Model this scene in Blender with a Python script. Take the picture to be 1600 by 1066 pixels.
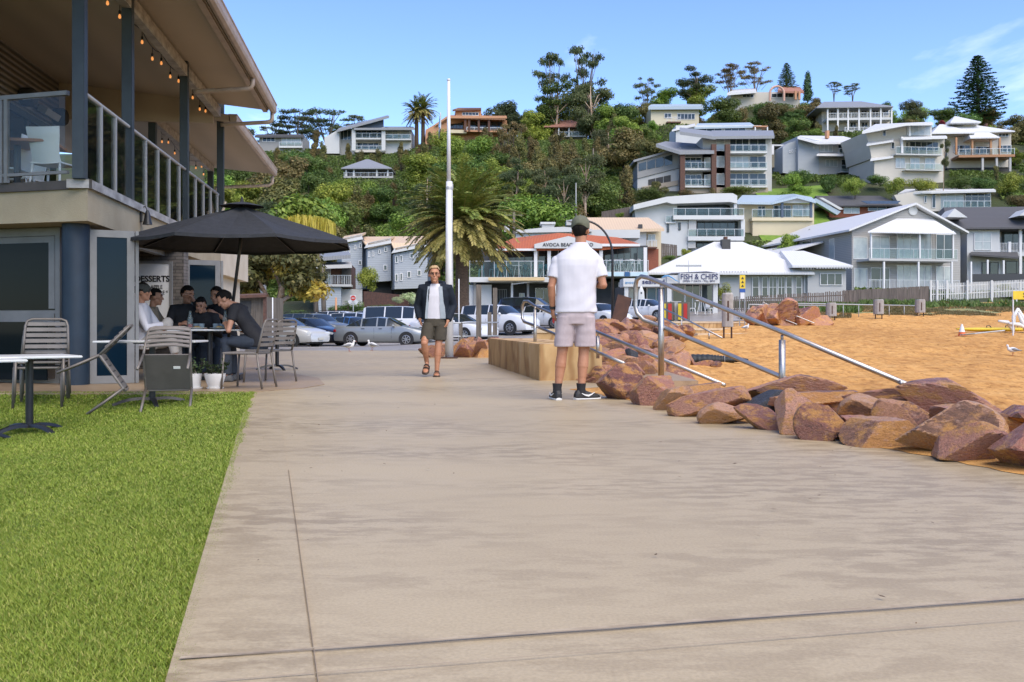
import bpy, bmesh, math, random
import numpy as np
from mathutils import Vector, Matrix, Euler
for o in list(bpy.data.objects): bpy.data.objects.remove(o)
SC = bpy.context.scene
COL = SC.collection
R = math.radians
FP, HY, CZ = 1500.0, 510.0, 0.78          # focal length in photo pixels, horizon row, camera height
# ---------------------------------------------------------------- camera
cd = bpy.data.cameras.new('camera'); cam = bpy.data.objects.new('camera', cd); COL.objects.link(cam)
cam.location = (0, 0, CZ); cam.rotation_euler = (R(90), 0, 0)
cd.sensor_width = 36; cd.lens = 36 * FP / 1600; cd.shift_y = -(533 - HY) / 1600
cd.clip_start = 0.05; cd.clip_end = 3000
SC.camera = cam
# ---------------------------------------------------------------- light
SUN_EL, SUN_AZ = 52, 150      # azimuth clockwise from +Y (view direction): behind the camera, to the right
SUN_E, SKY_E, EXPO = 2.3, 0.132, 1.05
w = bpy.data.worlds.new('World'); SC.world = w; w.use_nodes = True
nt = w.node_tree; nt.nodes.clear()
def wn(t, **k):
    n = nt.nodes.new(t)
    for a, b in k.items(): setattr(n, a, b)
    return n
sky = wn('ShaderNodeTexSky', sky_type='NISHITA', sun_disc=False)
sky.sun_elevation = R(SUN_EL); sky.sun_rotation = R(SUN_AZ); sky.altitude = 0
sky.air_density = 1.0; sky.dust_density = 0.35; sky.ozone_density = 4.0
tc = wn('ShaderNodeTexCoord'); sp = wn('ShaderNodeSeparateXYZ'); nt.links.new(tc.outputs['Generated'], sp.inputs[0])
# fair-weather clouds: noise on the plane the view ray meets overhead
mx = wn('ShaderNodeMath', operation='MAXIMUM'); nt.links.new(sp.outputs['Z'], mx.inputs[0]); mx.inputs[1].default_value = 0.03
dv = wn('ShaderNodeVectorMath', operation='DIVIDE'); cb = wn('ShaderNodeCombineXYZ')
for i in range(3): nt.links.new(mx.outputs[0], cb.inputs[i])
nt.links.new(tc.outputs['Generated'], dv.inputs[0]); nt.links.new(cb.outputs[0], dv.inputs[1])
mp = wn('ShaderNodeMapping'); mp.inputs['Scale'].default_value = (1.0, 0.45, 1.0); mp.inputs['Location'].default_value = (2.6, 1.35, 0)
nt.links.new(dv.outputs[0], mp.inputs[0])
nz = wn('ShaderNodeTexNoise'); nz.inputs['Scale'].default_value = 0.8; nz.inputs['Detail'].default_value = 7; nz.inputs['Roughness'].default_value = 0.58
nt.links.new(mp.outputs[0], nz.inputs['Vector'])
cr = wn('ShaderNodeValToRGB'); cr.color_ramp.elements[0].position = 0.58; cr.color_ramp.elements[1].position = 0.82
cr.color_ramp.elements[0].color = (0, 0, 0, 1); cr.color_ramp.elements[1].color = (0.62, 0.62, 0.62, 1)
nt.links.new(nz.outputs['Fac'], cr.inputs[0])
hs = wn('ShaderNodeHueSaturation'); hs.inputs['Saturation'].default_value = 1.06; hs.inputs['Value'].default_value = 0.86; hs.inputs['Hue'].default_value = 0.512
gm = wn('ShaderNodeGamma'); gm.inputs[1].default_value = 1.12
nt.links.new(sky.outputs[0], gm.inputs[0]); nt.links.new(gm.outputs[0], hs.inputs['Color'])
mixc = wn('ShaderNodeMixRGB'); mixc.inputs[2].default_value = (7.0, 7.3, 7.8, 1)
nt.links.new(cr.outputs[0], mixc.inputs[0]); nt.links.new(hs.outputs[0], mixc.inputs[1])
bg = wn('ShaderNodeBackground'); bg.inputs['Strength'].default_value = SKY_E
nt.links.new(mixc.outputs[0], bg.inputs['Color'])
wo = wn('ShaderNodeOutputWorld'); nt.links.new(bg.outputs[0], wo.inputs[0])
sd = bpy.data.lights.new('sun', 'SUN'); sd.energy = SUN_E; sd.angle = R(65); sd.color = (1.0, 0.88, 0.70)
so = bpy.data.objects.new('sun', sd); COL.objects.link(so)
_a, _e = R(SUN_AZ), R(SUN_EL)
so.rotation_euler = Vector((math.sin(_a) * math.cos(_e), math.cos(_a) * math.cos(_e), math.sin(_e))).to_track_quat('Z', 'Y').to_euler()
so.location = (20, -20, 40)
vs = SC.view_settings
SC.display_settings.display_device = 'sRGB'; vs.view_transform = 'Standard'; vs.look = 'None'; vs.gamma = 1; vs.exposure = EXPO; vs.use_curve_mapping = False
SC.render.engine = 'CYCLES'
SC.cycles.use_denoising = True
SC.cycles.max_bounces = 6; SC.cycles.diffuse_bounces = 4; SC.cycles.glossy_bounces = 3; SC.cycles.transparent_max_bounces = 10; SC.cycles.transmission_bounces = 4
SC.cycles.caustics_reflective = False; SC.cycles.caustics_refractive = False
# ---------------------------------------------------------------- pixel -> world
def P(px, py, d): return Vector(((px - 800) / FP * d, d, CZ + (HY - py) / FP * d))
def X(px, d): return (px - 800) / FP * d
def Z(py, d): return CZ + (HY - py) / FP * d
# ---------------------------------------------------------------- materials
def srgb(h):
    h = h.lstrip('#'); c = [int(h[i:i + 2], 16) / 255 for i in (0, 2, 4)]
    return tuple(x / 12.92 if x <= 0.04045 else ((x + 0.055) / 1.055) ** 2.4 for x in c)
MATS = {}
def mat(name, c, c2=None, scale=6, rough=0.6, metal=0, bump=0, bscale=None, spec=0.5, stretch=(1, 1, 1), detail=5, pos=(0.35, 0.65), coat=0, emit=None, coords='Object'):
    """principled surface whose colour wanders between c and c2 on a noise in object space"""
    if name in MATS: return MATS[name]
    m = bpy.data.materials.new(name); MATS[name] = m; m.use_nodes = True
    t = m.node_tree; b = t.nodes['Principled BSDF']
    b.inputs['Base Color'].default_value = (*c, 1); b.inputs['Roughness'].default_value = rough; b.inputs['Metallic'].default_value = metal
    b.inputs['Specular IOR Level'].default_value = spec
    if coat: b.inputs['Coat Weight'].default_value = coat; b.inputs['Coat Roughness'].default_value = 0.05
    if emit: b.inputs['Emission Color'].default_value = (*emit[0], 1); b.inputs['Emission Strength'].default_value = emit[1]
    if c2 is not None or bump:
        tcn = t.nodes.new('ShaderNodeTexCoord'); mpn = t.nodes.new('ShaderNodeMapping'); mpn.inputs['Scale'].default_value = stretch
        t.links.new(tcn.outputs[coords], mpn.inputs[0])
    if c2 is not None:
        n = t.nodes.new('ShaderNodeTexNoise'); n.inputs['Scale'].default_value = scale; n.inputs['Detail'].default_value = detail; n.inputs['Roughness'].default_value = 0.6
        t.links.new(mpn.outputs[0], n.inputs['Vector'])
        r = t.nodes.new('ShaderNodeValToRGB'); r.color_ramp.elements[0].position, r.color_ramp.elements[1].position = pos
        r.color_ramp.elements[0].color = (*c, 1); r.color_ramp.elements[1].color = (*c2, 1)
        t.links.new(n.outputs['Fac'], r.inputs[0]); t.links.new(r.outputs[0], b.inputs['Base Color'])
    if bump:
        n2 = t.nodes.new('ShaderNodeTexNoise'); n2.inputs['Scale'].default_value = bscale or scale * 4; n2.inputs['Detail'].default_value = 4
        t.links.new(mpn.outputs[0], n2.inputs['Vector'])
        bn = t.nodes.new('ShaderNodeBump'); bn.inputs['Strength'].default_value = min(1, bump); bn.inputs['Distance'].default_value = 0.02
        t.links.new(n2.outputs['Fac'], bn.inputs['Height']); t.links.new(bn.outputs[0], b.inputs['Normal'])
    return m
def wave_mat(name, c, c2, axis='Z', freq=10, rough=0.6, dist=0.3, bump=0.6, profile='SIN', wander=0.12):
    """boards, corrugation or tiles: bands along one local axis"""
    if name in MATS: return MATS[name]
    m = mat(name, c, None, rough=rough); t = m.node_tree; b = t.nodes['Principled BSDF']
    tcn = t.nodes.new('ShaderNodeTexCoord')
    wv = t.nodes.new('ShaderNodeTexWave'); wv.wave_type = 'BANDS'; wv.bands_direction = axis; wv.wave_profile = profile
    wv.inputs['Scale'].default_value = freq; wv.inputs['Distortion'].default_value = dist; wv.inputs['Detail'].default_value = 1
    t.links.new(tcn.outputs['Object'], wv.inputs['Vector'])
    n = t.nodes.new('ShaderNodeTexNoise'); n.inputs['Scale'].default_value = 1.7; n.inputs['Detail'].default_value = 6; t.links.new(tcn.outputs['Object'], n.inputs['Vector'])
    ad = t.nodes.new('ShaderNodeMath'); ad.operation = 'MULTIPLY_ADD'; t.links.new(n.outputs['Fac'], ad.inputs[0]); ad.inputs[1].default_value = wander * 4; t.links.new(wv.outputs['Fac'], ad.inputs[2])
    mr = t.nodes.new('ShaderNodeMapRange'); mr.inputs[1].default_value = wander; mr.inputs[2].default_value = 1 + wander * 3; t.links.new(ad.outputs[0], mr.inputs[0])
    r = t.nodes.new('ShaderNodeMixRGB'); r.inputs[1].default_value = (*c2, 1); r.inputs[2].default_value = (*c, 1)
    t.links.new(mr.outputs[0], r.inputs[0]); t.links.new(r.outputs[0], b.inputs['Base Color'])
    bn = t.nodes.new('ShaderNodeBump'); bn.inputs['Strength'].default_value = bump; bn.inputs['Distance'].default_value = 0.02
    t.links.new(wv.outputs['Fac'], bn.inputs['Height']); t.links.new(bn.outputs[0], b.inputs['Normal'])
    return m
def glass_mat(name, tint=(0.75, 0.85, 0.85), clear=0.75, rough=0.02):
    if name in MATS: return MATS[name]
    m = bpy.data.materials.new(name); MATS[name] = m; m.use_nodes = True; t = m.node_tree; t.nodes.clear()
    tr = t.nodes.new('ShaderNodeBsdfTransparent'); tr.inputs[0].default_value = (*tint, 1)
    gl = t.nodes.new('ShaderNodeBsdfGlossy'); gl.inputs['Roughness'].default_value = rough
    df = t.nodes.new('ShaderNodeBsdfDiffuse'); df.inputs[0].default_value = (0.35, 0.42, 0.42, 1)
    fr = t.nodes.new('ShaderNodeFresnel'); fr.inputs[0].default_value = 1.22
    m1 = t.nodes.new('ShaderNodeMixShader'); m1.inputs[0].default_value = 1 - clear; t.links.new(tr.outputs[0], m1.inputs[1]); t.links.new(df.outputs[0], m1.inputs[2])
    m2 = t.nodes.new('ShaderNodeMixShader'); t.links.new(fr.outputs[0], m2.inputs[0]); t.links.new(m1.outputs[0], m2.inputs[1]); t.links.new(gl.outputs[0], m2.inputs[2])
    o = t.nodes.new('ShaderNodeOutputMaterial'); t.links.new(m2.outputs[0], o.inputs[0])
    return m
# ---------------------------------------------------------------- mesh builder
class MB:
    def __init__(s): s.v = []; s.f = []; s.m = []
    def add(s, vs, fs, mi=0):
        n = len(s.v); s.v += [tuple(map(float, p)) for p in vs]
        for f in fs: s.f.append([i + n for i in f]); s.m.append(mi)
        return s
    def box(s, x0, y0, z0, x1, y1, z1, mi=0):
        x0, x1 = min(x0, x1), max(x0, x1); y0, y1 = min(y0, y1), max(y0, y1); z0, z1 = min(z0, z1), max(z0, z1)
        return s.add([(x0, y0, z0), (x1, y0, z0), (x1, y1, z0), (x0, y1, z0), (x0, y0, z1), (x1, y0, z1), (x1, y1, z1), (x0, y1, z1)],
                     [(0, 3, 2, 1), (4, 5, 6, 7), (0, 1, 5, 4), (1, 2, 6, 5), (2, 3, 7, 6), (3, 0, 4, 7)], mi)
    def obox(s, c, size, M, mi=0):
        """box of a size about c, turned by the 3x3 or euler M"""
        if isinstance(M, (tuple, list)): M = Euler(M).to_matrix()
        a, b, d = (k / 2 for k in size); c = Vector(c)
        vs = [c + M @ Vector(p) for p in ((-a, -b, -d), (a, -b, -d), (a, b, -d), (-a, b, -d), (-a, -b, d), (a, -b, d), (a, b, d), (-a, b, d))]
        return s.add(vs, [(0, 3, 2, 1), (4, 5, 6, 7), (0, 1, 5, 4), (1, 2, 6, 5), (2, 3, 7, 6), (3, 0, 4, 7)], mi)
    def bar(s, p, q, w, h=None, mi=0):
        """rectangular bar from p to q"""
        p, q = Vector(p), Vector(q); d = q - p
        M = d.to_track_quat('X', 'Z').to_matrix()
        return s.obox((p + q) / 2, (d.length, w, h or w), M, mi)
    def loft(s, rings, cap0=True, cap1=True, mi=0, closed=True):
        n = len(rings[0]); b = len(s.v); s.v += [tuple(map(float, p)) for r in rings for p in r]
        for i in range(len(rings) - 1):
            for j in range(n if closed else n - 1):
                k = (j + 1) % n
                s.f.append([b + i * n + j, b + i * n + k, b + (i + 1) * n + k, b + (i + 1) * n + j]); s.m.append(mi)
        if cap0: s.f.append([b + j for j in range(n)][::-1]); s.m.append(mi)
        if cap1: s.f.append([b + (len(rings) - 1) * n + j for j in range(n)]); s.m.append(mi)
        return s
    def tube(s, pts, r, n=8, mi=0, caps=True):
        pts = [Vector(p) for p in pts]; rs = r if isinstance(r, (list, tuple)) else [r] * len(pts)
        rings = []; up = None
        for i, p in enumerate(pts):
            t = (pts[min(i + 1, len(pts) - 1)] - pts[max(i - 1, 0)])
            if t.length < 1e-9: t = Vector((0, 0, 1))
            t.normalize()
            if up is None:
                up = Vector((0, 0, 1)) if abs(t.z) < 0.9 else Vector((1, 0, 0))
            a = t.cross(up)
            if a.length < 1e-6: a = t.orthogonal()
            a.normalize(); bb = a.cross(t).normalized(); up = bb
            rings.append([p + (a * math.cos(2 * math.pi * k / n) + bb * math.sin(2 * math.pi * k / n)) * rs[i] for k in range(n)])
        return s.loft([x[::-1] for x in rings], caps, caps, mi)
    def cyl(s, p, q, r, r2=None, n=12, mi=0): return s.tube([p, q], [r, r if r2 is None else r2], n, mi)
    def lathe(s, prof, c=(0, 0, 0), n=16, mi=0, sx=1, sy=1):
        rings = [[(c[0] + r * sx * math.cos(2 * math.pi * k / n), c[1] + r * sy * math.sin(2 * math.pi * k / n), c[2] + z) for k in range(n)] for r, z in prof]
        return s.loft(rings, True, True, mi)
    def ball(s, c, r, n=10, m=7, mi=0, M=None):
        rx, ry, rz = r if isinstance(r, (tuple, list)) else (r, r, r)
        rings = []
        for i in range(m + 1):
            a = math.pi * (i + 0.04) / (m + 0.08) - math.pi / 2
            ring = []
            for k in range(n):
                p = Vector((rx * math.cos(a) * math.cos(2 * math.pi * k / n), ry * math.cos(a) * math.sin(2 * math.pi * k / n), rz * math.sin(a)))
                if M is not None: p = M @ p
                ring.append(p + Vector(c))
            rings.append(ring)
        return s.loft(rings, True, True, mi)
    def caps(s, p, q, r0, r1, n=10):
        """closed tapered limb with round ends"""
        p, q = Vector(p), Vector(q); d = q - p; L = d.length
        if L < 1e-6: return s.ball(p, r0, n)
        t = d / L; pts = []; rs = []
        for a in (-80, -50, -20): pts.append(p + t * r0 * math.sin(R(a))); rs.append(r0 * math.cos(R(a)))
        for a in (20, 50, 80): pts.append(q + t * r1 * math.sin(R(a))); rs.append(r1 * math.cos(R(a)))
        return s.tube(pts, rs, n)
    def prism(s, poly, y0, y1, mi=0, axis='y'):
        """polygon in (x,z) pushed from y0 to y1 (axis y), or in (x,y) pushed in z"""
        if axis == 'y': a = [(x, y0, z) for x, z in poly]; b = [(x, y1, z) for x, z in poly]
        elif axis == 'x': a = [(y0, x, z) for x, z in poly]; b = [(y1, x, z) for x, z in poly]
        else: a = [(x, y, y0) for x, y in poly]; b = [(x, y, y1) for x, y in poly]
        return s.loft([a, b])
    def slab(s, poly, t, mi=0):
        """3-D polygon thickened downward by t"""
        a = [Vector(p) for p in poly]; b = [p - Vector((0, 0, t)) for p in a]
        return s.loft([b, a], mi=mi)
    def moved(s, M):
        s.v = [tuple(M @ Vector(p)) for p in s.v]; return s
    def build(s, name, mats, parent=None, smooth=False, loc=None, fix=True, bevel=0, auto=None):
        used = sorted({i for f in s.f for i in f}); mp_ = {a: b for b, a in enumerate(used)}
        me = bpy.data.meshes.new(name); me.from_pydata([s.v[i] for i in used], [], [[mp_[i] for i in f] for f in s.f])
        if not isinstance(mats, (list, tuple)): mats = [mats]
        for m in mats: me.materials.append(m)
        if len(mats) > 1: me.polygons.foreach_set('material_index', s.m)
        if fix:
            bm = bmesh.new(); bm.from_mesh(me); bmesh.ops.recalc_face_normals(bm, faces=bm.faces)
            if bevel:
                eds = [e for e in bm.edges if len(e.link_faces) == 2 and e.calc_face_angle(0) > 0.6]
                bmesh.ops.bevel(bm, geom=eds, offset=bevel, segments=2, affect='EDGES', clamp_overlap=True)
            bm.to_mesh(me); bm.free()
        if smooth:
            me.polygons.foreach_set('use_smooth', [True] * len(me.polygons))
            if auto: 
                try: me.set_sharp_from_angle(angle=R(auto))
                except Exception: pass
        me.update()
        o = bpy.data.objects.new(name, me); COL.objects.link(o)
        if parent is not None: o.parent = parent
        if loc is not None: o.location = loc
        return o
def tag(o, label=None, cat=None, group=None, kind=None):
    if label: o['label'] = label
    if cat: o['category'] = cat
    if group: o['group'] = group
    if kind: o['kind'] = kind
    return o
def thing(name, label, cat, loc=(0, 0, 0), rz=0, group=None):
    o = bpy.data.objects.new(name, None); COL.objects.link(o); o.location = loc; o.rotation_euler = (0, 0, rz); o.empty_display_size = 0.2
    return tag(o, label, cat, group)
def struct(o): o['kind'] = 'structure'; return o
KIDS = {}
def dup(root, loc=None, rz=None, label=None, group=None, scale=None):
    """a copy of a thing with copies of its parts and sub-parts"""
    def cp(o, par):
        c = o.copy(); COL.objects.link(c)
        if par is not None: c.parent = par
        for ch in o.children: cp(ch, c)
        return c
    r = cp(root, None)
    if loc is not None: r.location = loc
    if rz is not None: r.rotation_euler = (root.rotation_euler[0], root.rotation_euler[1], rz)
    if label: r['label'] = label
    if group: r['group'] = group
    if scale: r.scale = scale if isinstance(scale, (tuple, list)) else (scale,) * 3
    return r
def remesh(mb, name, m, parent=None, voxel=0.008, smooth=2, post=None):
    """weld overlapping closed pieces into one continuous skin"""
    o = mb.build(name, m, None)
    md = o.modifiers.new('r', 'REMESH'); md.mode = 'VOXEL'; md.voxel_size = voxel; md.use_smooth_shade = True
    if smooth:
        sm = o.modifiers.new('s', 'SMOOTH'); sm.factor = 0.5; sm.iterations = smooth
    dg = bpy.context.evaluated_depsgraph_get(); dg.update()
    me = bpy.data.meshes.new_from_object(o.evaluated_get(dg)); old = o.data
    o.modifiers.clear(); o.data = me; bpy.data.meshes.remove(old); me.name = name
    me.materials.clear(); me.materials.append(m)
    if post:
        n = len(me.vertices); co = np.empty(n * 3, np.float32); me.vertices.foreach_get('co', co)
        no = np.empty(n * 3, np.float32); me.vertices.foreach_get('normal', no)
        co = post(co.reshape(-1, 3), no.reshape(-1, 3)); me.vertices.foreach_set('co', co.astype(np.float32).ravel())
    me.polygons.foreach_set('use_smooth', [True] * len(me.polygons)); me.update()
    if parent is not None: o.parent = parent
    return o
def text(body, name, m, parent=None, size=0.3, ext=0.004, M=None, align='CENTER', bold=0.0, sx=1.0, loc=None, fit=None):
    cu = bpy.data.curves.new(name, 'FONT'); cu.body = body; cu.size = size; cu.extrude = ext; cu.align_x = align; cu.align_y = 'CENTER'; cu.offset = bold; cu.resolution_u = 3
    o = bpy.data.objects.new(name, cu); COL.objects.link(o)
    dg = bpy.context.evaluated_depsgraph_get(); dg.update()
    me = bpy.data.meshes.new_from_object(o.evaluated_get(dg)); bpy.data.objects.remove(o)
    wv = [v.co.x for v in me.vertices]
    if fit and wv: sx = fit / (max(wv) - min(wv))
    me.transform(Matrix.Diagonal((sx, 1, 1, 1)))
    if M is not None: me.transform(M)
    me.materials.clear(); me.materials.append(m)
    o = bpy.data.objects.new(name, me); COL.objects.link(o)
    if parent is not None: o.parent = parent
    if loc is not None: o.location = loc
    return o
UPR = Matrix.Rotation(R(90), 4, 'X')       # lettering stood upright, facing -y
def vnoise(p, seed=0, freq=1.0):
    """smooth pseudo-random field in [-1,1] for an (n,3) array"""
    rs = np.random.RandomState(seed); out = np.zeros(len(p))
    for i in range(7):
        k = rs.normal(size=3) * freq * (0.6 + 0.35 * i); out += np.sin(p @ k + rs.uniform(0, 6.28)) / (1 + 0.35 * i)
    return out / 3.2
def pydata_np(name, V, F, m, parent=None, smooth=False):
    """numpy quads or triangles to a linked object"""
    me = bpy.data.meshes.new(name); n = len(V); k = F.shape[1]; nf = len(F)
    me.vertices.add(n); me.vertices.foreach_set('co', V.astype(np.float32).ravel())
    me.loops.add(nf * k); me.loops.foreach_set('vertex_index', F.astype(np.int32).ravel())
    me.polygons.add(nf); me.polygons.foreach_set('loop_start', np.arange(0, nf * k, k, dtype=np.int32))
    try: me.polygons.foreach_set('loop_total', np.full(nf, k, np.int32))
    except Exception: pass
    if smooth: me.polygons.foreach_set('use_smooth', np.ones(nf, bool))
    for mm in (m if isinstance(m, (list, tuple)) else [m]): me.materials.append(mm)
    me.update(calc_edges=True); me.validate()
    o = bpy.data.objects.new(name, me); COL.objects.link(o)
    if parent is not None: o.parent = parent
    return o
# ================================================================ ground
def ss(a, b, x):
    t = np.clip((np.asarray(x, float) - a) / (b - a), 0, 1); return t * t * (3 - 2 * t)
_hill = [(100, 4), (111, 5.4), (125, 10), (150, 21.5), (170, 27), (190, 34), (215, 42), (240, 46), (285, 46), (340, 20), (500, 0), (900, 0)]
_Lp = np.array([(-60, 0), (30, 0), (50, -.25), (65, 0), (85, 1.0), (100, 4), (111, 5.4), (125, 9), (150, 16.5), (170, 21.5), (190, 28), (215, 36), (232, 42), (246, 45)] + _hill[-4:]).T
_Rp = np.array([(-60, 0), (30, 0), (53, .25), (65, 1.1), (75, 1.9), (88, 2.6)] + _hill).T
_Sp = np.array([(-60, -1.2), (4, -1.05), (12, -.9), (20, -.5), (28, -.28), (38, .33), (60, 1.22), (75, 2.35), (82, 2.9)] + _hill[1:]).T
_Sx = np.array([(-60, 3.3 + 18), (4, 3.4), (11.5, 1.55), (15, 1.5), (20, 2.3), (30, 3.4), (38, 5.2), (60, 13.5), (82, 22)]).T
# (column, base row, distance, radius) where a house sits on its own level
PADS = [(600, 496, 97, 14), (575, 243, 232, 14), (575, 280, 186, 10), (735, 222, 232, 16), (880, 232, 225, 10), (1050, 195, 215, 12),
        (1110, 302, 150, 17), (1090, 402, 124, 13), (1295, 274, 165, 12), (1405, 288, 153, 13), (1335, 206, 195, 14), (1525, 268, 165, 13),
        (1220, 372, 132, 10), (1340, 345, 140, 11), (1485, 335, 140, 11), (980, 452, 102, 9), (1390, 452, 108, 16), (1560, 462, 112, 14), (440, 238, 235, 12), (1200, 165, 235, 14), (500, 452, 92, 8)]
_PD = [((p - 800) / FP * d, d, CZ + (HY - r) / FP * d, rad) for p, r, d, rad in PADS]
def _T0(x, y):
    x = np.asarray(x, float); y = np.asarray(y, float)
    t = ss(-250, 40, x / np.maximum(y, 1) * FP)
    z = np.interp(y, *_Lp) * (1 - t) + np.interp(y, *_Rp) * t
    s = ss(0, 2.4, x - np.interp(y, *_Sx)) * (1 - ss(78, 96, y))
    z = z * (1 - s) + np.interp(y, *_Sp) * s
    far = np.maximum(np.abs(x) - 0.62 * np.maximum(y, 60), 0)
    return z * np.exp(-(far / 160) ** 2)
def T(x, y):
    x = np.asarray(x, float); y = np.asarray(y, float); z = _T0(x, y); sw = np.zeros_like(z); sz = np.zeros_like(z)
    for px, py, pz, rad in _PD:
        g = np.exp(-(((x - px) ** 2 + (y - py) ** 2) / rad ** 2) ** 1.5); sw += g; sz += g * (pz - float(_T0(px, py)))
    return z + sz / np.maximum(1, sw)
def Tz(x, y): return float(T(x, y))
def lattice(x, y, cell, seed):
    rs = np.random.RandomState(seed); g = rs.rand(64, 64); u = np.asarray(x) / cell; v = np.asarray(y) / cell
    i = np.floor(u).astype(int); j = np.floor(v).astype(int); fu = u - i; fv = v - j; fu = fu * fu * (3 - 2 * fu); fv = fv * fv * (3 - 2 * fv)
    a = lambda p, q: g[p % 64, q % 64]
    return (a(i, j) * (1 - fu) + a(i + 1, j) * fu) * (1 - fv) + (a(i, j + 1) * (1 - fu) + a(i + 1, j + 1) * fu) * fv
def grid_sheet(name, xs, ys, zf, m, keep=None):
    XX, YY = np.meshgrid(xs, ys); ZZ = zf(XX, YY); V = np.stack([XX.ravel(), YY.ravel(), ZZ.ravel()], 1)
    nx, ny = len(xs), len(ys); idx = np.arange(nx * ny).reshape(ny, nx)
    F = np.stack([idx[:-1, :-1].ravel(), idx[:-1, 1:].ravel(), idx[1:, 1:].ravel(), idx[1:, :-1].ravel()], 1)
    if keep is not None:
        kk = keep(V[F].mean(1)); F = F[kk]
    return pydata_np(name, V, F, m, smooth=True)
def nodemat(name):
    m = bpy.data.materials.new(name); MATS[name] = m; m.use_nodes = True
    return m, m.node_tree, m.node_tree.nodes['Principled BSDF']
def noise(t, vec, scale, detail=5, rough=0.6):
    n = t.nodes.new('ShaderNodeTexNoise'); n.inputs['Scale'].default_value = scale; n.inputs['Detail'].default_value = detail; n.inputs['Roughness'].default_value = rough
    t.links.new(vec, n.inputs['Vector']); return n.outputs['Fac']
def ramp(t, fac, stops):
    r = t.nodes.new('ShaderNodeValToRGB'); e = r.color_ramp.elements
    while len(e) < len(stops): e.new(0.5)
    for k, (p, c) in zip(e, stops): k.position = p; k.color = (*c, 1) if len(c) == 3 else c
    t.links.new(fac, r.inputs[0]); return r.outputs[0]
def mixrgb(t, f, a, b, mode='MIX'):
    n = t.nodes.new('ShaderNodeMixRGB'); n.blend_type = mode
    for s, k in ((f, 0), (a, 1), (b, 2)):
        if isinstance(s, (int, float)): n.inputs[k].default_value = s
        elif isinstance(s, tuple): n.inputs[k].default_value = (*s, 1)
        else: t.links.new(s, n.inputs[k])
    return n.outputs[0]
def objvec(t, scale=(1, 1, 1), rot=0):
    tcn = t.nodes.new('ShaderNodeTexCoord'); mpn = t.nodes.new('ShaderNodeMapping'); mpn.inputs['Scale'].default_value = scale; mpn.inputs['Rotation'].default_value = (0, 0, rot)
    t.links.new(tcn.outputs['Object'], mpn.inputs[0]); return mpn.outputs[0]
def bumpn(t, b, h, strength, dist):
    n = t.nodes.new('ShaderNodeBump'); n.inputs['Strength'].default_value = strength; n.inputs['Distance'].default_value = dist
    t.links.new(h, n.inputs['Height']); t.links.new(n.outputs[0], b.inputs['Normal'])
def concrete(name, dry, damp, big=0.4, wet=0.45):
    """damp in-situ concrete: trowelled streaks, drying patches that are glossier where wet"""
    m, t, b = nodemat(name); v = objvec(t, (0.55, 1.35, 1), R(-14)); v1 = objvec(t)
    f1 = noise(t, v, 0.55, 3); f2 = noise(t, v, 7.5, 4, 0.65); f3 = noise(t, v1, 90, 3, 0.7); f4 = noise(t, v1, 0.22, 2)
    patch = ramp(t, f2, [(0.45, (0, 0, 0)), (0.56, (1, 1, 1))])
    zone = ramp(t, f1, [(0.38, (0, 0, 0)), (0.58, (1, 1, 1))])
    speck = mixrgb(t, 1.0, patch, zone, 'MULTIPLY')
    wash = ramp(t, f4, [(0.35, (0, 0, 0)), (0.65, (1, 1, 1))])
    mid = tuple((a * 0.6 + c * 0.4) for a, c in zip(dry, damp))
    c = mixrgb(t, wash, dry, mid); c = mixrgb(t, speck, c, damp)
    grit = ramp(t, f3, [(0.3, (0.86, 0.86, 0.86)), (0.7, (1.1, 1.1, 1.1))]); c = mixrgb(t, 1.0, c, grit, 'MULTIPLY')
    stain = ramp(t, noise(t, v1, 2.3, 6, 0.75), [(0.66, (0, 0, 0)), (0.78, (0.6, 0.6, 0.6))]); c = mixrgb(t, stain, c, tuple(0.62 * k for k in damp))
    t.links.new(c, b.inputs['Base Color'])
    rr = t.nodes.new('ShaderNodeMapRange'); rr.inputs[3].default_value = 0.55; rr.inputs[4].default_value = 0.55 - wet * 0.6; t.links.new(f1, rr.inputs[0]); t.links.new(rr.outputs[0], b.inputs['Roughness'])
    b.inputs['Specular IOR Level'].default_value = 0.14
    bumpn(t, b, f3, 0.25, 0.004)
    return m
M_conc = concrete('damp_concrete', (.435, .352, .222), (.305, .238, .145))
M_conc_edge = concrete('edge_concrete', (.42, .34, .215), (.295, .23, .14))
M_park = concrete('car_park_concrete', (.34, .315, .285), (.20, .18, .16), wet=0.6)
M_patio = concrete('patio_concrete', (.36, .265, .165), (.25, .18, .115), wet=0.4)
M_joint = mat('joint_line', (.35, .275, .19), (.27, .205, .14), 8, .9)
M_jlight = mat('joint_mortar', (.42, .345, .235), (.30, .235, .155), 14, .85, pos=(.4, .6))
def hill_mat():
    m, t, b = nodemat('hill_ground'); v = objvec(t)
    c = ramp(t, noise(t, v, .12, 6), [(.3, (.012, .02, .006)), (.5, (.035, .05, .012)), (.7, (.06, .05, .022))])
    t.links.new(c, b.inputs['Base Color']); b.inputs['Roughness'].default_value = .95; bumpn(t, b, noise(t, v, 2.0, 5), .8, .3); return m
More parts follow.
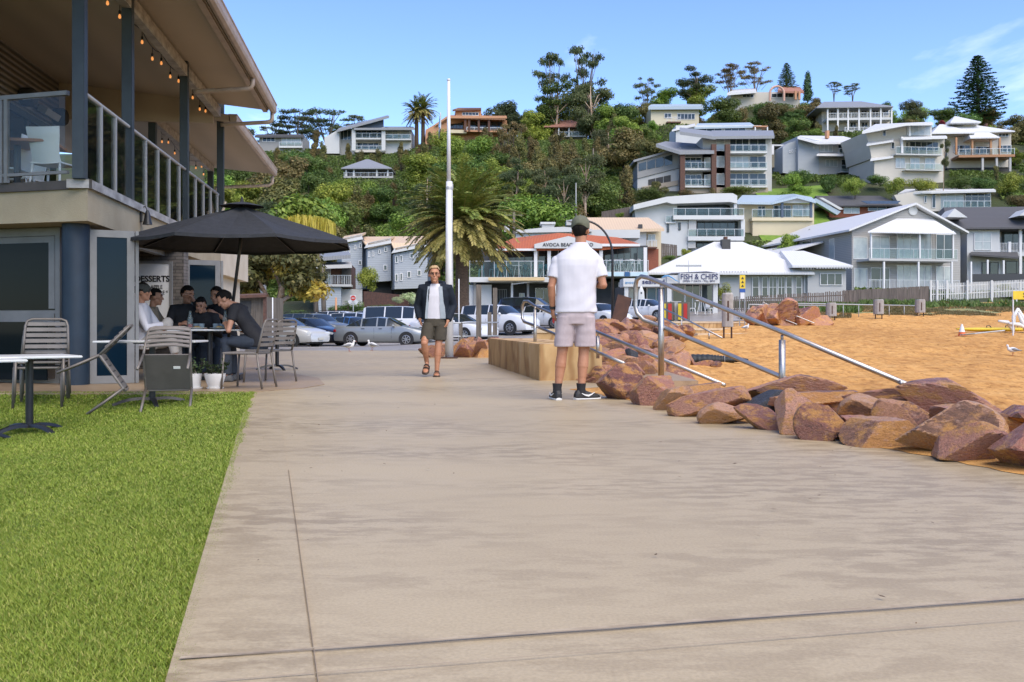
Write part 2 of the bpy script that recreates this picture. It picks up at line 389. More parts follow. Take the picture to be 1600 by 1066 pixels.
def sand_mat():
    m, t, b = nodemat('wet_orange_sand'); v = objvec(t, (1, .55, 1))
    f = noise(t, v, 2.6, 6, .7); g = noise(t, v, .16, 3)
    c = ramp(t, f, [(.30, (.38, .18, .05)), (.52, (.56, .30, .092)), (.75, (.66, .39, .14))])
    c2 = ramp(t, g, [(.35, (.86, .83, .80)), (.62, (1.05, 1.05, 1.05))])
    c3 = ramp(t, noise(t, v, 7, 4, .6), [(.33, (.62, .56, .5)), (.46, (1, 1, 1)), (.7, (1.06, 1.05, 1.04))]); t.links.new(mixrgb(t, 1.0, mixrgb(t, 1.0, c, c2, 'MULTIPLY'), c3, 'MULTIPLY'), b.inputs['Base Color']); b.inputs['Roughness'].default_value = .9; b.inputs['Specular IOR Level'].default_value = .2  # small dark spots: shade of footprint dimples painted into the sand colour
    bumpn(t, b, noise(t, v, 5.5, 5, .65), .9, .06); return m
M_hill = hill_mat(); M_sand = sand_mat()
xs = np.concatenate([np.arange(-1000, -160, 60), np.arange(-160, -60, 4), np.arange(-60, 60, 1.5), np.arange(60, 160, 4), np.arange(160, 1001, 60)])
ys = np.concatenate([np.arange(-60, 0, 10), np.arange(0, 100, 1.5), np.arange(100, 340, 3), np.arange(340, 1300, 60)])
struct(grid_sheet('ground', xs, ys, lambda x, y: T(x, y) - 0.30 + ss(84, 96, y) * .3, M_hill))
# path edges in the photograph: left edge and rock edge run parallel, bearing 14.5 degrees to the left
def path_left(y): return -0.76 - (np.asarray(y) - 2.1) * (2.28 / 9.0)
def path_right(y): return 2.77 - (np.asarray(y) - 5.2) * (1.81 / 6.3)
prom = [(path_left(-3), -3), (path_right(-3), -3), (path_right(11.9), 11.9), (1.5, 13.2), (1.6, 20), (2.2, 31), (-22, 31), (-22, 16), (-9.5, 11.2), (float(path_left(11.2)), 11.2)]
mb = MB(); mb.prism([(float(a), float(b)) for a, b in prom], -0.6, 0, axis='z'); struct(mb.build('promenade_path', M_conc))
# border strip and saw-cut joints of the path
mb = MB(); a = [(path_left(y) + 0.002, y) for y in (-3, 11.1)]; b2 = [(path_left(y) + 0.33, y) for y in (11.1, -3)]
mb.prism([(float(p), float(q)) for p, q in a + b2], 0.001, 0.004, axis='z'); struct(mb.build('path_border_strip', M_conc_edge))
mb = MB()
for k, wd in ((0.335, .003),):
    mb.prism([(float(path_left(y) + e), float(y)) for y, e in ((-3, k), (5.2, k), (5.2, k + wd * .3), (-3, k + wd))], .001, .0075, axis='z')
def across(y0, w, mi, z, slope=.224, wob=0):
    n = 24; lx = [float(path_left(y0)) + 0.02 + (6.2) * i / n for i in range(n + 1)]
    rs = random.Random(int(y0 * 100)); yy = [y0 + (x - lx[0]) * slope + rs.uniform(-wob, wob) for x in lx]
    ww = [w * rs.uniform(.6, 1.3) for x in lx]
    for i in range(n):
        if lx[i + 1] > float(path_right(yy[i + 1])) + .3: break
        mb.add([(lx[i], yy[i], z), (lx[i + 1], yy[i + 1], z), (lx[i + 1], yy[i + 1] + ww[i + 1], z), (lx[i], yy[i] + ww[i], z)], [(0, 1, 2, 3)], mi)
across(2.226, .006, 0, .0085, wob=.002); across(2.233, .013, 1, .0088, wob=.004); across(2.07, .004, 0, .0085); across(5.9, .005, 0, .0085); across(9.4, .005, 0, .0085)
struct(mb.build('path_joint_lines', [M_joint, M_jlight]))
mb = MB(); mb.prism([(-9.6, 11.4), (-3.02, 11.4), (-2.62, 12.0), (-2.5, 12.8), (-2.9, 14.4), (-4.2, 17), (-6.2, 24), (-20, 24), (-20, 14)], .001, .008, axis='z')
struct(mb.build('patio_slab', M_patio))
# sand blown against the rock edge, and litter of dry leaves on the path
V = []; F = []; rs = np.random.RandomState(4); yy = np.arange(3.6, 12.0, .12)
for k, y in enumerate(yy):
    e = .05 + .10 * abs(vnoise(np.array([[y, 0, 0]]), 9, 1.6)[0]) + .05 * rs.rand(); V += [(float(path_right(y)) - e, y, .003), (float(path_right(y)) - e * .4, y, .010), (float(path_right(y)) + .35, y, .03)]
for k in range(len(yy) - 1): a = k * 3; F += [(a, a + 1, a + 4, a + 3), (a + 1, a + 2, a + 5, a + 4)]
struct(pydata_np('sand_spill', np.array(V), np.array(F), M_sand, smooth=True))
n = 150; y = 2.4 * (22 / 2.4) ** rs.rand(n); x = path_left(y) + .1 + (path_right(np.minimum(y, 11.5)) - path_left(y)) * rs.rand(n); a = rs.rand(n) * 6.28; s_ = rs.uniform(.004, .016, n)
c = np.stack([x, y, np.full(n, .012)], 1); u = np.stack([np.cos(a), np.sin(a), .2 * rs.rand(n)], 1) * s_[:, None]; v_ = np.stack([-np.sin(a), np.cos(a), .3 * rs.rand(n)], 1) * (s_ * .4)[:, None]
tag(pydata_np('fallen_leaves', np.stack([c - u, c - v_, c + u, c + v_], 1).reshape(-1, 3), np.arange(4 * n).reshape(-1, 4), mat('dry_leaf', (.06, .04, .025), (.16, .10, .05), 3, .9)), 'scattered bits of dry leaf on the concrete path', 'leaf litter', kind='stuff')
# car park beyond the promenade
struct(grid_sheet('car_park', np.arange(-46, 22, 1.0), np.arange(30.6, 84, 1.0), lambda x, y: T(x, y) + 0.004 + 0 * x, M_park, keep=lambda c: c[:, 0] < np.interp(c[:, 1], *_Sx) - .2))
# sand
def sand_z(x, y):
    z = T(x, y); e = ss(.6, 2.6, x - np.interp(y, *_Sx))
    return z + .06 * e * (1.5 * lattice(x, y * .8, .55, 3) + 1.0 * lattice(x, y, .3, 4) + 1.4 * lattice(x, y, 2.2, 5) - 1.5) + .004
struct(grid_sheet('beach_sand', np.arange(0, 52, .2), np.arange(3, 80, .25), sand_z, M_sand, keep=lambda c: (c[:, 0] > np.interp(c[:, 1], *_Sx) - .15)))
# lawn beside the path
def lawn_z(x, y):
    e = path_left(y) - np.asarray(x); f = 11.3 - np.asarray(y)
    return -.10 * ss(0, .5, f) * ss(.1, .9, e) - .12 * ss(.3, 2.6, f) * ss(.4, 2.3, e) - .012
def lawn_mats():
    m, t, b = nodemat('lawn_soil'); v = objvec(t)
    t.links.new(ramp(t, noise(t, v, 3, 6), [(.3, (.07, .105, .013)), (.7, (.15, .19, .03))]), b.inputs['Base Color']); b.inputs['Roughness'].default_value = .95
    g, t, b = nodemat('grass_blade'); gi = t.nodes.new('ShaderNodeNewGeometry'); v = objvec(t)
    c = ramp(t, gi.outputs['Random Per Island'], [(0, (.10, .165, .018)), (.45, (.175, .25, .027)), (.8, (.245, .305, .045)), (1, (.35, .345, .11))])
    c2 = ramp(t, noise(t, v, 1.1, 5, .7), [(.30, (.80, .82, .74)), (.62, (1.12, 1.06, 1.02))])
    t.links.new(mixrgb(t, 1.0, c, c2, 'MULTIPLY'), b.inputs['Base Color']); b.inputs['Roughness'].default_value = .55; b.inputs['Specular IOR Level'].default_value = .25
    return m, g
M_soil, M_blade = lawn_mats()
lx = np.concatenate([np.arange(-14, -1, .25)]); 
V = []; F = []
yr = np.arange(-3, 11.41, .24); nn = 30
for y in yr:
    x1 = float(path_left(y)) - .001; x0 = -12.0
    for k in range(nn + 1):
        x = x0 + (x1 - x0) * k / nn; V.append((x, y, float(lawn_z(x, y))))
for i in range(len(yr) - 1):
    for k in range(nn): a = i * (nn + 1) + k; F.append((a, a + 1, a + nn + 2, a + nn + 1))
struct(pydata_np('lawn', np.array(V), np.array(F), M_soil, smooth=True))
def blades(n, seed):
    rs = np.random.RandomState(seed)
    y = 1.7 * (11.38 / 1.7) ** rs.rand(n); left = -.66 * y - .9
    r = path_left(y) + .012; x = left + (r - left) * rs.rand(n); x = np.where(rs.rand(n) < .05, r + np.abs(rs.normal(0, .02, n)) * (vnoise(np.stack([y, y, y], 1), 3, 3) > -.2), x)
    s = np.clip(y / 4.2, .75, 2.6); h = (.009 + .010 * rs.rand(n)) * (0.8 + .3 * s); wd = (.0022 + .0016 * rs.rand(n)) * s
    a = rs.rand(n) * 6.283; b = rs.rand(n) * 6.283; lean = h * (.4 + .9 * rs.rand(n))
    z = lawn_z(x, y)
    base = np.stack([x, y, z], 1); du = np.stack([np.cos(a) * wd, np.sin(a) * wd, 0 * a], 1)
    tip = base + np.stack([np.cos(b) * lean, np.sin(b) * lean, h], 1)
    V = np.stack([base - du, base + du, tip], 1).reshape(-1, 3)
    return V
V = blades(600000, 7); F = np.arange(len(V)).reshape(-1, 3)
tag(pydata_np('grass', V, F, M_blade), 'short bright green turf beside the concrete path', 'grass', kind='stuff')
# ================================================================ the beach-front restaurant on the left
class Frame:
    """a local frame standing on the ground; turns photo columns/rows into local metres on planes of that frame"""
    def __init__(s, x, y, rz): s.o = Vector((x, y)); s.rz = rz; s.ex = Vector((math.cos(rz), math.sin(rz))); s.ey = Vector((-math.sin(rz), math.cos(rz))); s.z0 = 0.0
    def onx(s, px, py, x=0.0):
        k = (px - 800) / FP; a = s.o + s.ex * x       # t*(k,1) = a + y*ey
        det = -k * s.ey.y + s.ey.x
        y = (k * a.y - a.x) / det; t = a.y + y * s.ey.y
        return y, CZ + (HY - py) / FP * t - s.z0
    def ony(s, px, py, y=0.0):
        k = (px - 800) / FP; a = s.o + s.ey * y
        x = (k * a.y - a.x) / (s.ex.x - k * s.ex.y); t = a.y + x * s.ex.y
        return x, CZ + (HY - py) / FP * t - s.z0
    def loc(s, px, d):
        v = Vector((X(px, d), d)) - s.o; return v.dot(s.ex), v.dot(s.ey)
D0 = 12.3
CF = Frame(X(137, D0), D0, R(7.1))
M_steel_d = mat('dark_grey_steel', (.025, .034, .039), (.034, .046, .052), 3, .45, metal=.2)
M_alu = mat('grey_aluminium', (.17, .17, .165), (.21, .21, .205), 4, .5, metal=.15)
M_render = mat('beige_render', (.40, .335, .225), (.33, .27, .175), 1.3, .85, bump=.3, bscale=60)
M_cream = mat('cream_render', (.60, .52, .40), (.52, .44, .33), 1.5, .85)
M_kerb = mat('weathered_kerb', (.42, .41, .39), (.22, .21, .20), 4, .8, stretch=(1, 1, 2))
M_dark_trim = mat('dark_trim', (.06, .05, .042), (.085, .07, .06), 6, .6)
M_blue = mat('navy_paint', (.007, .018, .033), (.011, .026, .045), 3, .55)
M_ply = wave_mat('plywood_soffit', (.46, .385, .295), (.39, .325, .245), 'X', .35, .75, 1.2, .15)
M_gutter = mat('tan_gutter', (.42, .34, .27), (.33, .26, .20), 3, .5)
M_corr = wave_mat('corrugated_sheet', (.20, .19, .165), (.03, .03, .028), 'Z', 2.6, .45, 0, .8, wander=.02)
M_dglass = mat('dark_glass', (.006, .010, .012), None, rough=.05, spec=.12)
M_clear = glass_mat('clear_glass', (.94, .965, .955), .985)
M_galvb = mat('pale_rail_metal', (.33, .33, .325), (.38, .38, .37), 4, .45, metal=.2)
M_black = mat('black_metal', (.012, .012, .013), (.02, .02, .021), 5, .42)
M_white_p = mat('white_plastic', (.72, .72, .70), (.64, .64, .62), 2, .4)
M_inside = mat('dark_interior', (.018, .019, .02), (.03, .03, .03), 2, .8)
M_woodtop = wave_mat('oak_tabletop', (.42, .20, .07), (.30, .13, .045), 'Y', 5, .5, 2, .1)
def stone_mat():
    m, t, b = nodemat('stacked_stone'); v = objvec(t, (1, 1, 1))
    br = t.nodes.new('ShaderNodeTexBrick'); t.links.new(v, br.inputs['Vector']); br.inputs['Scale'].default_value = 1; br.inputs['Brick Width'].default_value = .26; br.inputs['Row Height'].default_value = .06
    br.inputs['Mortar Size'].default_value = .008; br.inputs['Color1'].default_value = (.17, .15, .13, 1); br.inputs['Color2'].default_value = (.07, .065, .06, 1); br.inputs['Mortar'].default_value = (.012, .012, .012, 1)
    rot = t.nodes.new('ShaderNodeMapping'); rot.inputs['Rotation'].default_value = (R(90), 0, 0); t.links.new(v, rot.inputs[0]); t.links.new(rot.outputs[0], br.inputs['Vector'])
    c = mixrgb(t, .5, br.outputs['Color'], ramp(t, noise(t, v, 9, 4), [(.3, (.05, .045, .04)), (.7, (.22, .19, .16))]))
    t.links.new(c, b.inputs['Base Color']); b.inputs['Roughness'].default_value = .85; bumpn(t, b, br.outputs['Fac'], -.8, .02); return m
M_stone = stone_mat()
club = thing('beach_restaurant', 'two-storey restaurant with grey steel posts, glass balustrade and wide tan eaves beside the lawn', 'building', (CF.o.x, CF.o.y, 0), CF.rz)
fd = Vector((-.918, .397)); fd.normalize()        # the deck front turns back from the corner
KT = CF.onx(137, 281)[1]; FB = CF.onx(137, 345)[1]; FT = KT - .11
def fpt(s, off=0): return (fd.x * s + fd.y * off, fd.y * s - fd.x * off)     # off > 0 is outward (towards the camera)
L = 9.0; YE = CF.onx(345, 300)[0]
deck = [(0, 0), (0, YE), (-8.2, YE), fpt(L)]
mb = MB(); mb.prism(deck, FB, FT, axis='z'); dk = mb.build('deck_slab', M_render, club)
mb = MB(); mb.prism([(.05, -.03), (.05, YE), (-.25, YE), (-.25, -.03)], FT, KT, axis='z'); mb.build('kerb', M_kerb, dk)
q = [(.05, -.03), fpt(L, .06), fpt(L, -.2), (-.25, .12)]
mb = MB(); mb.prism([(.07, -.05), fpt(L, .09), fpt(L, -.2), (-.26, .1)], FT - .004, KT + .004, axis='z'); mb.build('front_edge_board', M_dark_trim, dk)
# posts
PB = 5.56
ys_post = [CF.onx(p, 300, -.08)[0] for p in (125.5, 200.5, 288.5, 345)]
for i, y in enumerate(ys_post):
    mb = MB(); mb.box(-.16, y - .075, KT, -.01, y + .075, 6.2); mb.box(-.163, y - .078, KT, -.007, y + .078, KT + .012); mb.build('post', M_steel_d, club, bevel=.006)
mb = MB(); mb.box(-.155, ys_post[0] - 5, PB, -.015, YE + .1, PB + .22); mb.build('eaves_beam', M_kerb, club)
# main roof: plywood soffit rising inward, outer fascia and gutter
def roof_z(x): return 5.74 + (1.05 - x) * .105
mb = MB(); mb.slab([(1.05, -4, roof_z(1.05) + .16), (1.05, YE + .1, roof_z(1.05) + .16), (-9.5, YE + .1, roof_z(-9.5) + .16), (-9.5, -4, roof_z(-9.5) + .16)], .16); rf = mb.build('roof', M_ply, club)
def gutter(x, y0, y1, z, parent):
    prof = [(-.01, .13), (.02, .13), (.03, .0), (.06, -.05), (.11, -.06), (.16, -.03), (.175, .03), (.175, .13), (.19, .15), (.19, .17), (-.01, .17)]
    mb = MB(); mb.loft([[(x + a, y0, z + c) for a, c in prof], [(x + a, y1, z + c) for a, c in prof]]); return mb.build('gutter', M_gutter, parent, smooth=False)
gutter(1.05, -4, YE + .14, roof_z(1.05) - .02, rf)
mb = MB(); mb.box(.93, -4, roof_z(1) - .05, 1.03, YE + .09, roof_z(1) + .02); mb.build('fascia_board', M_gutter, rf)
def downpipe(y, x0, z, post_x=-.01):
    mb = MB(); a = Vector((x0, y, z)); mb.tube([a + Vector((0, 0, .0)), a + Vector((0, 0, -.14)), a + Vector((-.03, 0, -.2)), a + Vector((-.09, 0, -.225)), Vector((post_x + .1, y + .02, z - .30)), Vector((post_x, y + .02, z - .31))], .045, 10)
    mb.build('downpipe', M_gutter, rf, smooth=True)
downpipe(ys_post[2] + .35, 1.14, roof_z(1.05) - .06); downpipe(YE + .02, 1.14, roof_z(1.05) - .06)
# far wing: lower-set roof, its beam, posts, cream parapet
Y2 = YE + .15; Y2E = YE + 7.9
def roof2(x): return 5.5 + (.15 - x) * .085
mb = MB(); mb.slab([(.15, Y2, roof2(.15) + .14), (.15, Y2E, roof2(.15) + .14), (-9, Y2E, roof2(-9) + .14), (-9, Y2, roof2(-9) + .14)], .14); r2 = mb.build('far_roof', M_ply, club)
gutter(.15, Y2, Y2E + .05, roof2(.15) - .02, r2)
mb = MB(); mb.box(-1.6, Y2 - .1, 5.42, -1.47, Y2E - .5, 5.62); mb.build('far_beam', M_kerb, club)
for y in (Y2 + .05, Y2 + 3.6, Y2E - .7):
    mb = MB(); mb.box(-1.62, y - .08, 2.2, -1.46, y + .08, 5.42); mb.build('post', M_steel_d, club)
mb = MB(); mb.box(-9, Y2 + .02, FB, -.5, Y2E - .3, 3.55); mb.build('parapet_wall', M_cream, club)
mb = MB(); mb.box(-9, Y2 + .06, 0, -.7, Y2E - .6, FB - .004); mb.build('far_ground_wall', M_cream, club)
mb = MB(); mb.tube([(.2, Y2E - .1, 5.4), (.2, Y2E - .1, 5.2), (.1, Y2E - .1, 5.12), (-1.4, Y2E - .4, 5.0), (-1.45, Y2E - .5, 4.9), (-1.45, Y2E - .5, 3.6)], .05, 8); mb.build('downpipe', M_gutter, r2, smooth=True)
mb = MB(); mb.box(-9, YE - .02, 5.4, -.17, YE + .08, 6.5); mb.build('gable_infill', M_ply, club)
# balustrade along the side: rail, balusters, glass panes
RT = CF.onx(137, 141)[1]
bal = MB(); bal.tube([(-.06, .08, RT - .025), (-.06, YE, RT - .025)], .028, 10); br_ = bal.build('handrail', M_galvb, club, smooth=True)
bounds = [ys_post[0], ys_post[1], ys_post[2], ys_post[3]]
for i in range(3):
    a, b = bounds[i] + .1, bounds[i + 1] - .1; n = 2 if i == 0 else 4
    mb = MB(); mb.box(-.068, a, KT + .05, -.056, b, RT - .05); mb.build('glass_panel', M_clear, club)
    for k in range(1, n + (1 if i == 0 else 1)):
        y = a + (b - a) * k / (n + (1 if i == 0 else .6))
        mb = MB(); mb.box(-.085, y - .024, KT, -.035, y + .024, RT - .03); mb.build('baluster', M_galvb, club)
# balustrade along the front
def fbar(s, off, z0, z1, w=.025, name='baluster', m=None, ln=None):
    p = fpt(s, off); mb = MB(); mb.obox((p[0], p[1], (z0 + z1) / 2), (ln or w * 2, w * 2, z1 - z0), (0, 0, math.atan2(fd.y, fd.x))); return mb.build(name, m or M_alu, club)
fbar(L / 2 + .15, -.06, RT - .06, RT - .005, .03, 'handrail', ln=L - .2)
fbar(L / 2 + .15, -.06, KT + .08, KT + .12, .02, 'lower_rail', ln=L - .2)
fbar(L / 2 + .15, -.06, KT + .13, RT - .07, .005, 'glass_panel', M_clear, ln=L - .3)
for s in (1.22, 1.30, 2.9, 4.4, 6): fbar(s, -.06, KT, RT - .05)
# upper back wall: dark glazing with a corrugated band above
XB = -3.5; cb = CF.onx(12, 157, XB)[1]
mb = MB(); mb.box(XB - .2, 1.6, cb, XB, YE, 6.3); mb.build('corrugated_wall', M_corr, club)
mb = MB(); mb.box(XB - .25, 1.6, FT, XB - .06, YE, cb - .004); gw = mb.build('upper_glazing', M_dglass, club)
mb = MB()
for y in np.arange(1.6, YE, 1.25): mb.box(XB - .1, y - .03, FT, XB - .03, y + .03, cb - .002)
mb.box(XB - .1, 1.6, cb - .12, XB - .02, YE, cb - .003); mb.build('glazing_bars', M_steel_d, gw)
for i, (px, py) in enumerate(((47, 152), (97, 183))):
    y, z = CF.onx(px, py, XB + .18)
    mb = MB(); mb.lathe([(.17, 0), (.19, .05), (.19, .2), (.15, .26)], n=18); o = mb.build('wall_speaker', M_inside, club, smooth=True, auto=40); o.rotation_euler = (0, R(90), 0); o.location = (XB + .02, y, z)
y, z = CF.onx(77, 177, XB + .2); mb = MB(); mb.obox((XB + .2, y, z), (.18, .8, .14), (0, R(25), 0)); mb.build('wall_heater', M_alu, club)
# ground floor: column, window wall, doors, stone wall, dim interior
cx, cy = CF.loc(118.5, D0 + .42)
mb = MB(); mb.cyl((cx, cy, -.2), (cx, cy, FB - .002), .172, n=28); mb.build('round_column', M_blue, club, smooth=True, auto=50)
wx, wy = CF.loc(97, D0 + .75)
def wpt(s, off=0): return (wx + fd.x * s + fd.y * off, wy + fd.y * s - fd.x * off)
ang = math.atan2(fd.y, fd.x)
def wbox(s0, s1, z0, z1, off, th, name, m, par):
    p = wpt((s0 + s1) / 2, off); mb = MB(); mb.obox((p[0], p[1], (z0 + z1) / 2), (s1 - s0, th, z1 - z0), (0, 0, ang)); return mb.build(name, m, par)
wtop = FB - .01
win = wbox(0, 6, 0, .07, 0, .1, 'window_wall', M_alu, club)
for s0, s1, z0, z1, of in ((0, 6, wtop - .11, wtop, 0), (0, .075, .07, wtop - .11, 0), (.1, 6, .955, 1.02, .03), (.1, 6, .83, .955, .012), (.1, 6, wtop - .2, wtop - .115, .02), (.1, .2, 1.02, wtop - .2, .02), (1.5, 1.62, .07, wtop - .2, .01)):
    wbox(s0, s1, z0, z1, of, .09, 'frame', M_alu, win)
wbox(.02, 6, 1.0, wtop - .12, -.01, .02, 'pane', M_dglass, win); wbox(.02, 6, .06, .84, -.25, .02, 'lower_pane', M_dglass, win)
def glazed_door(a, b, z1, name='folding_door', fr=.095, z0=.012):
    """framed door leaf between two local plan points"""
    a, b = Vector(a), Vector(b); d = (b - a); ln = d.length; an = math.atan2(d.y, d.x)
    mb = MB(); mb.box(0, -.025, z0, ln, .025, z0 + fr * 1.1); mb.box(0, -.025, z1 - fr, ln, .025, z1); mb.box(0, -.0249, z0 + fr * 1.1, fr, .0249, z1 - fr); mb.box(ln - fr, -.0249, z0 + fr * 1.1, ln, .0249, z1 - fr)
    mb.box(ln + .012, -.022, z0, ln + .055, .022, z1)
    o = mb.build(name, M_alu, club); o.location = (a.x, a.y, 0); o.rotation_euler = (0, 0, an)
    mb = MB(); mb.box(fr - .01, -.008, z0 + fr, ln - fr + .01, .008, z1 - fr + .01); mb.build('pane', M_dglass_blue, o)
    return o
M_dglass_blue = mat('navy_tinted_glass', (.004, .014, .026), None, rough=.06, spec=.14)
glazed_door(CF.loc(139, D0 + .5), CF.loc(210, D0 + .75), 2.07)
glazed_door(CF.loc(288, 18.3), CF.loc(344, 18.6), 2.05)
mb = MB(); mb.box(-.32, .5, FB - .085, -.2, YE - .2, FB - .004); mb.build('door_head_track', M_alu, club)
a = CF.loc(150, 17.3); b = CF.loc(287, 17.3); a, b = Vector(a), Vector(b); an = math.atan2((b - a).y, (b - a).x)
mb = MB(); mb.box(0, 0, 0, (b - a).length, .25, FB - .004); o = mb.build('stone_wall', M_stone, club); o.location = (a.x, a.y, 0); o.rotation_euler = (0, 0, an)
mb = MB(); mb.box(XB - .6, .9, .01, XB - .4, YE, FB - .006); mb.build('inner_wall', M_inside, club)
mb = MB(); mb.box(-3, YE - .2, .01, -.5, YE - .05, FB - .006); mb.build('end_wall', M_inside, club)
# fascia fittings
y, z = CF.onx(222, 345, .03)
mb = MB(); mb.box(.0, y - .03, z - .02, .03, y + .03, z + .28); mb.lathe([(.02, .16), (.035, .12), (.06, .0), (.075, -.06)], c=(.11, y, z), n=12); mb.tube([(.02, y, z + .2), (.08, y, z + .22), (.11, y, z + .15)], .012, 6); mb.build('wall_lamp', M_black, club, smooth=True, auto=40)
mb = MB(); mb.obox((.1, YE - .02, 3.35), (.16, .1, .12), (0, .3, 0)); mb.cyl((.02, YE, 3.3), (.1, YE, 3.62), .03); mb.build('security_light', M_cream, club)
# menu board on the stone wall
wb, wz0 = 0, 0
bx0, bx1 = X(206, 17.1), X(265, 17.1); z0, z1 = Z(540, 17.1), Z(410, 17.1)
mboard = thing('menu_board', 'large white dessert menu board on the stacked stone wall', 'sign', ((bx0 + bx1) / 2, 17.2, 0))
mb = MB(); hw = (bx1 - bx0) / 2; mb.box(-hw, -.03, z0, hw, 0, z1); mb.build('board', M_white_p, mboard)
mb = MB()
for s in (-1, 1): mb.box(s * hw - .025, -.045, z0 - .02, s * hw + .025, -.002, z1 + .02)
mb.box(-hw + .025, -.045, z1 - .02, hw - .025, -.002, z1 + .02); mb.box(-hw + .025, -.045, z0 - .02, hw - .025, -.002, z0 + .02); mb.build('frame', M_alu, mboard)
text('DESSERTS', 'lettering', M_black, mboard, .15, .003, Matrix.Translation((0.0, -.034, Z(436, 17.1))) @ UPR, bold=.004, fit=.62)
text('APPLE\nCRUMBLE *', 'lettering', M_black, mboard, .10, .003, Matrix.Translation((.08, -.034, Z(453, 17.1))) @ UPR, fit=.4)
# ---------------------------------------------------------------- string lights under the eaves
M_bulb = mat('warm_bulb', (.8, .45, .2), None, rough=.3, emit=((1, .36, .09), .4))
def lights(name, label, spots, xo, ztop):
    t = thing(name, label, 'string lights', (CF.o.x, CF.o.y, 0), CF.rz)
    pts = []
    for px, py in spots:
        y, z = CF.onx(px, py, xo); zt = z + .17; pts.append((y, zt))
        mb = MB(); mb.lathe([(.01, -.042), (.02, -.03), (.023, -.01), (.016, .013), (.01, .026)], c=(xo, y, z), n=10); bo = mb.build('bulb', M_bulb, t, smooth=True)
        mb = MB(); mb.lathe([(.018, .025), (.02, .04), (.02, .075), (.008, .09)], c=(xo, y, z), n=8); mb.cyl((xo, y, z + .08), (xo, y, zt + .02), .006, n=5); mb.build('socket', M_black, bo)
    pts.sort(); cable = []
    for (a, za), (b, zb) in zip(pts, pts[1:]):
        for k in range(6):
            f = k / 6; cable.append((xo, a + (b - a) * f, za + (zb - za) * f + .02 - .10 * (b - a) * 4 * f * (1 - f) * .4))
    cable.append((xo, pts[-1][0], pts[-1][1] + .02))
    mb = MB(); mb.tube(cable, .008, 5); mb.build('cable', M_black, t)
lights('string_lights', 'near string of warm filament bulbs hanging under the main eaves beam', [(150, -14), (168, 4), (187, 25), (222, 65), (238, 91), (252, 98), (266, 119), (279, 126), (301, 152), (312, 170), (321, 173)], -.3, 0)
lights('string_lights', 'far string of warm bulbs under the lower wing of the restaurant roof', [(240, 185), (253, 221), (263, 222), (273, 239), (306, 262), (315, 260), (318, 272), (328, 193), (340, 193), (303, 203)][:9], -1.9, 0)
# ================================================================ café furniture
M_gfr = mat('taupe_aluminium', (.135, .118, .10), (.17, .15, .13), 5, .45, metal=.25)
M_gsl = mat('taupe_slats', (.15, .132, .115), (.19, .17, .15), 4, .5, stretch=(1, 4, 1))
M_under = mat('seat_underside', (.085, .078, .07), (.11, .10, .092), 5, .6)
M_top = mat('white_tabletop', (.66, .66, .64), (.58, .58, .565), 3, .28)
M_label = mat('paper_label', (.75, .75, .73), None)
def slat_chair(label, group=None):
    t = thing('slatted_chair', label, 'chair', group=group)
    mb = MB()
    mb.box(-.225, -.20, .425, .225, .225, .437); mb.build('seat_pan', M_under, t)
    mb = MB()
    for k in range(6): y = -.195 + k * .0715; mb.box(-.225, y, .438, .225, y + .058, .452)
    mb.tube([(-.235, -.21, .44), (-.235, .22, .44), (-.2, .245, .44), (.2, .245, .44), (.235, .22, .44), (.235, -.21, .44)], .014, 8)
    mb.build('seat', M_gsl, t, smooth=True, auto=35)
    mb = MB()
    up = [(-.235, -.205, .44), (-.228, -.25, .62), (-.22, -.285, .78), (-.20, -.30, .835), (-.15, -.305, .855), (.15, -.305, .855), (.20, -.30, .835), (.22, -.285, .78), (.228, -.25, .62), (.235, -.205, .44)]
    mb.tube(up, .0145, 8); mb.build('back_frame', M_gfr, t, smooth=True)
    mb = MB()
    for k in range(5):
        z = .545 + k * .064; y = -.225 - (z - .5) * .235
        pr = []
        for i in range(7):
            x = -.222 + i * .074; yy = y - .022 * (1 - (x / .222) ** 2); s = .021
            pr.append([(x, yy - .006, z - s), (x, yy + .006, z - s), (x, yy + .002, z + s), (x, yy - .010, z + s)])
        mb.loft(pr)
    mb.build('backrest', M_gsl, t, smooth=True, auto=35)
    for sx in (-1, 1):
        mb = MB(); mb.tube([(sx * .235, .215, .44), (sx * .24, .235, .2), (sx * .243, .245, .004)], .0145, 8); mb.build('leg', M_gfr, t, smooth=True)
        mb = MB(); mb.tube([(sx * .235, -.205, .44), (sx * .24, -.24, .2), (sx * .243, -.275, .004)], .0145, 8); mb.build('leg', M_gfr, t, smooth=True)
    mb = MB(); mb.box(.06, -.06, .4205, .13, -.03, .4255); mb.build('label_sticker', M_label, t)
    return t
def put(o, px, d, rz, z=None, zoff=0):
    x = X(px, d); o.location = (x, d, (float(lawn_z(x, d)) if z is None else z) + zoff); o.rotation_euler = (0, 0, R(rz)); return o
ch = slat_chair('grey slatted chair nearest the path at the crowded table, its back to the right', 'grey slatted café chairs')
put(ch, 388, 12.0, 83, .008)
c2 = put(dup(ch, label='grey slatted chair with the man in black leaning forward on it'), 421, 13.3, 68, .008)
st = [dup(ch, label=l) for l in ('bottom grey chair of the stack on the lawn by the window', 'middle grey chair of the stack on the lawn by the window', 'top grey chair of the stack on the lawn by the window')]
for i, o in enumerate(st): put(o, 64 + i * 1.5, 10.75 - i * .03, 198, None, i * .062)
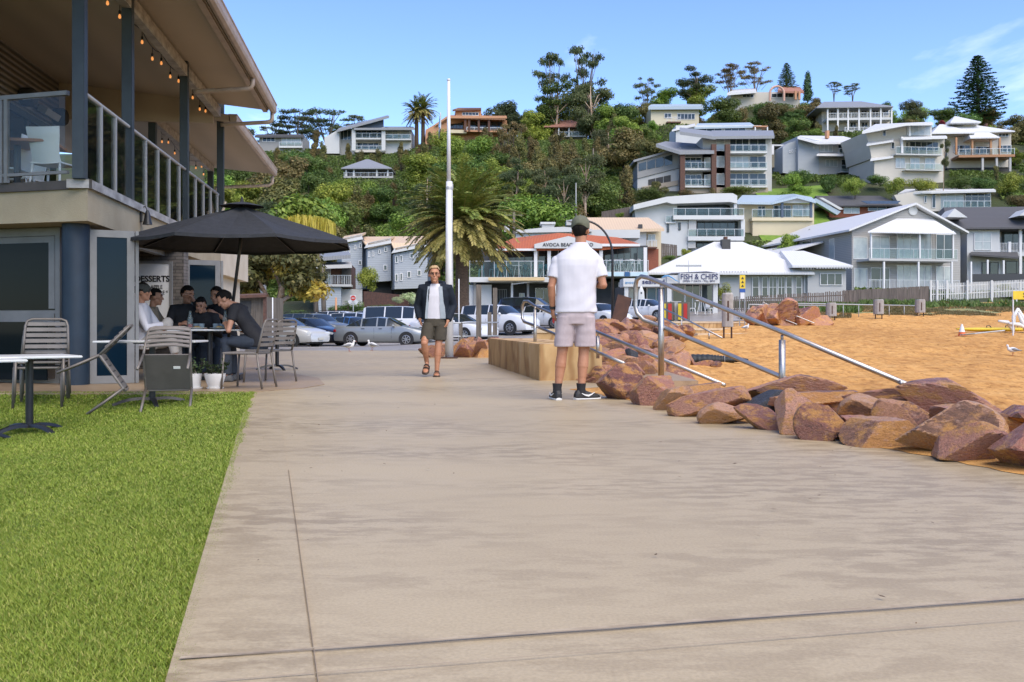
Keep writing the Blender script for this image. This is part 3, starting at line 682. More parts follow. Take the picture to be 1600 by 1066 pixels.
def tip(o, px, d, rz, tilt, z):
    o.location = (X(px, d), d, z); o.rotation_mode = 'QUATERNION'
    o.rotation_quaternion = (Matrix.Rotation(R(rz), 4, 'Z') @ Matrix.Rotation(R(-tilt), 4, 'X') @ Matrix.Translation((0, -.245, 0))).to_quaternion()
    off = o.rotation_quaternion.to_matrix() @ Vector((0, -.245, 0)); o.location = Vector(o.location) + off
tip(dup(ch, label='grey slatted chair tipped against the small table, dark seat underside showing its white sticker'), 258, 10.05, 14, 62, float(lawn_z(X(258, 10.05), 10.05)))
tip(dup(ch, label='grey slatted chair tipped sideways against the small table, legs sticking out to the left'), 139, 10.2, -72, 57, float(lawn_z(X(139, 10.2), 10.2)))
def cafe_table(label, size=(.75, .75), group='white café tables', h=.73, topm=None, r=.36):
    t = thing('cafe_table', label, 'table', group=group)
    mb = MB(); a, b = size[0] / 2, size[1] / 2; mb.box(-a, -b, h - .022, a, b, h); mb.build('tabletop', topm or M_top, t, bevel=.006)
    mb = MB(); mb.cyl((0, 0, .06), (0, 0, h - .035), .034, n=14); mb.box(-.16, -.16, h - .036, .16, .16, h - .0225); mb.build('pole', M_black, t, smooth=True, auto=40)
    for k in range(4):
        an = k * math.pi / 2 + .4; c, s = math.cos(an), math.sin(an); pr = []
        for f in (0, .25, .5, .75, 1.0):
            rr = .03 + f * (r - .03); z = .075 + .018 * math.sin(f * 3) - .062 * f ** 1.8; wd = .034 * (1 - .3 * f); hh = .018
            pr.append([(c * rr - s * wd, s * rr + c * wd, z - hh), (c * rr + s * wd, s * rr - c * wd, z - hh), (c * rr + s * wd * .6, s * rr - c * wd * .6, z + hh * .7), (c * rr - s * wd * .6, s * rr + c * wd * .6, z + hh * .7)])
        mb = MB(); mb.loft(pr); mb.build('foot', M_black, t, smooth=True, auto=50)
    return t
tA = put(cafe_table('white square café table on the lawn in front of the chair stack'), 46, 8.95, 38)
tB = put(dup(tA, label='white café table at the very edge of the lawn, only a corner showing'), -46, 8.25, 38)
tC = put(cafe_table('small white café table with two grey chairs tipped against it', (1.1, .62), r=.42), 238, 10.85, 4, None, -.0)
tD = put(cafe_table('white dining table crowded with cups, plates and a water bottle', (1.02, .72)), 328, 13.7, 6, .008)
tE = put(cafe_table('black standing table alone on the concrete behind the diners', (.62, .62), h=.74, topm=M_black, r=.38), 433, 17.2, 10, 0)
# ---------------------------------------------------------------- parasol
M_canopy = mat('charcoal_canvas', (.017, .019, .022), (.026, .028, .032), 14, .85, bump=.25, bscale=90)
um = thing('parasol', 'large open charcoal canvas parasol shading the diners', 'parasol', (X(378, 14), 14, 0), R(8))
n = 8; RR = 1.66
ring = [(RR * math.cos(2 * math.pi * (k + .5) / n), RR * math.sin(2 * math.pi * (k + .5) / n)) for k in range(n)]
mb = MB(); rings = []
for i in range(9):
    f = i / 8; z = 2.0 + .53 * (1 - f) ** .92
    rg = []
    for k in range(n * 4):
        a, b = ring[(k // 4) % n], ring[(k // 4 + 1) % n]; u = (k % 4) / 4
        sag = -.05 * math.sin(math.pi * u) * math.sin(math.pi * min(1, f * 1.0)) - .025 * math.sin(math.pi * u) * f
        rg.append(((a[0] * (1 - u) + b[0] * u) * max(f, .035), (a[1] * (1 - u) + b[1] * u) * max(f, .035), z + sag))
    rings.append(rg)
top = rings; bot = [[(x, y, z - .008) for x, y, z in r] for r in rings]
mb.loft(top, False, False); mb.loft([r[::-1] for r in bot], False, False)
hem = [[(x, y, z) for x, y, z in rings[-1]], [(x * 1.002, y * 1.002, z - .045) for x, y, z in rings[-1]]]; mb.loft(hem, False, False)
mb.build('canopy', M_canopy, um, smooth=False, fix=False)
mb = MB()
v0 = [[(a * .20 * q, b * .20 * q, 2.60 - .075 * q ** 1.3) for a, b in ring] for q in (.05, .5, 1)]; mb.loft(v0, True, False); mb.cyl((0, 0, 2.58), (0, 0, 2.67), .03, .012, n=8); mb.build('vent_cap', M_canopy, um, fix=False)
mb = MB(); mb.tube([(-.27, .05, .0), (-.02, 0, 2.0), (0, 0, 2.56)], .024, 10); mb.build('pole', M_black, um, smooth=True)
for k in range(n):
    a, b = ring[k]; mb = MB(); mb.bar((a * .03, b * .03, 2.50), (a * .98, b * .98, 1.985), .018, .026); mb.build('rib', M_black, um)
mb = MB(); mb.obox((-.27, .05, .05), (.55, .55, .07), (0, 0, 0)); mb.cyl((-.27, .05, .08), (-.25, .05, .3), .04, n=10); mb.build('base_plate', M_black, um)
# ---------------------------------------------------------------- leaves used by the pots, shrubs and trees
def leaf_mat(name, stops, tr=.25, rough=.5, hue=.04, val=.25):
    m = bpy.data.materials.new(name); MATS[name] = m; m.use_nodes = True; t = m.node_tree; b = t.nodes['Principled BSDF']
    gi = t.nodes.new('ShaderNodeNewGeometry'); oi = t.nodes.new('ShaderNodeObjectInfo')
    c = mixrgb(t, .5, ramp(t, gi.outputs['Random Per Island'], stops), ramp(t, noise(t, objvec(t), .8, 4), [(.30, stops[0][1]), (.48, stops[1][1]), (.70, stops[-1][1])]))
    h = t.nodes.new('ShaderNodeHueSaturation')
    for inp, lo, hi in (('Hue', .5 - hue, .5 + hue * .6), ('Value', 1 - val, 1 + val)):
        mr = t.nodes.new('ShaderNodeMapRange'); mr.inputs[3].default_value = lo; mr.inputs[4].default_value = hi
        wnz = t.nodes.new('ShaderNodeTexWhiteNoise'); wnz.noise_dimensions = '1D'
        ad = t.nodes.new('ShaderNodeMath'); ad.operation = 'ADD'; ad.inputs[1].default_value = 3.7 if inp == 'Hue' else 9.1
        t.links.new(oi.outputs['Random'], ad.inputs[0]); t.links.new(ad.outputs[0], wnz.inputs['W']); t.links.new(wnz.outputs['Value'], mr.inputs[0]); t.links.new(mr.outputs[0], h.inputs[inp])
    t.links.new(c, h.inputs['Color']); t.links.new(h.outputs[0], b.inputs['Base Color']); b.inputs['Roughness'].default_value = rough; b.inputs['Specular IOR Level'].default_value = .3
    if tr:
        tl = t.nodes.new('ShaderNodeBsdfTranslucent'); t.links.new(h.outputs[0], tl.inputs[0]); mxs = t.nodes.new('ShaderNodeMixShader'); mxs.inputs[0].default_value = tr
        t.links.new(b.outputs[0], mxs.inputs[1]); t.links.new(tl.outputs[0], mxs.inputs[2]); t.links.new(mxs.outputs[0], t.nodes['Material Output'].inputs[0])
    return m
def leaf_cloud(C, size, rs, up=.35, asp=.6, N0=None):
    """one small rhombic leaf at each centre; returns vertices, quads"""
    n = len(C); N = rs.normal(size=(n, 3)); N /= np.linalg.norm(N, axis=1)[:, None]; N[:, 2] = np.abs(N[:, 2]) + up
    if N0 is not None: N = N * .6 + N0
    N /= np.linalg.norm(N, axis=1)[:, None]
    A = np.cross(N, rs.normal(size=(n, 3))); A /= np.linalg.norm(A, axis=1)[:, None] + 1e-9; B = np.cross(N, A)
    s = np.broadcast_to(np.asarray(size, float), (n,)) * (.65 + .7 * rs.rand(n))
    a = A * s[:, None]; b = B * (s * asp)[:, None]
    V = np.stack([C - a, C - b * .9 + N * (s * .12)[:, None], C + a, C + b * .9 + N * (s * .12)[:, None]], 1).reshape(-1, 3)
    return V, np.arange(4 * n).reshape(-1, 4)
M_lf_pot = leaf_mat('pot_leaves', [(0, (.018, .04, .014)), (.6, (.04, .085, .03)), (1, (.09, .15, .06))])
M_soil_d = mat('potting_soil', (.02, .014, .01), (.035, .025, .018), 20, .95)
M_pot = mat('white_pot', (.72, .71, .69), (.62, .61, .59), 4, .5)
def pot_plant(label, px, d, w, h, flare, seed):
    t = thing('potted_plant', label, 'plant pot', (X(px, d), d, .008), group='white plant pots on the patio')
    mb = MB(); mb.lathe([(w * flare, 0), (w * flare + .002, .004), (w, h * .8), (w * 1.03, h), (w * .93, h), (w * .9, h - .02)], n=20); mb.lathe([(w * flare * 1.25, .0), (w * flare * 1.35, .02), (w * flare, .022)], n=20); p = mb.build('pot', M_pot, t, smooth=True, auto=35)
    mb = MB(); mb.lathe([(w * .9, h - .025), (w * .5, h - .015)], n=14); mb.build('soil', M_soil_d, p)
    rs = np.random.RandomState(seed); C = []; mb = MB()
    for k in range(16):
        a = rs.rand() * 6.28; l = .07 + .13 * rs.rand(); o = Vector((math.cos(a) * w * .5, math.sin(a) * w * .5, h - .02)); e = o + Vector((math.cos(a) * l * .6, math.sin(a) * l * .6, l)); mb.tube([o, (o + e) / 2 + Vector((0, 0, .02)), e], .003, 4)
        for f in np.linspace(.3, 1, 12): C.append(np.array(o + (e - o) * f) + rs.normal(0, .014, 3))
    mb.build('stems', M_soil_d, t); V, F = leaf_cloud(np.array(C), .024, rs, .3, .5); pydata_np('leaves', V, F, M_lf_pot, t)
pot_plant('white straight-sided pot with a small dark green plant, left of the pair', 301, 11.85, .105, .19, .86, 3)
pot_plant('white flared pot with a small dark green plant, right of the pair', 336, 11.85, .125, .19, .62, 4)
# ---------------------------------------------------------------- tableware on the crowded table
M_cup = mat('grey_blue_glaze', (.20, .27, .31), (.16, .22, .26), 9, .3)
M_plate = mat('pale_plate', (.55, .58, .58), None, rough=.3)
M_bglass = glass_mat('bottle_glass', (.85, .93, .93), .78)
M_food = mat('toasted_food', (.38, .2, .07), (.15, .17, .05), 30, .8)
M_juice = mat('red_juice', (.45, .05, .03), None, rough=.3)
tz = .008 + .73
def ware(name, label, cat, px, d, prof, m, group='tableware on the crowded table', n=14, extra=None):
    t = thing(name, label, cat, (X(px, d), d, tz + .001), group=group); mb = MB(); mb.lathe(prof, n=n); mb.build('body', m, t, smooth=True, auto=50)
    if extra: mb = MB(); mb.lathe(extra[1], n=n); mb.build(extra[0], extra[2], t, smooth=True, auto=50)
    return t
bt = [(.036, 0), (.04, .01), (.04, .15), (.02, .2), (.017, .25), (.02, .26)]
ware('water_bottle', 'clear glass bottle with red drink at the left end of the table', 'bottle', 297, 13.62, bt, M_bglass, extra=('drink', [(.033, .008), (.035, .07), (.001, .071)], M_juice))
ware('water_bottle', 'clear glass water bottle in the middle of the table', 'bottle', 352, 13.55, bt, M_bglass, extra=('stopper', [(.02, .262), (.021, .285), (.006, .29)], M_black))
cupp = [(.03, 0), (.034, .004), (.042, .08), (.039, .08), (.032, .01), (.001, .008)]
for i, (px, d, l) in enumerate(((306, 13.75, 'grey-blue cup beside the bottle of red drink'), (315, 13.6, 'grey-blue cup right of the left bottle'), (337, 13.8, 'grey-blue cup left of the middle bottle, behind the plate'), (346, 13.9, 'grey-blue cup directly behind the middle bottle'), (363, 13.6, 'grey-blue cup near the right end of the table'))):
    ware('coffee_cup', l, 'cup', px, d, cupp, M_cup)
pl = [(.07, 0), (.075, .004), (.135, .022), (.13, .025), (.07, .009), (.001, .008)]
for px, d, l in ((308, 13.45, 'white oval plate at the left front of the table'), (343, 13.45, 'blue-grey plate with food at the middle front of the table')):
    ware('dinner_plate', l, 'plate', px, d, pl, M_plate if px < 320 else M_cup, n=22, extra=('food', [(.06, .0095), (.055, .03), (.02, .045)], M_food))
# ---------------------------------------------------------------- white chairs and wooden tables on the deck
def shell_chair(label):
    t = thing('shell_chair', label, 'chair', group='white chairs on the upper deck')
    def sheet(pts, wd, th, crv):
        mb = MB(); rg = []
        for (y, z), w_ in zip(pts, wd):
            r = []
            for k in range(9):
                u = -1 + k / 4; r.append((u * w_, y + crv * (u * u) * .06, z + .012 * u * u))
            rg.append(r + [(x, yy - th * .5, zz - th) for x, yy, zz in r[::-1]])
        mb.loft(rg); return mb
    sheet([(.22, .44), (.1, .435), (-.1, .43), (-.2, .435)], (.21, .225, .225, .215), .02, 0).build('seat', M_white_p, t, smooth=True, auto=50)
    sheet([(-.2, .44), (-.225, .52), (-.25, .65), (-.275, .78), (-.30, .90)], (.20, .195, .205, .225, .235), .02, .6).build('backrest', M_white_p, t, smooth=True, auto=50)
    for sx in (-1, 1):
        for y0, y1 in ((.19, .22), (-.18, -.25)):
            mb = MB(); mb.tube([(sx * .19, y0, .43), (sx * .21, (y0 + y1) / 2, .2), (sx * .215, y1, .003)], [.018, .016, .012], 6); mb.build('leg', M_white_p, t, smooth=True)
    return t
wc = shell_chair('white plastic chair with its back to the corner of the deck balustrade')
def deckput(o, px, py, x, rz):
    """at a column, a given distance inside the side balustrade"""
    y, z = CF.onx(px, py, x); v = CF.o + CF.ex * x + CF.ey * y; o.location = (v.x, v.y, KT - .09); o.rotation_euler = (0, 0, CF.rz + R(rz)); return o
deckput(wc, 84, 240, -.75, -12)
for px, x, rz, l in ((38, -1.7, 160, 'white plastic chair on the far side of the deck table, half hidden by its leg'), (20, -1.5, 80, 'white plastic chair at the left edge, beside the oak deck table'), (152, -.55, 95, 'white plastic chair just behind the first glass panel past the corner post'), (186, -.6, 100, 'white plastic chair behind the glass left of the second deck post'), (228, -.6, 250, 'white plastic chair behind the glass right of the second deck post'), (262, -.55, 90, 'white plastic chair far along the deck before the third post')):
    deckput(dup(wc, label=l), px, 240, x, rz)
def deck_table(label, px, x):
    t = thing('deck_table', label, 'table', group='oak tables on the upper deck'); mb = MB(); mb.box(-.55, -.38, .70, .55, .38, .74); mb.build('tabletop', M_woodtop, t, bevel=.005)
    mb = MB(); mb.cyl((0, 0, .02), (0, 0, .70), .045, n=10); mb.build('pole', M_black, t); mb = MB(); mb.box(-.3, -.3, 0, .3, .3, .02); mb.build('base_plate', M_black, t); return deckput(t, px, 240, x, 5)
deck_table('oak-topped table on the deck behind the front balustrade', 27, -1.25); deck_table('oak-topped table further along the deck by the back glazing', 100, -2.4)
# ================================================================ people
M_skin = mat('tanned_skin', (.44, .215, .125), (.37, .165, .09), 9, .5, spec=.35)
M_skin2 = mat('warm_skin', (.46, .24, .15), (.40, .20, .12), 9, .5, spec=.35)
M_tee_w = mat('white_cotton', (.60, .59, .62), (.55, .54, .575), 5, .85)
M_short_g = mat('mauve_grey_cotton', (.47, .395, .40), (.40, .335, .34), 14, .9)
M_short_o = mat('olive_cotton', (.060, .050, .034), (.045, .038, .026), 9, .9)
M_cap = mat('olive_cap', (.125, .130, .085), (.10, .105, .07), 20, .85)
M_hair_b = mat('black_hair', (.006, .005, .0045), (.014, .011, .009), 30, .8, spec=.15, stretch=(1, 1, .2))
M_hair_l = mat('sandy_hair', (.52, .36, .18), (.34, .21, .09), 30, .6, stretch=(1, 1, .3))
M_navy = mat('navy_shell', (.010, .014, .022), (.016, .022, .032), 6, .8, spec=.2, bump=.15, bscale=12)
M_lining = mat('grey_lining', (.30, .34, .37), (.24, .28, .31), 8, .7)
M_tee_b = mat('black_cotton', (.010, .010, .012), (.018, .018, .02), 9, .85)
M_jean = mat('dark_denim', (.020, .028, .042), (.03, .04, .055), 18, .85)
M_khaki = mat('pale_trousers', (.42, .39, .35), (.36, .33, .29), 9, .85)
M_shoe = mat('black_shoe', (.013, .013, .014), (.022, .022, .023), 14, .6)
M_sole = mat('white_sole', (.70, .70, .68), (.6, .6, .58), 8, .6)
M_sandal = mat('brown_leather', (.05, .028, .016), (.035, .02, .012), 14, .6)
M_eye = mat('dark_eye', (.015, .012, .01), None, rough=.15)
M_lip = mat('lips', (.30, .11, .08), None, rough=.5)
M_teeth = mat('teeth', (.7, .68, .62), None, rough=.3)
M_red = mat('red_case', (.6, .05, .05), None, rough=.4)
def V3(*a): return Vector(a)
def ellring(c, rx, ry, n=28, p=2.5, ax=None, ay=None):
    ax = ax or V3(1, 0, 0); ay = ay or V3(0, 1, 0); out = []
    for k in range(n):
        a = 2 * math.pi * k / n; ca, sa = math.cos(a), math.sin(a)
        out.append(Vector(c) + ax * (rx * math.copysign(abs(ca) ** (2 / p), ca)) + ay * (ry * math.copysign(abs(sa) ** (2 / p), sa)))
    return out
def head(mb, hc, M, s=1.0):
    f = lambda x, y, z: Vector(hc) + M @ (V3(x, y, z) * s)
    mb.ball(f(0, -.008, .028), (.077 * s, .096 * s, .098 * s), 18, 12, M=M); mb.ball(f(0, .022, -.055), (.060 * s, .072 * s, .070 * s), 16, 10, M=M)
    mb.ball(f(0, .066, -.098), (.030 * s, .026 * s, .022 * s), 10, 8, M=M); mb.caps(f(0, .092, .015), f(0, .108, -.022), .010 * s, .016 * s, 8)
    mb.ball(f(0, .085, .034), (.05 * s, .016 * s, .012 * s), 10, 6, M=M); mb.ball(f(0, .088, -.062), (.026 * s, .012 * s, .012 * s), 10, 6, M=M)
    for sx in (-1, 1):
        mb.ball(f(sx * .079, -.008, -.012), (.010 * s, .024 * s, .034 * s), 8, 8, M=M); mb.ball(f(sx * .043, .066, -.02), (.024 * s, .022 * s, .026 * s), 8, 6, M=M)
def face_bits(t, hc, M, s=1.0, smile=False):
    f = lambda x, y, z: Vector(hc) + M @ (V3(x, y, z) * s)
    for sx in (-1, 1):
        mb = MB(); mb.ball(f(sx * .031, .082, .010), (.012 * s, .006 * s, .006 * s), 10, 6, M=M); mb.build('eye', M_eye, t, smooth=True)
        mb = MB(); mb.tube([f(sx * .012, .093, .034), f(sx * .032, .094, .040), f(sx * .05, .083, .034)], .0045 * s, 5); mb.build('eyebrow', M_hair_b if not smile else M_hair_l, t, smooth=True)
    mb = MB(); mb.tube([f(-.024, .087, -.058), f(-.012, .0945, -.063), f(.012, .0945, -.063), f(.024, .087, -.058)], .0045 * s, 6); mb.build('mouth', M_lip, t, smooth=True)
def hair(t, hc, M, m, s=1.0, front=.05, low=-.05, vol=1.0, seed=1, name='hair', back=.06):
    mb = MB(); mb.ball((0, -.010, .030), (.086 * s * vol, .106 * s * vol, .108 * s * vol), 34, 24); V = np.array(mb.v); nz_ = vnoise(V, seed, 60) + .6 * vnoise(V, seed + 5, 130)
    V *= (1 + .045 * nz_)[:, None]; jg = .014 * vnoise(V, seed + 2, 110); keep = ~(((V[:, 1] > .018 * s) & (V[:, 2] + jg < front * s + .25 * (V[:, 1] - .09 * s))) | (V[:, 2] < low * s - (.02 * s) * (V[:, 1] < -back * s)) | ((np.abs(V[:, 0]) > .068 * s) & (V[:, 2] < .01 * s) & (V[:, 1] > -.045 * s)))
    mb.v = [tuple(Vector(hc) + M @ Vector(p)) for p in V]; mb.f = [fc for fc in mb.f if all(keep[i] for i in fc)]; mb.m = [0] * len(mb.f)
    return mb.build(name, m, t, smooth=True, fix=False)
def hand(mb, w, d, n, side, curl=.5, s=1.0):
    """palm from the wrist along d, palm facing n; side=+1 puts the thumb on d x n's side"""
    d = Vector(d).normalized(); n = Vector(n); n = (n - d * n.dot(d)).normalized(); a = d.cross(n) * side; w = Vector(w)
    M = Matrix((a, d, n)).transposed()
    mb.ball(w + d * .045 * s, (.040 * s, .052 * s, .017 * s), 12, 8, M=M)
    for k, (x, ln) in enumerate(((.030, .072), (.010, .082), (-.011, .076), (-.031, .06))):
        p0 = w + d * (.08 - .006 * abs(k - 1.2)) * s + a * x * s; c1 = curl * (.55 + .12 * k); c2 = curl * (1.35 + .12 * k)
        p1 = p0 + (d * math.cos(c1) + n * math.sin(c1)) * ln * .5 * s; p2 = p1 + (d * math.cos(c2) + n * math.sin(c2)) * ln * .32 * s; p3 = p2 + (d * math.cos(c2 * 1.4) + n * math.sin(c2 * 1.4)) * ln * .25 * s
        mb.caps(p0 - d * .02 * s, p1, .0105 * s, .0095 * s, 8); mb.caps(p1, p2, .0095 * s, .0085 * s, 8); mb.caps(p2, p3, .0085 * s, .0075 * s, 8)
    p0 = w + d * .028 * s + a * .03 * s; p1 = p0 + (a * .8 + d * .75 + n * .25).normalized() * .038 * s; p2 = p1 + (d * .9 + n * .45 + a * .1).normalized() * .034 * s
    mb.caps(p0, p1, .0145 * s, .0115 * s, 8); mb.caps(p1, p2, .0115 * s, .0085 * s, 8)
def leg(mb, hip, kn, an, s=1.0, th=.088):
    hip, kn, an = Vector(hip), Vector(kn), Vector(an); mb.caps(hip, kn + (hip - kn) * .12, th * s, .060 * s, 14); mb.caps(kn + (hip - kn) * .1, kn + (an - kn) * .1, .061 * s, .055 * s, 14)
    cf = kn + (an - kn) * .34; t = (an - kn).normalized(); b = V3(0, 0, 0)
    mb.caps(kn, cf, .054 * s, .061 * s, 14); mb.caps(cf, kn + (an - kn) * .62, .061 * s, .047 * s, 14); mb.caps(kn + (an - kn) * .58, an, .048 * s, .036 * s, 12)
def arm(mb, sh, el, wr, s=1.0):
    sh, el, wr = Vector(sh), Vector(el), Vector(wr); mb.caps(sh, sh + (el - sh) * .5, .054 * s, .049 * s, 12); mb.caps(sh + (el - sh) * .5, el, .049 * s, .039 * s, 12); mb.caps(el, el + (wr - el) * .35, .041 * s, .042 * s, 12); mb.caps(el + (wr - el) * .35, wr, .042 * s, .028 * s, 12)
def shoe_loft(mb, an, d, L=.285, grow=0.0, z0=0.0, sole=False, up=None, hs=1.0):
    """shoe or foot from heel to toe along d; an is the ankle's plan point and ground height"""
    d = Vector(d).normalized(); up = Vector(up).normalized() if up else V3(0, 0, 1); a = d.cross(up).normalized(); o = Vector(an) - d * .075
    rg = []
    for t, w_, h in ((-.005, .022, .055), (.015, .034, .088), (.06, .039, .105), (.10, .040, .092), (.15, .044, .070), (.20, .050, .055), (.245, .046, .044), (.275, .032, .034), (.288, .012, .024)):
        t *= L / .285; w_ += grow; h = (h * hs + grow) if not sole else .026
        c = o + d * t; rg.append([c + a * (w_ * x) + up * (z0 + h * z) for x, z in ((-.9, 0), (-1, .25), (-.96, .55), (-.6, .92), (0, 1), (.6, .92), (.96, .55), (1, .25), (.9, 0))])
    mb.loft(rg)
def tuberings(mb, pts, rs, n=22, flat=1.0):
    mb.tube(pts, rs, n)
def folds(amp, fx=(16, 4, 22), seed=3):
    def f(co, no):
        q = co * np.array(fx); h = vnoise(q, seed, .55) + .5 * vnoise(q, seed + 9, 1.2); return co + no * (h * amp)[:, None]
    return f
# ---------------------------------------------------------------- man in white T-shirt seen from behind
t = thing('person', 'man seen from behind in olive cap, white T-shirt and pale shorts', 'person', (X(900, 10.2), 10.2, 0))
hc = V3(.05, .02, 1.80); HM = Matrix.Rotation(R(-14), 3, 'Z')
aL, aR = V3(-.20, -.02, .0), V3(.055, .0, .0)
mb = MB(); head(mb, hc, HM, 1.08); mb.caps((.05, -.005, 1.60), hc + V3(0, -.02, -.03), .066, .060, 14); mb.caps((-.10, 0, 1.54), (.16, 0, 1.54), .045, .045, 12)
leg(mb, (-.10, 0, .92), (-.145, .02, .51), (-.195, -.005, .10), 1.06); leg(mb, (.10, 0, .92), (.085, .03, .51), (.055, -.005, .10), 1.06)
mb.ball((0, 0, .95), (.17, .12, .14), 16, 10)
sL, eL, wL = V3(-.205, 0, 1.465), V3(-.262, -.03, 1.20), V3(-.245, .05, .965); sR, eR, wR = V3(.232, 0, 1.46), V3(.285, -.04, 1.215), V3(.20, .22, 1.24)
arm(mb, sL, eL, wL, 1.06); arm(mb, sR, eR, wR, 1.06)
hand(mb, wL, (.02, .12, -1), (1, .25, 0), -1, .75, 1.05); hand(mb, wR, (-.5, .8, .15), (0, 0, -1), 1, .8, 1.05)
remesh(mb, 'body', M_skin, t, .0058, 3)
face_bits(t, hc, HM, 1.08); hair(t, hc, HM, M_hair_b, 1.085, .09, -.07, .99, 4)
mb = MB()
for z, cx_, rx, ry in ((.925, .0, .222, .150), (.95, 0, .222, .15), (1.05, -.002, .213, .148), (1.18, 0, .208, .143), (1.32, .004, .218, .142), (1.42, .012, .232, .140), (1.485, .016, .238, .130), (1.535, .02, .226, .112), (1.575, .026, .178, .098), (1.615, .034, .118, .085), (1.65, .044, .088, .073), (1.668, .048, .074, .066)):
    mb.loft if False else None
    mb.__dict__.setdefault('rg', []).append(ellring((cx_, -.005, z), rx, ry, 30, 2.5))
mb.loft(mb.rg)
for s0, e0, r0 in ((sL, eL, .078), (sR, eR, .080)):
    en = s0 + (e0 - s0) * .66; sg = math.copysign(1, s0.x); mb.caps(s0 + V3(-sg * .13, 0, .01), s0 + V3(-sg * .008, 0, -.004), .066, .074, 18); mb.tube([s0 + V3(-sg * .012, 0, -.03), s0 + (e0 - s0) * .3, en], [.073, r0 * .90, r0 * .92], 20)
def teefold(co, no):
    h = np.zeros(len(co)); z = co[:, 2]; x = co[:, 0]; lo = 1 - np.clip((z - .92) / .5, 0, 1)
    h += .0042 * np.sin((z * 1.0 - x * .55) * 46 + 2.6 * np.sin(x * 9 + 1) + 3 * vnoise(co, 77, 4)) * lo ** 1.2 * (.4 + .6 * np.clip(.5 + 2.2 * x, 0, 1)); h += .0045 * vnoise(co * np.array([16, 6, 5]), 5, .7); h += .004 * np.sin(x * 34 + z * 6) * np.clip((z - 1.05) / .3, 0, 1) * np.clip((1.5 - z) / .2, 0, 1)
    return co + no * h[:, None]
remesh(mb, 'shirt', M_tee_w, t, .0075, 9, teefold)
mb = MB(); mb.loft([ellring(c, rx, ry, 28, 2.6) for c, rx, ry in (((0, .0, .80), .165, .135), ((0, 0, .88), .200, .142), ((0, 0, .955), .196, .138), ((0, 0, .975), .19, .132))])
mb.loft([ellring(c, rx, ry, 22, 2.3) for c, rx, ry in (((-.132, .01, .565), .098, .108), ((-.130, .01, .60), .099, .11), ((-.112, .005, .75), .105, .125), ((-.095, 0, .88), .108, .135))])
mb.loft([ellring(c, rx, ry, 22, 2.3) for c, rx, ry in (((.098, .015, .565), .112, .112), ((.099, .015, .60), .112, .113), ((.10, .008, .75), .110, .126), ((.095, 0, .88), .108, .135))])
remesh(mb, 'shorts', M_short_g, t, .008, 2, folds(.006, (9, 9, 22), 8))
# cap
mb = MB(); f = lambda x, y, z: hc + HM @ (V3(x, y, z) * 1.08)
prof = []
rgs = [[f(.089 * q * math.cos(a) * (1 + .0 * math.sin(a)), -.008 + .109 * q * math.sin(a), z + (.030 if math.sin(a) < -.55 and i == 0 else 0) * (abs(math.sin(a)) - .55) / .45) for a in [2 * math.pi * k / 36 for k in range(36)]] for i, (q, z) in enumerate(((1.0, .018), (1.02, .045), (1.0, .075), (.90, .105), (.70, .128), (.42, .142), (.10, .148)))]
mb.loft(rgs, False, True); cp = mb.build('cap', M_cap, t, smooth=True)
mb = MB(); mb.loft([[f(.075 * u, .085 + e * (1 - u * u) ** .5 * .085, .026 - .03 * u * u - .012 * e) for u in np.linspace(-.98, .98, 13)] + [f(.075 * u, .085 + e * (1 - u * u) ** .5 * .085, .020 - .03 * u * u - .012 * e) for u in np.linspace(.98, -.98, 13)] for e in (0, .5, 1)]); mb.build('brim', M_cap, cp, smooth=True)
mb = MB(); mb.ball(f(0, -.01, .150), .008, 8, 6); mb.build('button', M_cap, cp, smooth=True)
# watch, phone
dW = (wL - eL).normalized(); mb = MB(); mb.cyl(wL - dW * .035, wL - dW * .005, .036, .034, n=16); mb.build('watch_strap', M_shoe, t, smooth=True, auto=40)
ph = tag(bpy.data.objects.new('x', None)); bpy.data.objects.remove(ph)
phone = thing('mobile_phone', 'red phone case held in the left hand of the man in the cap', 'phone', (t.location.x - .235, 10.2 + .075, .868)); mb = MB(); mb.obox((0, 0, 0), (.016, .05, .11), (R(12), 0, R(8))); mb.build('case', M_red, phone, bevel=.005)
# socks and shoes
for an, d, nm in ((aL, V3(-.18, 1, 0), 0), (aR, V3(.88, .45, 0), 1)):
    mb = MB(); mb.tube([an + V3(0, 0, .07), an + V3(0, 0, .12), an + V3(0, .0, .175)], [.05, .045, .052], 16); mb.build('sock', M_tee_b, t, smooth=True, auto=50)
    mb = MB(); shoe_loft(mb, an, d, .30, .004, .012); sh = remesh(mb, 'shoe', M_shoe, t, .005, 2)
    mb = MB(); shoe_loft(mb, an, d, .31, .007, .001, True); mb.build('sole', M_sole, sh, smooth=True, auto=40)
    dd = d.normalized(); aa = dd.cross(V3(0, 0, 1))
    for sd in (-1, 1):      # the pale curved tick on the flank
        pts = [(-.02, .070, .041), (.02, .052, .045), (.06, .045, .049), (.10, .060, .050), (.135, .078, .044)]; ws = [.003, .008, .010, .006, .002]; mb = MB(); up = []; lo = []
        for (tt, z, ww), q in zip(pts, ws): c = an + dd * tt + aa * sd * (ww + .004) + V3(0, 0, z); up.append(c + V3(0, 0, q)); lo.append(c - V3(0, 0, q))
        rg = [[u, u + aa * sd * .004, l + aa * sd * .006, l] for u, l in zip(up, lo)]; mb.loft(rg); mb.build('tick_mark', M_sole, sh)
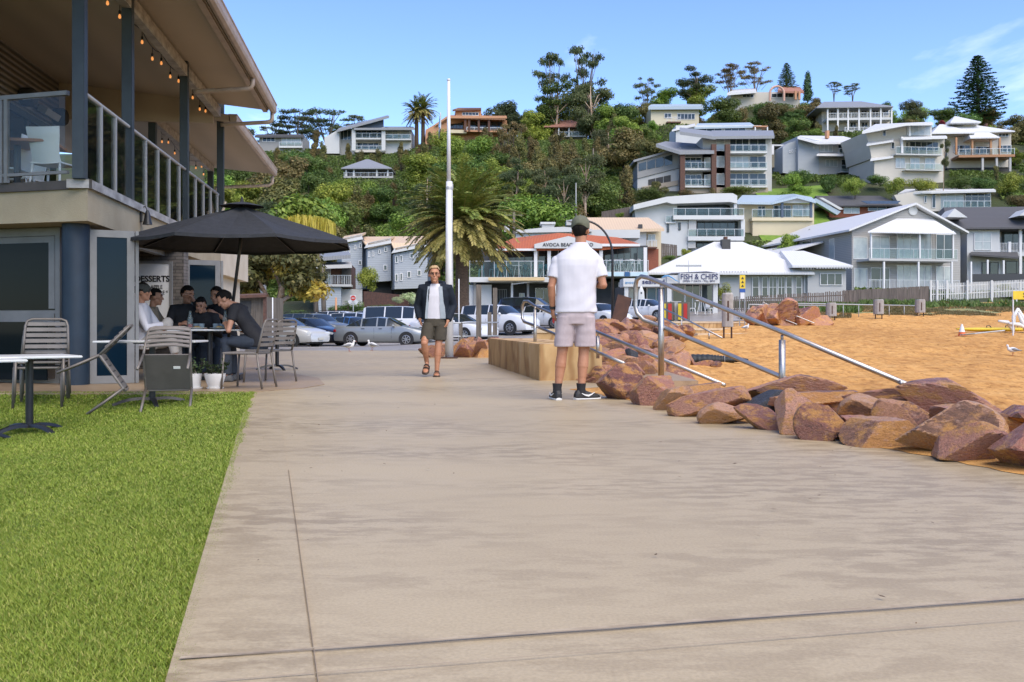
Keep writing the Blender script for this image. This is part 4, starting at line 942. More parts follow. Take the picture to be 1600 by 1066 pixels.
# ---------------------------------------------------------------- man walking towards the camera
t = thing('person', 'smiling fair-haired man in glasses walking in open dark jacket and olive shorts', 'person', (X(680, 15.0), 15.0, 0))
hc = V3(-.01, -.05, 1.585); HM = Matrix.Rotation(R(180), 3, 'Z') @ Matrix.Rotation(R(6), 3, 'Z')
aW = V3(.03, -.06, 0.0); aS = V3(-.13, -.02, .12)
kW, kS = V3(.055, -.06, .49), V3(-.155, -.19, .52)
mb = MB(); head(mb, hc, HM, 1.04); mb.caps((0, .02, 1.40), hc + V3(0, .03, -.05), .06, .058, 14); mb.caps((-.14, .02, 1.39), (.14, .02, 1.39), .05, .05)
leg(mb, (.09, .02, .86), kW, aW + V3(0, 0, .09)); leg(mb, (-.10, .02, .86), kS, aS + V3(0, .03, .09)); mb.ball((0, .02, .90), (.16, .11, .13), 16, 10)
sL, eL, wL = V3(-.20, .03, 1.37), V3(-.285, .10, 1.10), V3(-.24, .0, .88); sR, eR, wR = V3(.205, .03, 1.37), V3(.275, .09, 1.10), V3(.20, -.06, .86)
arm(mb, sL, eL, wL); arm(mb, sR, eR, wR); hand(mb, wR, (-.25, -.1, -1), (-1, .2, .2), 1, .6); hand(mb, wL, (.3, .1, -1), (1, 0, 0), -1, .5)
for an, d, up in ((aW, V3(.04, -1, 0), V3(0, 0, 1)), (aS, V3(-.06, -.86, -.4), V3(0, -.4, .86))):
    q = MB(); shoe_loft(q, an, d, .255, -.004, .014, up=up, hs=.85); mb.v, n0 = mb.v + q.v, len(mb.v); mb.f += [[i + n0 for i in fc] for fc in q.f]; mb.m += q.m
remesh(mb, 'body', M_skin, t, .006, 3)
face_bits(t, hc, HM, 1.04, True); hair(t, hc, HM, M_hair_l, 1.05, .088, -.02, 1.05, 11)
fr = lambda x, y, z: hc + HM @ (V3(x, y, z) * 1.04)
mb = MB()
for sx in (-1, 1):
    mb.tube([fr(sx * .031 + .022 * math.cos(a), .097, .008 + .016 * math.sin(a)) for a in np.linspace(0, 6.283, 15)], .0026, 5); mb.tube([fr(sx * .053, .096, .014), fr(sx * .082, .02, .012), fr(sx * .082, -.02, 0)], .0025, 4)
mb.tube([fr(-.01, .099, .012), fr(.01, .099, .012)], .003, 4); mb.build('glasses', M_shoe, t, smooth=True)
mb = MB(); mb.loft([ellring(c, rx, ry, 28, 2.4) for c, rx, ry in (((.0, .01, .865), .168, .125), ((0, .01, .95), .165, .125), ((0, .015, 1.1), .165, .125), ((0, .015, 1.25), .185, .125), ((0, .02, 1.36), .18, .11), ((0, .02, 1.42), .10, .08), ((0, .015, 1.445), .07, .065))])
remesh(mb, 'shirt', M_tee_w, t, .008, 2, folds(.005, (14, 5, 10), 21))
mb = MB(); mb.loft([ellring(c, rx, ry, 24, 2.5) for c, rx, ry in (((0, .01, .78), .165, .13), ((0, .01, .86), .178, .13), ((0, .01, .90), .172, .128))])
mb.loft([ellring(c, rx, ry, 20, 2.3) for c, rx, ry in (((.075, -.03, .565), .098, .105), ((.085, -.01, .70), .10, .115), ((.085, .01, .83), .10, .125))])
mb.loft([ellring(c, rx, ry, 20, 2.3) for c, rx, ry in (((-.128, -.10, .58), .098, .105), ((-.115, -.06, .70), .10, .115), ((-.09, .005, .83), .10, .125))])
remesh(mb, 'shorts', M_short_o, t, .009, 2, folds(.006, (9, 9, 20), 31))
mb = MB(); mb.loft([ellring(c, rx, ry, 30, 2.5) for c, rx, ry in (((0, .045, .88), .215, .15), ((0, .045, .95), .218, .15), ((0, .04, 1.1), .212, .145), ((0, .03, 1.25), .222, .145), ((0, .03, 1.35), .225, .13), ((0, .035, 1.42), .15, .10), ((0, .05, 1.47), .095, .08))])
for s0, e0, w0 in ((sL, eL, wL), (sR, eR, wR)):
    mb.tube([s0 + V3(-math.copysign(.1, s0.x), 0, .0), s0, s0 + (e0 - s0) * .5, e0, e0 + (w0 - e0) * .5, e0 + (w0 - e0) * .93], [.085, .083, .074, .068, .06, .05], 18)
jk = remesh(mb, 'jacket', M_navy, t, .0085, 2, folds(.009, (10, 8, 16), 41))
bm = bmesh.new(); bm.from_mesh(jk.data)
kill = [f_ for f_ in bm.faces if (lambda c: c.y < .02 and abs(c.x - .005) < .075 + .075 * max(0, min(1, (1.45 - c.z) / .5)) * .6 and .80 < c.z)(f_.calc_center_median())]
bmesh.ops.delete(bm, geom=kill, context='FACES'); bm.to_mesh(jk.data); bm.free()
for sx, w_ in ((-1, .018), (1, .026)):
    mb = MB(); pr = []
    for z in np.linspace(.90, 1.40, 9):
        xx = sx * (.085 + .075 * min(1, (1.45 - z) / .5) * .6); yy = -.10 + .03 * max(0, (z - 1.25) / .2) - .015
        ww = w_ * (1.5 if z < 1.1 and sx > 0 else 1); pr.append([(xx - ww, yy, z), (xx + ww, yy + .012, z), (xx + ww, yy + .024, z), (xx - ww, yy + .012, z)])
    mb.loft(pr); mb.build('lining', M_lining, jk, smooth=True, auto=60)
mb = MB(); mb.tube([(-.12, -.02, 1.41), (-.135, .06, 1.455), (-.07, .13, 1.47), (.07, .13, 1.47), (.135, .06, 1.455), (.12, -.02, 1.41)], .034, 10); mb.build('hood_roll', M_navy, jk, smooth=True)
for an, d, up in ((aW, V3(.04, -1, 0), V3(0, 0, 1)), (aS, V3(-.06, -.86, -.4), V3(0, -.4, .86))):
    up = up.normalized(); d = d.normalized(); mb = MB(); shoe_loft(mb, an, d, .275, .008, -.002, True, up=up)
    so_ = mb.build('sandal', M_sandal, t, smooth=True, auto=40); aa = d.cross(up)
    for tt, hh in ((.03, .085), (.095, .07)):
        mb = MB(); pr = []
        for k in range(9):
            a = math.pi * k / 8; c = an + d * tt + aa * (.052 * math.cos(a)) + up * (.015 + hh * math.sin(a) * .86); pr.append([c - d * .017, c - d * .017 + up * .006, c + d * .017 + up * .006, c + d * .017])
        mb.loft(pr); mb.build('strap', M_sandal, so_)
# ---------------------------------------------------------------- diners
def diner(label, px, d, face, shirt, legs, hairm=M_hair_b, lean=.12, turn=0, nod=12, wr=((-.13, .40, .79), (.13, .40, .79)), skin=M_skin2, long_sleeve=False, bare=False, seat=.46, s=.97, capm=None, knee_up=False, hoff=None, long_hair=False, shoes=M_shoe, hide_legs=False):
    t = thing('person', label, 'person', (X(px, d), d, .008), R(face)); t.scale = (s, s, s)
    hip = seat + .09; shz = hip + .47; sy = lean
    S = [V3(-.18, sy, shz), V3(.18, sy, shz)]; hc = V3(0, sy + .05 + lean * .45, shz + .22 - lean * .22)
    if hoff: hc += Vector(hoff)
    HM = Matrix.Rotation(R(turn), 3, 'Z') @ Matrix.Rotation(R(-nod), 3, 'X')
    mb = MB(); head(mb, hc, HM, 1.0); mb.caps((0, sy, shz + .03), hc + V3(0, -.03, -.05), .056, .053, 12); mb.caps(S[0], S[1], .05, .05)
    mb.ball((0, .0, hip), (.16, .13, .12), 14, 9); E = []
    for i, sx in enumerate((-1, 1)):
        w_ = Vector(wr[i]); e = (S[i] + w_) / 2; dist = (w_ - S[i]).length; drop = max(.02, .29 ** 2 - (dist / 2) ** 2) ** .5; e = e + V3(sx * .55, -.12, -.8).normalized() * min(drop, .24); E.append(e); arm(mb, S[i], e, w_, .94); dr = (w_ - e).normalized(); hand(mb, w_, dr, V3(-sx * .8, .1, -.5), sx * 1, .7, .95)
    K = [V3(-.13, .42, hip), V3(.12, .43, hip)]; A = [V3(-.13, .40, .09), V3(.12, .42, .09)]
    if knee_up: K[1] = V3(.10, .34, hip + .27); A[1] = V3(.08, .44, .38)
    for k_, a_, sx in zip(K, A, (-1, 1)): leg(mb, (sx * .09, .02, hip), k_, a_, .96)
    remesh(mb, 'body', skin, t, .0085, 2); face_bits(t, hc, HM)
    hair(t, hc, HM, hairm, 1.0, .078, -.14 if long_hair else -.035, 1.03, int(px))
    if capm: mb = MB(); mb.ball(hc + HM @ V3(0, -.006, .045), (.092, .112, .088), 18, 10, M=HM); mb.build('cap', capm, t, smooth=True)
    mb = MB(); mid = V3(0, sy * .45, hip + .22)
    mb.loft([ellring(c, rx, ry, 24, 2.4) for c, rx, ry in ((V3(0, 0, hip - .06), .185, .14), (V3(0, .0, hip + .05), .18, .14), (mid, .178, .13), (V3(0, sy * .9, shz - .09), .205, .125), (V3(0, sy, shz), .185, .105), (V3(0, sy + .01, shz + .05), .10, .08), (V3(0, sy + .02, shz + .075), .07, .062))])
    for i in range(2):
        fr_ = 1.0 if long_sleeve else .55; pts = [S[i] * .55 + V3(0, sy * .45, shz * .45), S[i], S[i] + (E[i] - S[i]) * (.5 if long_sleeve else .3), S[i] + (E[i] - S[i]) * fr_]; rs_ = [.075, .074, .066, .062]
        if long_sleeve: pts += [E[i] + (Vector(wr[i]) - E[i]) * .9]; rs_ += [.044]
        mb.tube(pts, rs_, 16)
    remesh(mb, 'shirt', shirt, t, .011, 2, folds(.006, (12, 8, 12), int(px)))
    mb = MB(); mb.loft([ellring(c, rx, ry, 20, 2.4) for c, rx, ry in ((V3(0, .02, hip - .10), .17, .14), (V3(0, .0, hip), .182, .142), (V3(0, -.0, hip + .06), .175, .135))])
    for sx, k_, a_ in zip((-1, 1), K, A):
        h0 = V3(sx * .09, .02, hip); pts = [h0, h0 + (k_ - h0) * .5, k_ if not bare else h0 + (k_ - h0) * .93]; rs_ = [.105, .092, .078]
        if not bare: pts += [k_ + (a_ - k_) * .5, k_ + (a_ - k_) * .97]; rs_ += [.072, .06]
        mb.tube(pts, rs_, 16); mb.ball(k_ if not bare else pts[-1] * .5 + pts[-2] * .5, .079 if not bare else .08, 12, 8)
    remesh(mb, 'trousers' if not bare else 'shorts', legs, t, .011, 2, folds(.006, (10, 10, 12), int(px) + 1))
    for a_ in A:
        mb = MB(); shoe_loft(mb, V3(a_.x, a_.y, a_.z - .088), V3(0, 1, 0), .27, .003, 0); mb.build('shoe', shoes, t, smooth=True)
    return t
M_shoe_g = mat('grey_shoe', (.07, .07, .07), (.1, .1, .1), 14, .7); M_capd = mat('dark_cap', (.035, .04, .035), (.05, .055, .05), 18, .85); M_tan_top = mat('tan_top', (.25, .2, .14), (.2, .16, .11), 9, .85)
diner('man in dark cap and white long-sleeved top, one pale trousered knee raised', 226, 13.5, -84, M_tee_w, M_khaki, lean=-.05, nod=2, turn=6, wr=((-.10, .36, .72), (.12, .30, .80)), long_sleeve=True, capm=M_capd, knee_up=True, s=1.0)
diner('man in tan top sitting behind the man in the dark cap', 238, 14.15, -80, M_tan_top, M_jean, lean=.0, nod=4, turn=0, wr=((-.13, .38, .76), (.13, .38, .76)))
diner('dark-haired man in black jumper resting his face on his hand behind the table', 290, 14.55, -152, M_tee_b, M_jean, lean=.08, nod=14, turn=38, wr=((-.05, .30, 1.16), (.13, .38, .79)), long_sleeve=True, s=1.02)
diner('dark-haired woman in black raising food to her face behind the table', 328, 14.45, 168, M_tee_b, M_jean, lean=.16, nod=22, turn=10, wr=((-.16, .34, .79), (.10, .22, 1.12)), long_sleeve=True, s=.9, long_hair=True)
dm = diner('man in glasses and black T-shirt sitting at the back of the table', 353, 14.75, 160, M_tee_b, M_jean, lean=.12, nod=12, turn=6, wr=((-.08, .36, .95), (.08, .36, .95)), s=1.02)
diner('man in black T-shirt hunched over his plate at the table end', 404, 13.45, 86, M_tee_b, M_jean, lean=.28, nod=36, turn=4, wr=((-.14, .42, .80), (.12, .44, .80)), shoes=M_shoe_g, s=1.0, hoff=(0, .03, -.03))
# ================================================================ things along the promenade and on the beach
M_inox = mat('brushed_steel', (.50, .47, .43), (.40, .37, .34), 3, .40, metal=1, stretch=(1, 1, 6))
M_wpaint = mat('white_paint', (.66, .67, .68), (.58, .59, .60), 2, .45)
M_timber = mat('weathered_timber', (.17, .145, .115), (.09, .075, .06), 4, .85, stretch=(3, 3, .3), bump=.3)
M_rust = mat('rusty_steel', (.075, .032, .02), (.045, .02, .014), 5, .8)
M_galv = mat('galvanised', (.40, .41, .41), (.32, .33, .33), 6, .5, metal=.3)
def sandstone_mat():
    m, t, b = nodemat('sawn_sandstone'); v = objvec(t, (1, 1, .55), .3)
    n1 = noise(t, v, 1.6, 5, .6); wv = t.nodes.new('ShaderNodeTexWave'); wv.inputs['Scale'].default_value = .9; wv.inputs['Distortion'].default_value = 7; wv.inputs['Detail'].default_value = 3; wv.inputs['Detail Scale'].default_value = 1.2; t.links.new(v, wv.inputs['Vector'])
    c = ramp(t, n1, [(.3, (.33, .195, .075)), (.52, (.47, .315, .145)), (.72, (.55, .40, .22))]); c2 = ramp(t, wv.outputs['Fac'], [(0, (.62, .5, .4)), (.22, (1, 1, 1)), (1, (1.05, 1.02, 1))])
    t.links.new(mixrgb(t, .8, c, c2, 'MULTIPLY'), b.inputs['Base Color']); b.inputs['Roughness'].default_value = .8; bumpn(t, b, noise(t, objvec(t), 60, 3), .2, .004); return m
M_sst = sandstone_mat()
# long sandstone seat: five blocks
c0 = Vector((X(843, 13.75), 13.75)); c1 = Vector((X(763, 20.0), 20.0)); dv_ = c1 - c0; an = math.atan2(dv_.y, dv_.x) - R(90)
seat = thing('sandstone_block_seat', 'long low seat of sawn sandstone blocks beside the path', 'bench', (c0.x, c0.y, 0), an)
Ls = dv_.length; cuts = [0, 1.05, 2.15, 3.35, 4.75, Ls]
for a, b in zip(cuts, cuts[1:]):
    mb = MB(); mb.box(0, a + .004, -.02, .92 + (.0 if a else .0), b - .004, .525 + (.006 if int(a * 7) % 2 else 0)); mb.build('block', M_sst, seat, bevel=.012)
# landing and steps towards the sand
mb = MB(); mb.box(1.3, 13.4, -1.2, 2.6, 16.2, .02); struct(mb.build('concrete_landing_path', M_patio))
# ---------------------------------------------------------------- stainless handrails down to the beach
def rail_thing(label, paths, r, posts, pr, group='steel handrails down to the beach'):
    p0 = Vector(paths[0][0]); t = thing('handrail', label, 'handrail', (p0.x, p0.y, 0), group=group); o = V3(p0.x, p0.y, 0)
    for pth in paths: mb = MB(); mb.tube([Vector(p) - o for p in pth], r, 12); mb.build('rail', M_inox, t, smooth=True)
    for a, b in posts: mb = MB(); mb.cyl(Vector(a) - o, Vector(b) - o, pr, n=12); mb.cyl(Vector(b) - o - V3(0, 0, .001), Vector(b) - o + V3(0, 0, .05), pr * .45, n=8); mb.build('post', M_inox, t, smooth=True)
    return t
def lerpP(a, b, f): return a + (b - a) * f
dA, dB = 10.6, 8.4
A_, B_ = P(1008, 434, dA), P(1436, 609, dB); C_, D_ = P(1003, 497, dA), P(1228, 592, 9.35)
bend = [A_ + V3(.03, 0, 0)] ; 
top_path = [P(1436, 609, dB), P(1222, 519, 9.4), P(1040, 445, 10.42), P(1014, 434.5, 10.56), P(1002, 432, 10.62), P(995, 437, 10.66), P(993, 447, 10.68), P(993, 480, 10.68), P(996, 490, 10.66), P(1006, 500, 10.62), P(1033, 510, 10.5), P(1228, 592, 9.4), P(1330, 634, 8.9)]
rail_thing('large stainless handrail with a looped top end right of the man in the cap', [top_path], .0245, [(P(1033, 605, 10.46), P(1033, 452, 10.46)), (P(1222, 640, 9.42), P(1222, 531, 9.42)), (P(1408, 650, 8.5), P(1408, 603, 8.5))], .033)
p2 = [P(1132, 602, 11.2), P(938, 521, 13.6), P(860, 489, 15.0), P(835, 478, 15.5), P(825, 471, 15.7), P(819, 471, 15.8), P(816, 478, 15.85), P(816, 497, 15.85), P(819, 503, 15.8), P(838, 510, 15.45), P(930, 549, 13.7), P(975, 568, 13.0)]
rail_thing('second stainless handrail with a looped end, passing behind the man in the cap', [p2], .024, [(P(836, 555, 15.4), P(836, 484, 15.4)), (P(934, 560, 13.65), P(934, 525, 13.65))], .026)
p3 = [P(1128, 528, 31), P(1075, 501, 33), P(1038, 483, 34.5)]; p3b = [P(1064, 512, 33), P(1038, 498, 34.5)]
rail_thing('thin third handrail going down beyond the rock pile', [p3, p3b], .03, [(P(1065, 520, 33.3), P(1065, 498, 33.3)), (P(1108, 530, 31.8), P(1108, 520, 31.8))], .025)
p4 = [P(1272, 505, 48), P(1195, 474, 52), P(1193, 472, 52), P(1192, 475, 52), P(1192, 486, 52), P(1245, 507, 48.5)]
rail_thing('short far handrail with a loop among the far rocks', [p4], .026, [(P(1200, 498, 51.5), P(1200, 477, 51.5)), (P(1228, 500, 50), P(1228, 489, 50))], .03)
def pipe_fence(label, a, b, n, z2=None):
    p, q = P(*a), P(*b); t = thing('pipe_railing', label, 'railing', (p.x, p.y, p.z), group='steel pipe railings at the back of the beach'); mb = MB(); mb.tube([V3(0, 0, 0), q - p], .04, 8); mb.build('rail', M_galv, t, smooth=True)
    for k in range(n):
        f = k / (n - 1); c = (q - p) * f; w_ = p + c; mb = MB(); mb.cyl(c, c + V3(0, 0, -(w_.z - Tz(w_.x, w_.y)) - .1), .025, n=6); mb.build('post', M_galv, t, smooth=True)
pipe_fence('pipe railing left of the first far bin, in front of the paling fence', (1170, 476, 56), (1297, 478, 60), 7)
pipe_fence('pipe railing between the far bins below the dune grass', (1218, 474, 60), (1436, 478, 63), 10)
# ---------------------------------------------------------------- flagpole
fp = P(702, 560, 23.4); pole = thing('flagpole', 'tall white flagpole standing in red rocks', 'flagpole', (fp.x, fp.y, 0)); zz = lambda y: Z(y, 23.4)
mb = MB(); mb.tube([(0, 0, .02), (0, 0, zz(284))], [.105, .078], 14); mb.build('lower_mast', M_wpaint, pole, smooth=True)
mb = MB(); mb.tube([(-.01, 0, zz(286)), (-.015, 0, zz(127))], [.052, .036], 12); mb.lathe([(.03, 0), (.05, .03), (.03, .06)], c=(-.015, 0, zz(127)), n=10); mb.build('topmast', M_wpaint, pole, smooth=True)
mb = MB(); mb.cyl((0, 0, zz(296)), (0, 0, zz(284)), .088, .06, n=14); mb.obox((.07, 0, zz(292)), (.05, .05, .14), (0, 0, 0)); mb.tube([(.07, -.05, 1.2), (.08, -.06, 3), (.05, -.05, zz(286))], .008, 5); mb.build('halyard_fitting', M_galv, pole)
mb = MB(); mb.box(-.2, -.2, 0, .2, .2, .03); mb.build('base_plate', M_rust, pole)
# ---------------------------------------------------------------- tall timber posts with rails
pf = P(748, 540, 38); fence = thing('post_fence', 'weathered timber posts joined by two steel rails behind the flagpole', 'fence', (pf.x, pf.y, 0)); fz = lambda py, d: Z(py, d)
for px, y0, y1, d, w_ in ((748, 445, 545, 38, .2), (773.5, 450, 545, 40, .18), (720, 504, 545, 38, .14), (765, 488, 545, 40, .16)):
    x = X(px, d) - pf.x; mb = MB(); mb.box(x - w_ / 2, d - pf.y - w_ / 2, -.6, x + w_ / 2, d - pf.y + w_ / 2, fz(y0, d)); mb.build('post', M_timber, fence, bevel=.01)
for y in (505, 526): mb = MB(); mb.tube([P(706, y, 37.6) - V3(pf.x, pf.y, 0), P(779, y - 1, 39.6) - V3(pf.x, pf.y, 0)], .03, 8); mb.build('rail', M_galv, fence, smooth=True)
# ---------------------------------------------------------------- rocks
def rock_mat():
    m, t, b = nodemat('quarried_rock'); v = objvec(t); oi = t.nodes.new('ShaderNodeObjectInfo')
    geo = t.nodes.new('ShaderNodeNewGeometry'); ad = t.nodes.new('ShaderNodeVectorMath'); ad.operation = 'ADD'; tcn = t.nodes.new('ShaderNodeTexCoord')
    sc_ = t.nodes.new('ShaderNodeVectorMath'); sc_.operation = 'SCALE'; cb_ = t.nodes.new('ShaderNodeCombineXYZ')
    for i in range(3): t.links.new(oi.outputs['Random'], cb_.inputs[i])
    t.links.new(cb_.outputs[0], sc_.inputs[0]); sc_.inputs['Scale'].default_value = 37; t.links.new(tcn.outputs['Object'], ad.inputs[0]); t.links.new(sc_.outputs[0], ad.inputs[1]); v = ad.outputs[0]
    base = ramp(t, oi.outputs['Random'], [(0, (.22, .095, .072)), (.22, (.37, .205, .145)), (.42, (.18, .08, .066)), (.6, (.42, .265, .16)), (.78, (.29, .135, .10)), (1, (.39, .235, .17))])
    adn = t.nodes.new('ShaderNodeVectorMath'); adn.operation = 'ADD'; t.links.new(tcn.outputs['Normal'], adn.inputs[0]); t.links.new(sc_.outputs[0], adn.inputs[1]); nrm = noise(t, adn.outputs[0], 1.5, 1); fc = ramp(t, nrm, [(.34, (.34, .28, .27)), (.43, (.85, .72, .70)), (.50, (1.1, 1.05, 1.0)), (.60, (1.4, 1.25, 1.15))]); base = mixrgb(t, 1.0, base, fc, 'MULTIPLY'); of_ = ramp(t, noise(t, adn.outputs[0], 1.1, 1), [(.60, (0, 0, 0)), (.66, (.8, .8, .8))]); base = mixrgb(t, of_, base, (.46, .225, .06))
    och = ramp(t, noise(t, v, 1.7, 8, .72), [(.49, (0, 0, 0)), (.60, (.9, .9, .9))]); c = mixrgb(t, och, base, (.50, .255, .07))
    pale = ramp(t, noise(t, v, 2.6, 6, .7), [(.56, (0, 0, 0)), (.72, (.75, .75, .75))]); c = mixrgb(t, pale, c, (.52, .33, .24))
    drk = ramp(t, noise(t, v, 3.4, 7, .75), [(.30, (1, 1, 1)), (.40, (0, 0, 0))]); c = mixrgb(t, drk, c, (.055, .032, .028))
    vein = ramp(t, noise(t, v, 14, 5, .7), [(.3, (.72, .70, .68)), (.7, (1.18, 1.16, 1.14))]); c = mixrgb(t, 1.0, c, vein, 'MULTIPLY')
    t.links.new(c, b.inputs['Base Color']); r2_ = ramp(t, noise(t, v, 5, 4), [(.35, (.32, .32, .32)), (.65, (.62, .62, .62))]); t.links.new(r2_, b.inputs['Roughness']); bumpn(t, b, noise(t, v, 11, 6, .72), .75, .05); return m
M_rock = rock_mat(); M_rock_blk = mat('black_basalt', (.018, .02, .024), (.045, .048, .055), 8, .6, bump=.8, bscale=20)
def rock_mesh(seed, planes=10, sub=5):
    rs = np.random.RandomState(seed); bm = bmesh.new(); bmesh.ops.create_icosphere(bm, subdivisions=sub, radius=1)
    D = np.array([v.co[:] for v in bm.verts]); D /= np.linalg.norm(D, axis=1)[:, None]; r = np.full(len(D), 1.45)
    for k in range(planes):
        n = rs.normal(size=3); n /= np.linalg.norm(n); h = .52 + .44 * rs.rand(); dt = D @ n; r = np.minimum(r, np.where(dt > .05, h / np.maximum(dt, .05), 9))
    V = D * r[:, None]; V *= (1 + .014 * vnoise(V, seed, 4) + .014 * vnoise(V, seed + 1, 11) + .013 * vnoise(V, seed + 2, 32))[:, None]
    for i, v in enumerate(bm.verts): v.co = V[i]
    me = bpy.data.meshes.new('rock'); bm.to_mesh(me); bm.free(); me.polygons.foreach_set('use_smooth', [True] * len(me.polygons))
    try: me.set_sharp_from_angle(angle=R(16))
    except Exception: pass
    me.materials.append(M_rock); return me
ROCKS = [rock_mesh(100 + i) for i in range(9)]
ROCKS_S = [rock_mesh(200 + i, 11, 4) for i in range(6)]
RR_ = random.Random(5)
def rock(label, c, size, group, seed=None, m=None, me=None, rot=None):
    seed = RR_.randrange(9999) if seed is None else seed; rr = random.Random(seed); o = bpy.data.objects.new('rock', me or ROCKS[seed % 9]); COL.objects.link(o)
    o.location = c; o.scale = [k / 2 for k in size]; o.rotation_euler = rot or (rr.uniform(-.3, .3), rr.uniform(-.3, .3), rr.uniform(0, 6.28))
    if m: o.data = o.data.copy(); o.data.materials.clear(); o.data.materials.append(m)
    return tag(o, label, 'rock', group)
GF = 'boulders edging the path above the sand'
front = [((925, 988, 566, 624), 0, 'big dark brown boulder at the left end of the front row'), ((978, 1052, 578, 634), 0, 'rounded pinkish brown boulder second in the row from the man in the cap'), ((1028, 1075, 600, 642), 0, 'small ochre boulder wedged low between two larger ones by the handrail'),
 ((1063, 1150, 602, 652), 0, 'tan and pink flat-faced boulder below the long low handrail'), ((1108, 1172, 632, 664), 0, 'flat purple rock lying low on the path edge left of the black rock'), ((1158, 1216, 634, 672), 0, 'low wine-red rock on the path edge in front of the black rock'),
 ((1140, 1300, 584, 632), 1.2, 'long purple-red boulder lying behind under the second post of the large handrail'), ((1148, 1236, 612, 646), .55, 'black rock among the red boulders'), ((1210, 1280, 616, 680), 0, 'pink wedge-shaped boulder on the path edge right of the black rock'),
 ((1262, 1334, 632, 690), 0, 'dark plum boulder on the path edge between the pink wedge and the yellow one'), ((1312, 1370, 634, 693), .1, 'narrow yellow ochre boulder standing upright on the path edge'), ((1338, 1430, 642, 700), 0, 'brown boulder with a pointed top beside the tuft of grass'),
 ((1385, 1465, 614, 676), .7, 'tall mauve boulder standing behind the brown pointed one'), ((1422, 1535, 628, 708), .1, 'large leaning orange and yellow boulder right of the tuft of grass'), ((1290, 1445, 602, 650), 1.3, 'long brown ledge of rock at the back of the row'),
 ((1425, 1590, 596, 662), 1.5, 'long orange-streaked boulder at the back right of the row'), ((1445, 1600, 634, 676), .8, 'flat pinkish slab lying behind the large orange boulder'), ((1462, 1560, 664, 724), 0, 'dark purple angular rock on the path edge near the right side'),
 ((1540, 1660, 652, 738), 0, 'biggest dark plum boulder at the right edge of the view'), ((1040, 1130, 588, 630), 1.0, 'reddish boulder behind the tan one with the long low handrail passing over it'), ((1560, 1700, 612, 690), .9, 'orange boulder behind the biggest plum one at the right edge'), ((1215, 1320, 600, 640), .9, 'rusty flat-topped rock in the second line behind the pink wedge'), ((1330, 1400, 612, 660), .75, 'purple slab in the second line behind the yellow ochre boulder')]
for i, ((x0, x1, y0, y1), back, lab) in enumerate(front):
    d = 1500 * CZ / (y1 - HY) if back == 0 else 1500 * CZ / (np.interp((x0 + x1) / 2, [925, 1600], [622, 735]) - HY) + back
    w_ = (x1 - x0) / FP * d; h_ = (y1 - y0) / FP * d; dep = min(w_, .75) * .85; d2 = d + dep * .42; cz_ = Z((y0 + y1) / 2, d2)
    rock(lab, (X((x0 + x1) / 2, d2), d2, cz_ - h_ * (.06 if back == 0 else .13)), (w_ * 1.12, dep * 1.1, h_ * (1.06 if back == 0 else .96)), GF, 30 + i, M_rock_blk if 'black rock among' in lab else None, rot=(RR_.uniform(-.12, .12), RR_.uniform(-.12, .12), RR_.uniform(-.35, .35) + (math.pi if i % 2 else 0)))
for i in range(20):      # lower course towards the sand, mostly hidden
    y = 3.3 + i * .42; x = float(path_right(y)) + (.95 if y > 5 else .5); rock('half-buried boulder of the lower course behind the front row', (x, y + .1, -.32), (.75, .65, .55), 'lower course of boulders', 300 + i)
RS = np.random.RandomState(11)
for i in range(104):      # tipped heap beyond the seat
    f = RS.rand(); py = 500 + 92 * f; lo = np.interp(py, [500, 530, 560, 592], [918, 916, 922, 925]); hi = np.interp(py, [498, 515, 540, 560, 575, 592], [1020, 1068, 1060, 1025, 985, 970]); px = lo + (hi - lo) * RS.rand()
    d = 13.2 + (592 - py) / 92 * 7.5 + RS.rand() * .5; sz = RS.uniform(.27, .52); c = P(px, py, d); 
    rock('angular red-brown boulder in the tipped heap between the handrails', (c.x, c.y, c.z - .1), (sz * 1.25, sz, sz * .72), 'heap of boulders beyond the seat', 400 + i)
for i in range(26):
    px = RS.uniform(925, 1060); py = RS.uniform(508, 580); d = 13.6 + (592 - py) / 92 * 7.5; c = P(px, py, d); rock('angular red-brown boulder in the tipped heap between the handrails', (c.x, c.y + .5, c.z - .5), (.9, .9, .7), 'heap of boulders beyond the seat', 600 + i)
for i, (px, py, sz) in enumerate(((1070, 528, .5), (1098, 531, .4), (1118, 533, .3), (1062, 540, .35), (1015, 576, .4))):
    d = 26 if py < 545 else 17; c = P(px, py, d); rock('loose red stone lying on the sand at the foot of the heap', (c.x, c.y, Tz(c.x, c.y) + sz * .15), (sz * 1.4, sz, sz * .7), 'loose stones at the foot of the heap', 700 + i)
for i in range(11):
    px = [676, 688, 718, 727, 737, 745, 755, 764, 733, 750, 770][i]; d = 24.2 + (i % 3) * .5; sz = [.4, .35, .55, .5, .6, .55, .5, .55, .45, .5, .45][i]
    rock('tan and red stone around the foot of the flagpole', (X(px, d), d, .13 + .1 * (i > 7)), (sz * 1.3, sz, sz * .9), 'stones at the foot of the flagpole', 800 + i)
for i, (px, py, sz) in enumerate(((1192, 497, 1.5), (1205, 493, 1.6), (1228, 492, 1.9), (1240, 500, 1.7), (1262, 495, 1.8), (1280, 499, 1.2), (1222, 503, 1.2), (1185, 492, 1.3))):
    d = 50; c = P(px, py, d); rock('dark red boulder in the far group around the short far handrail', c, (sz, sz * .8, sz * .62), 'far group of boulders on the sand', 900 + i)
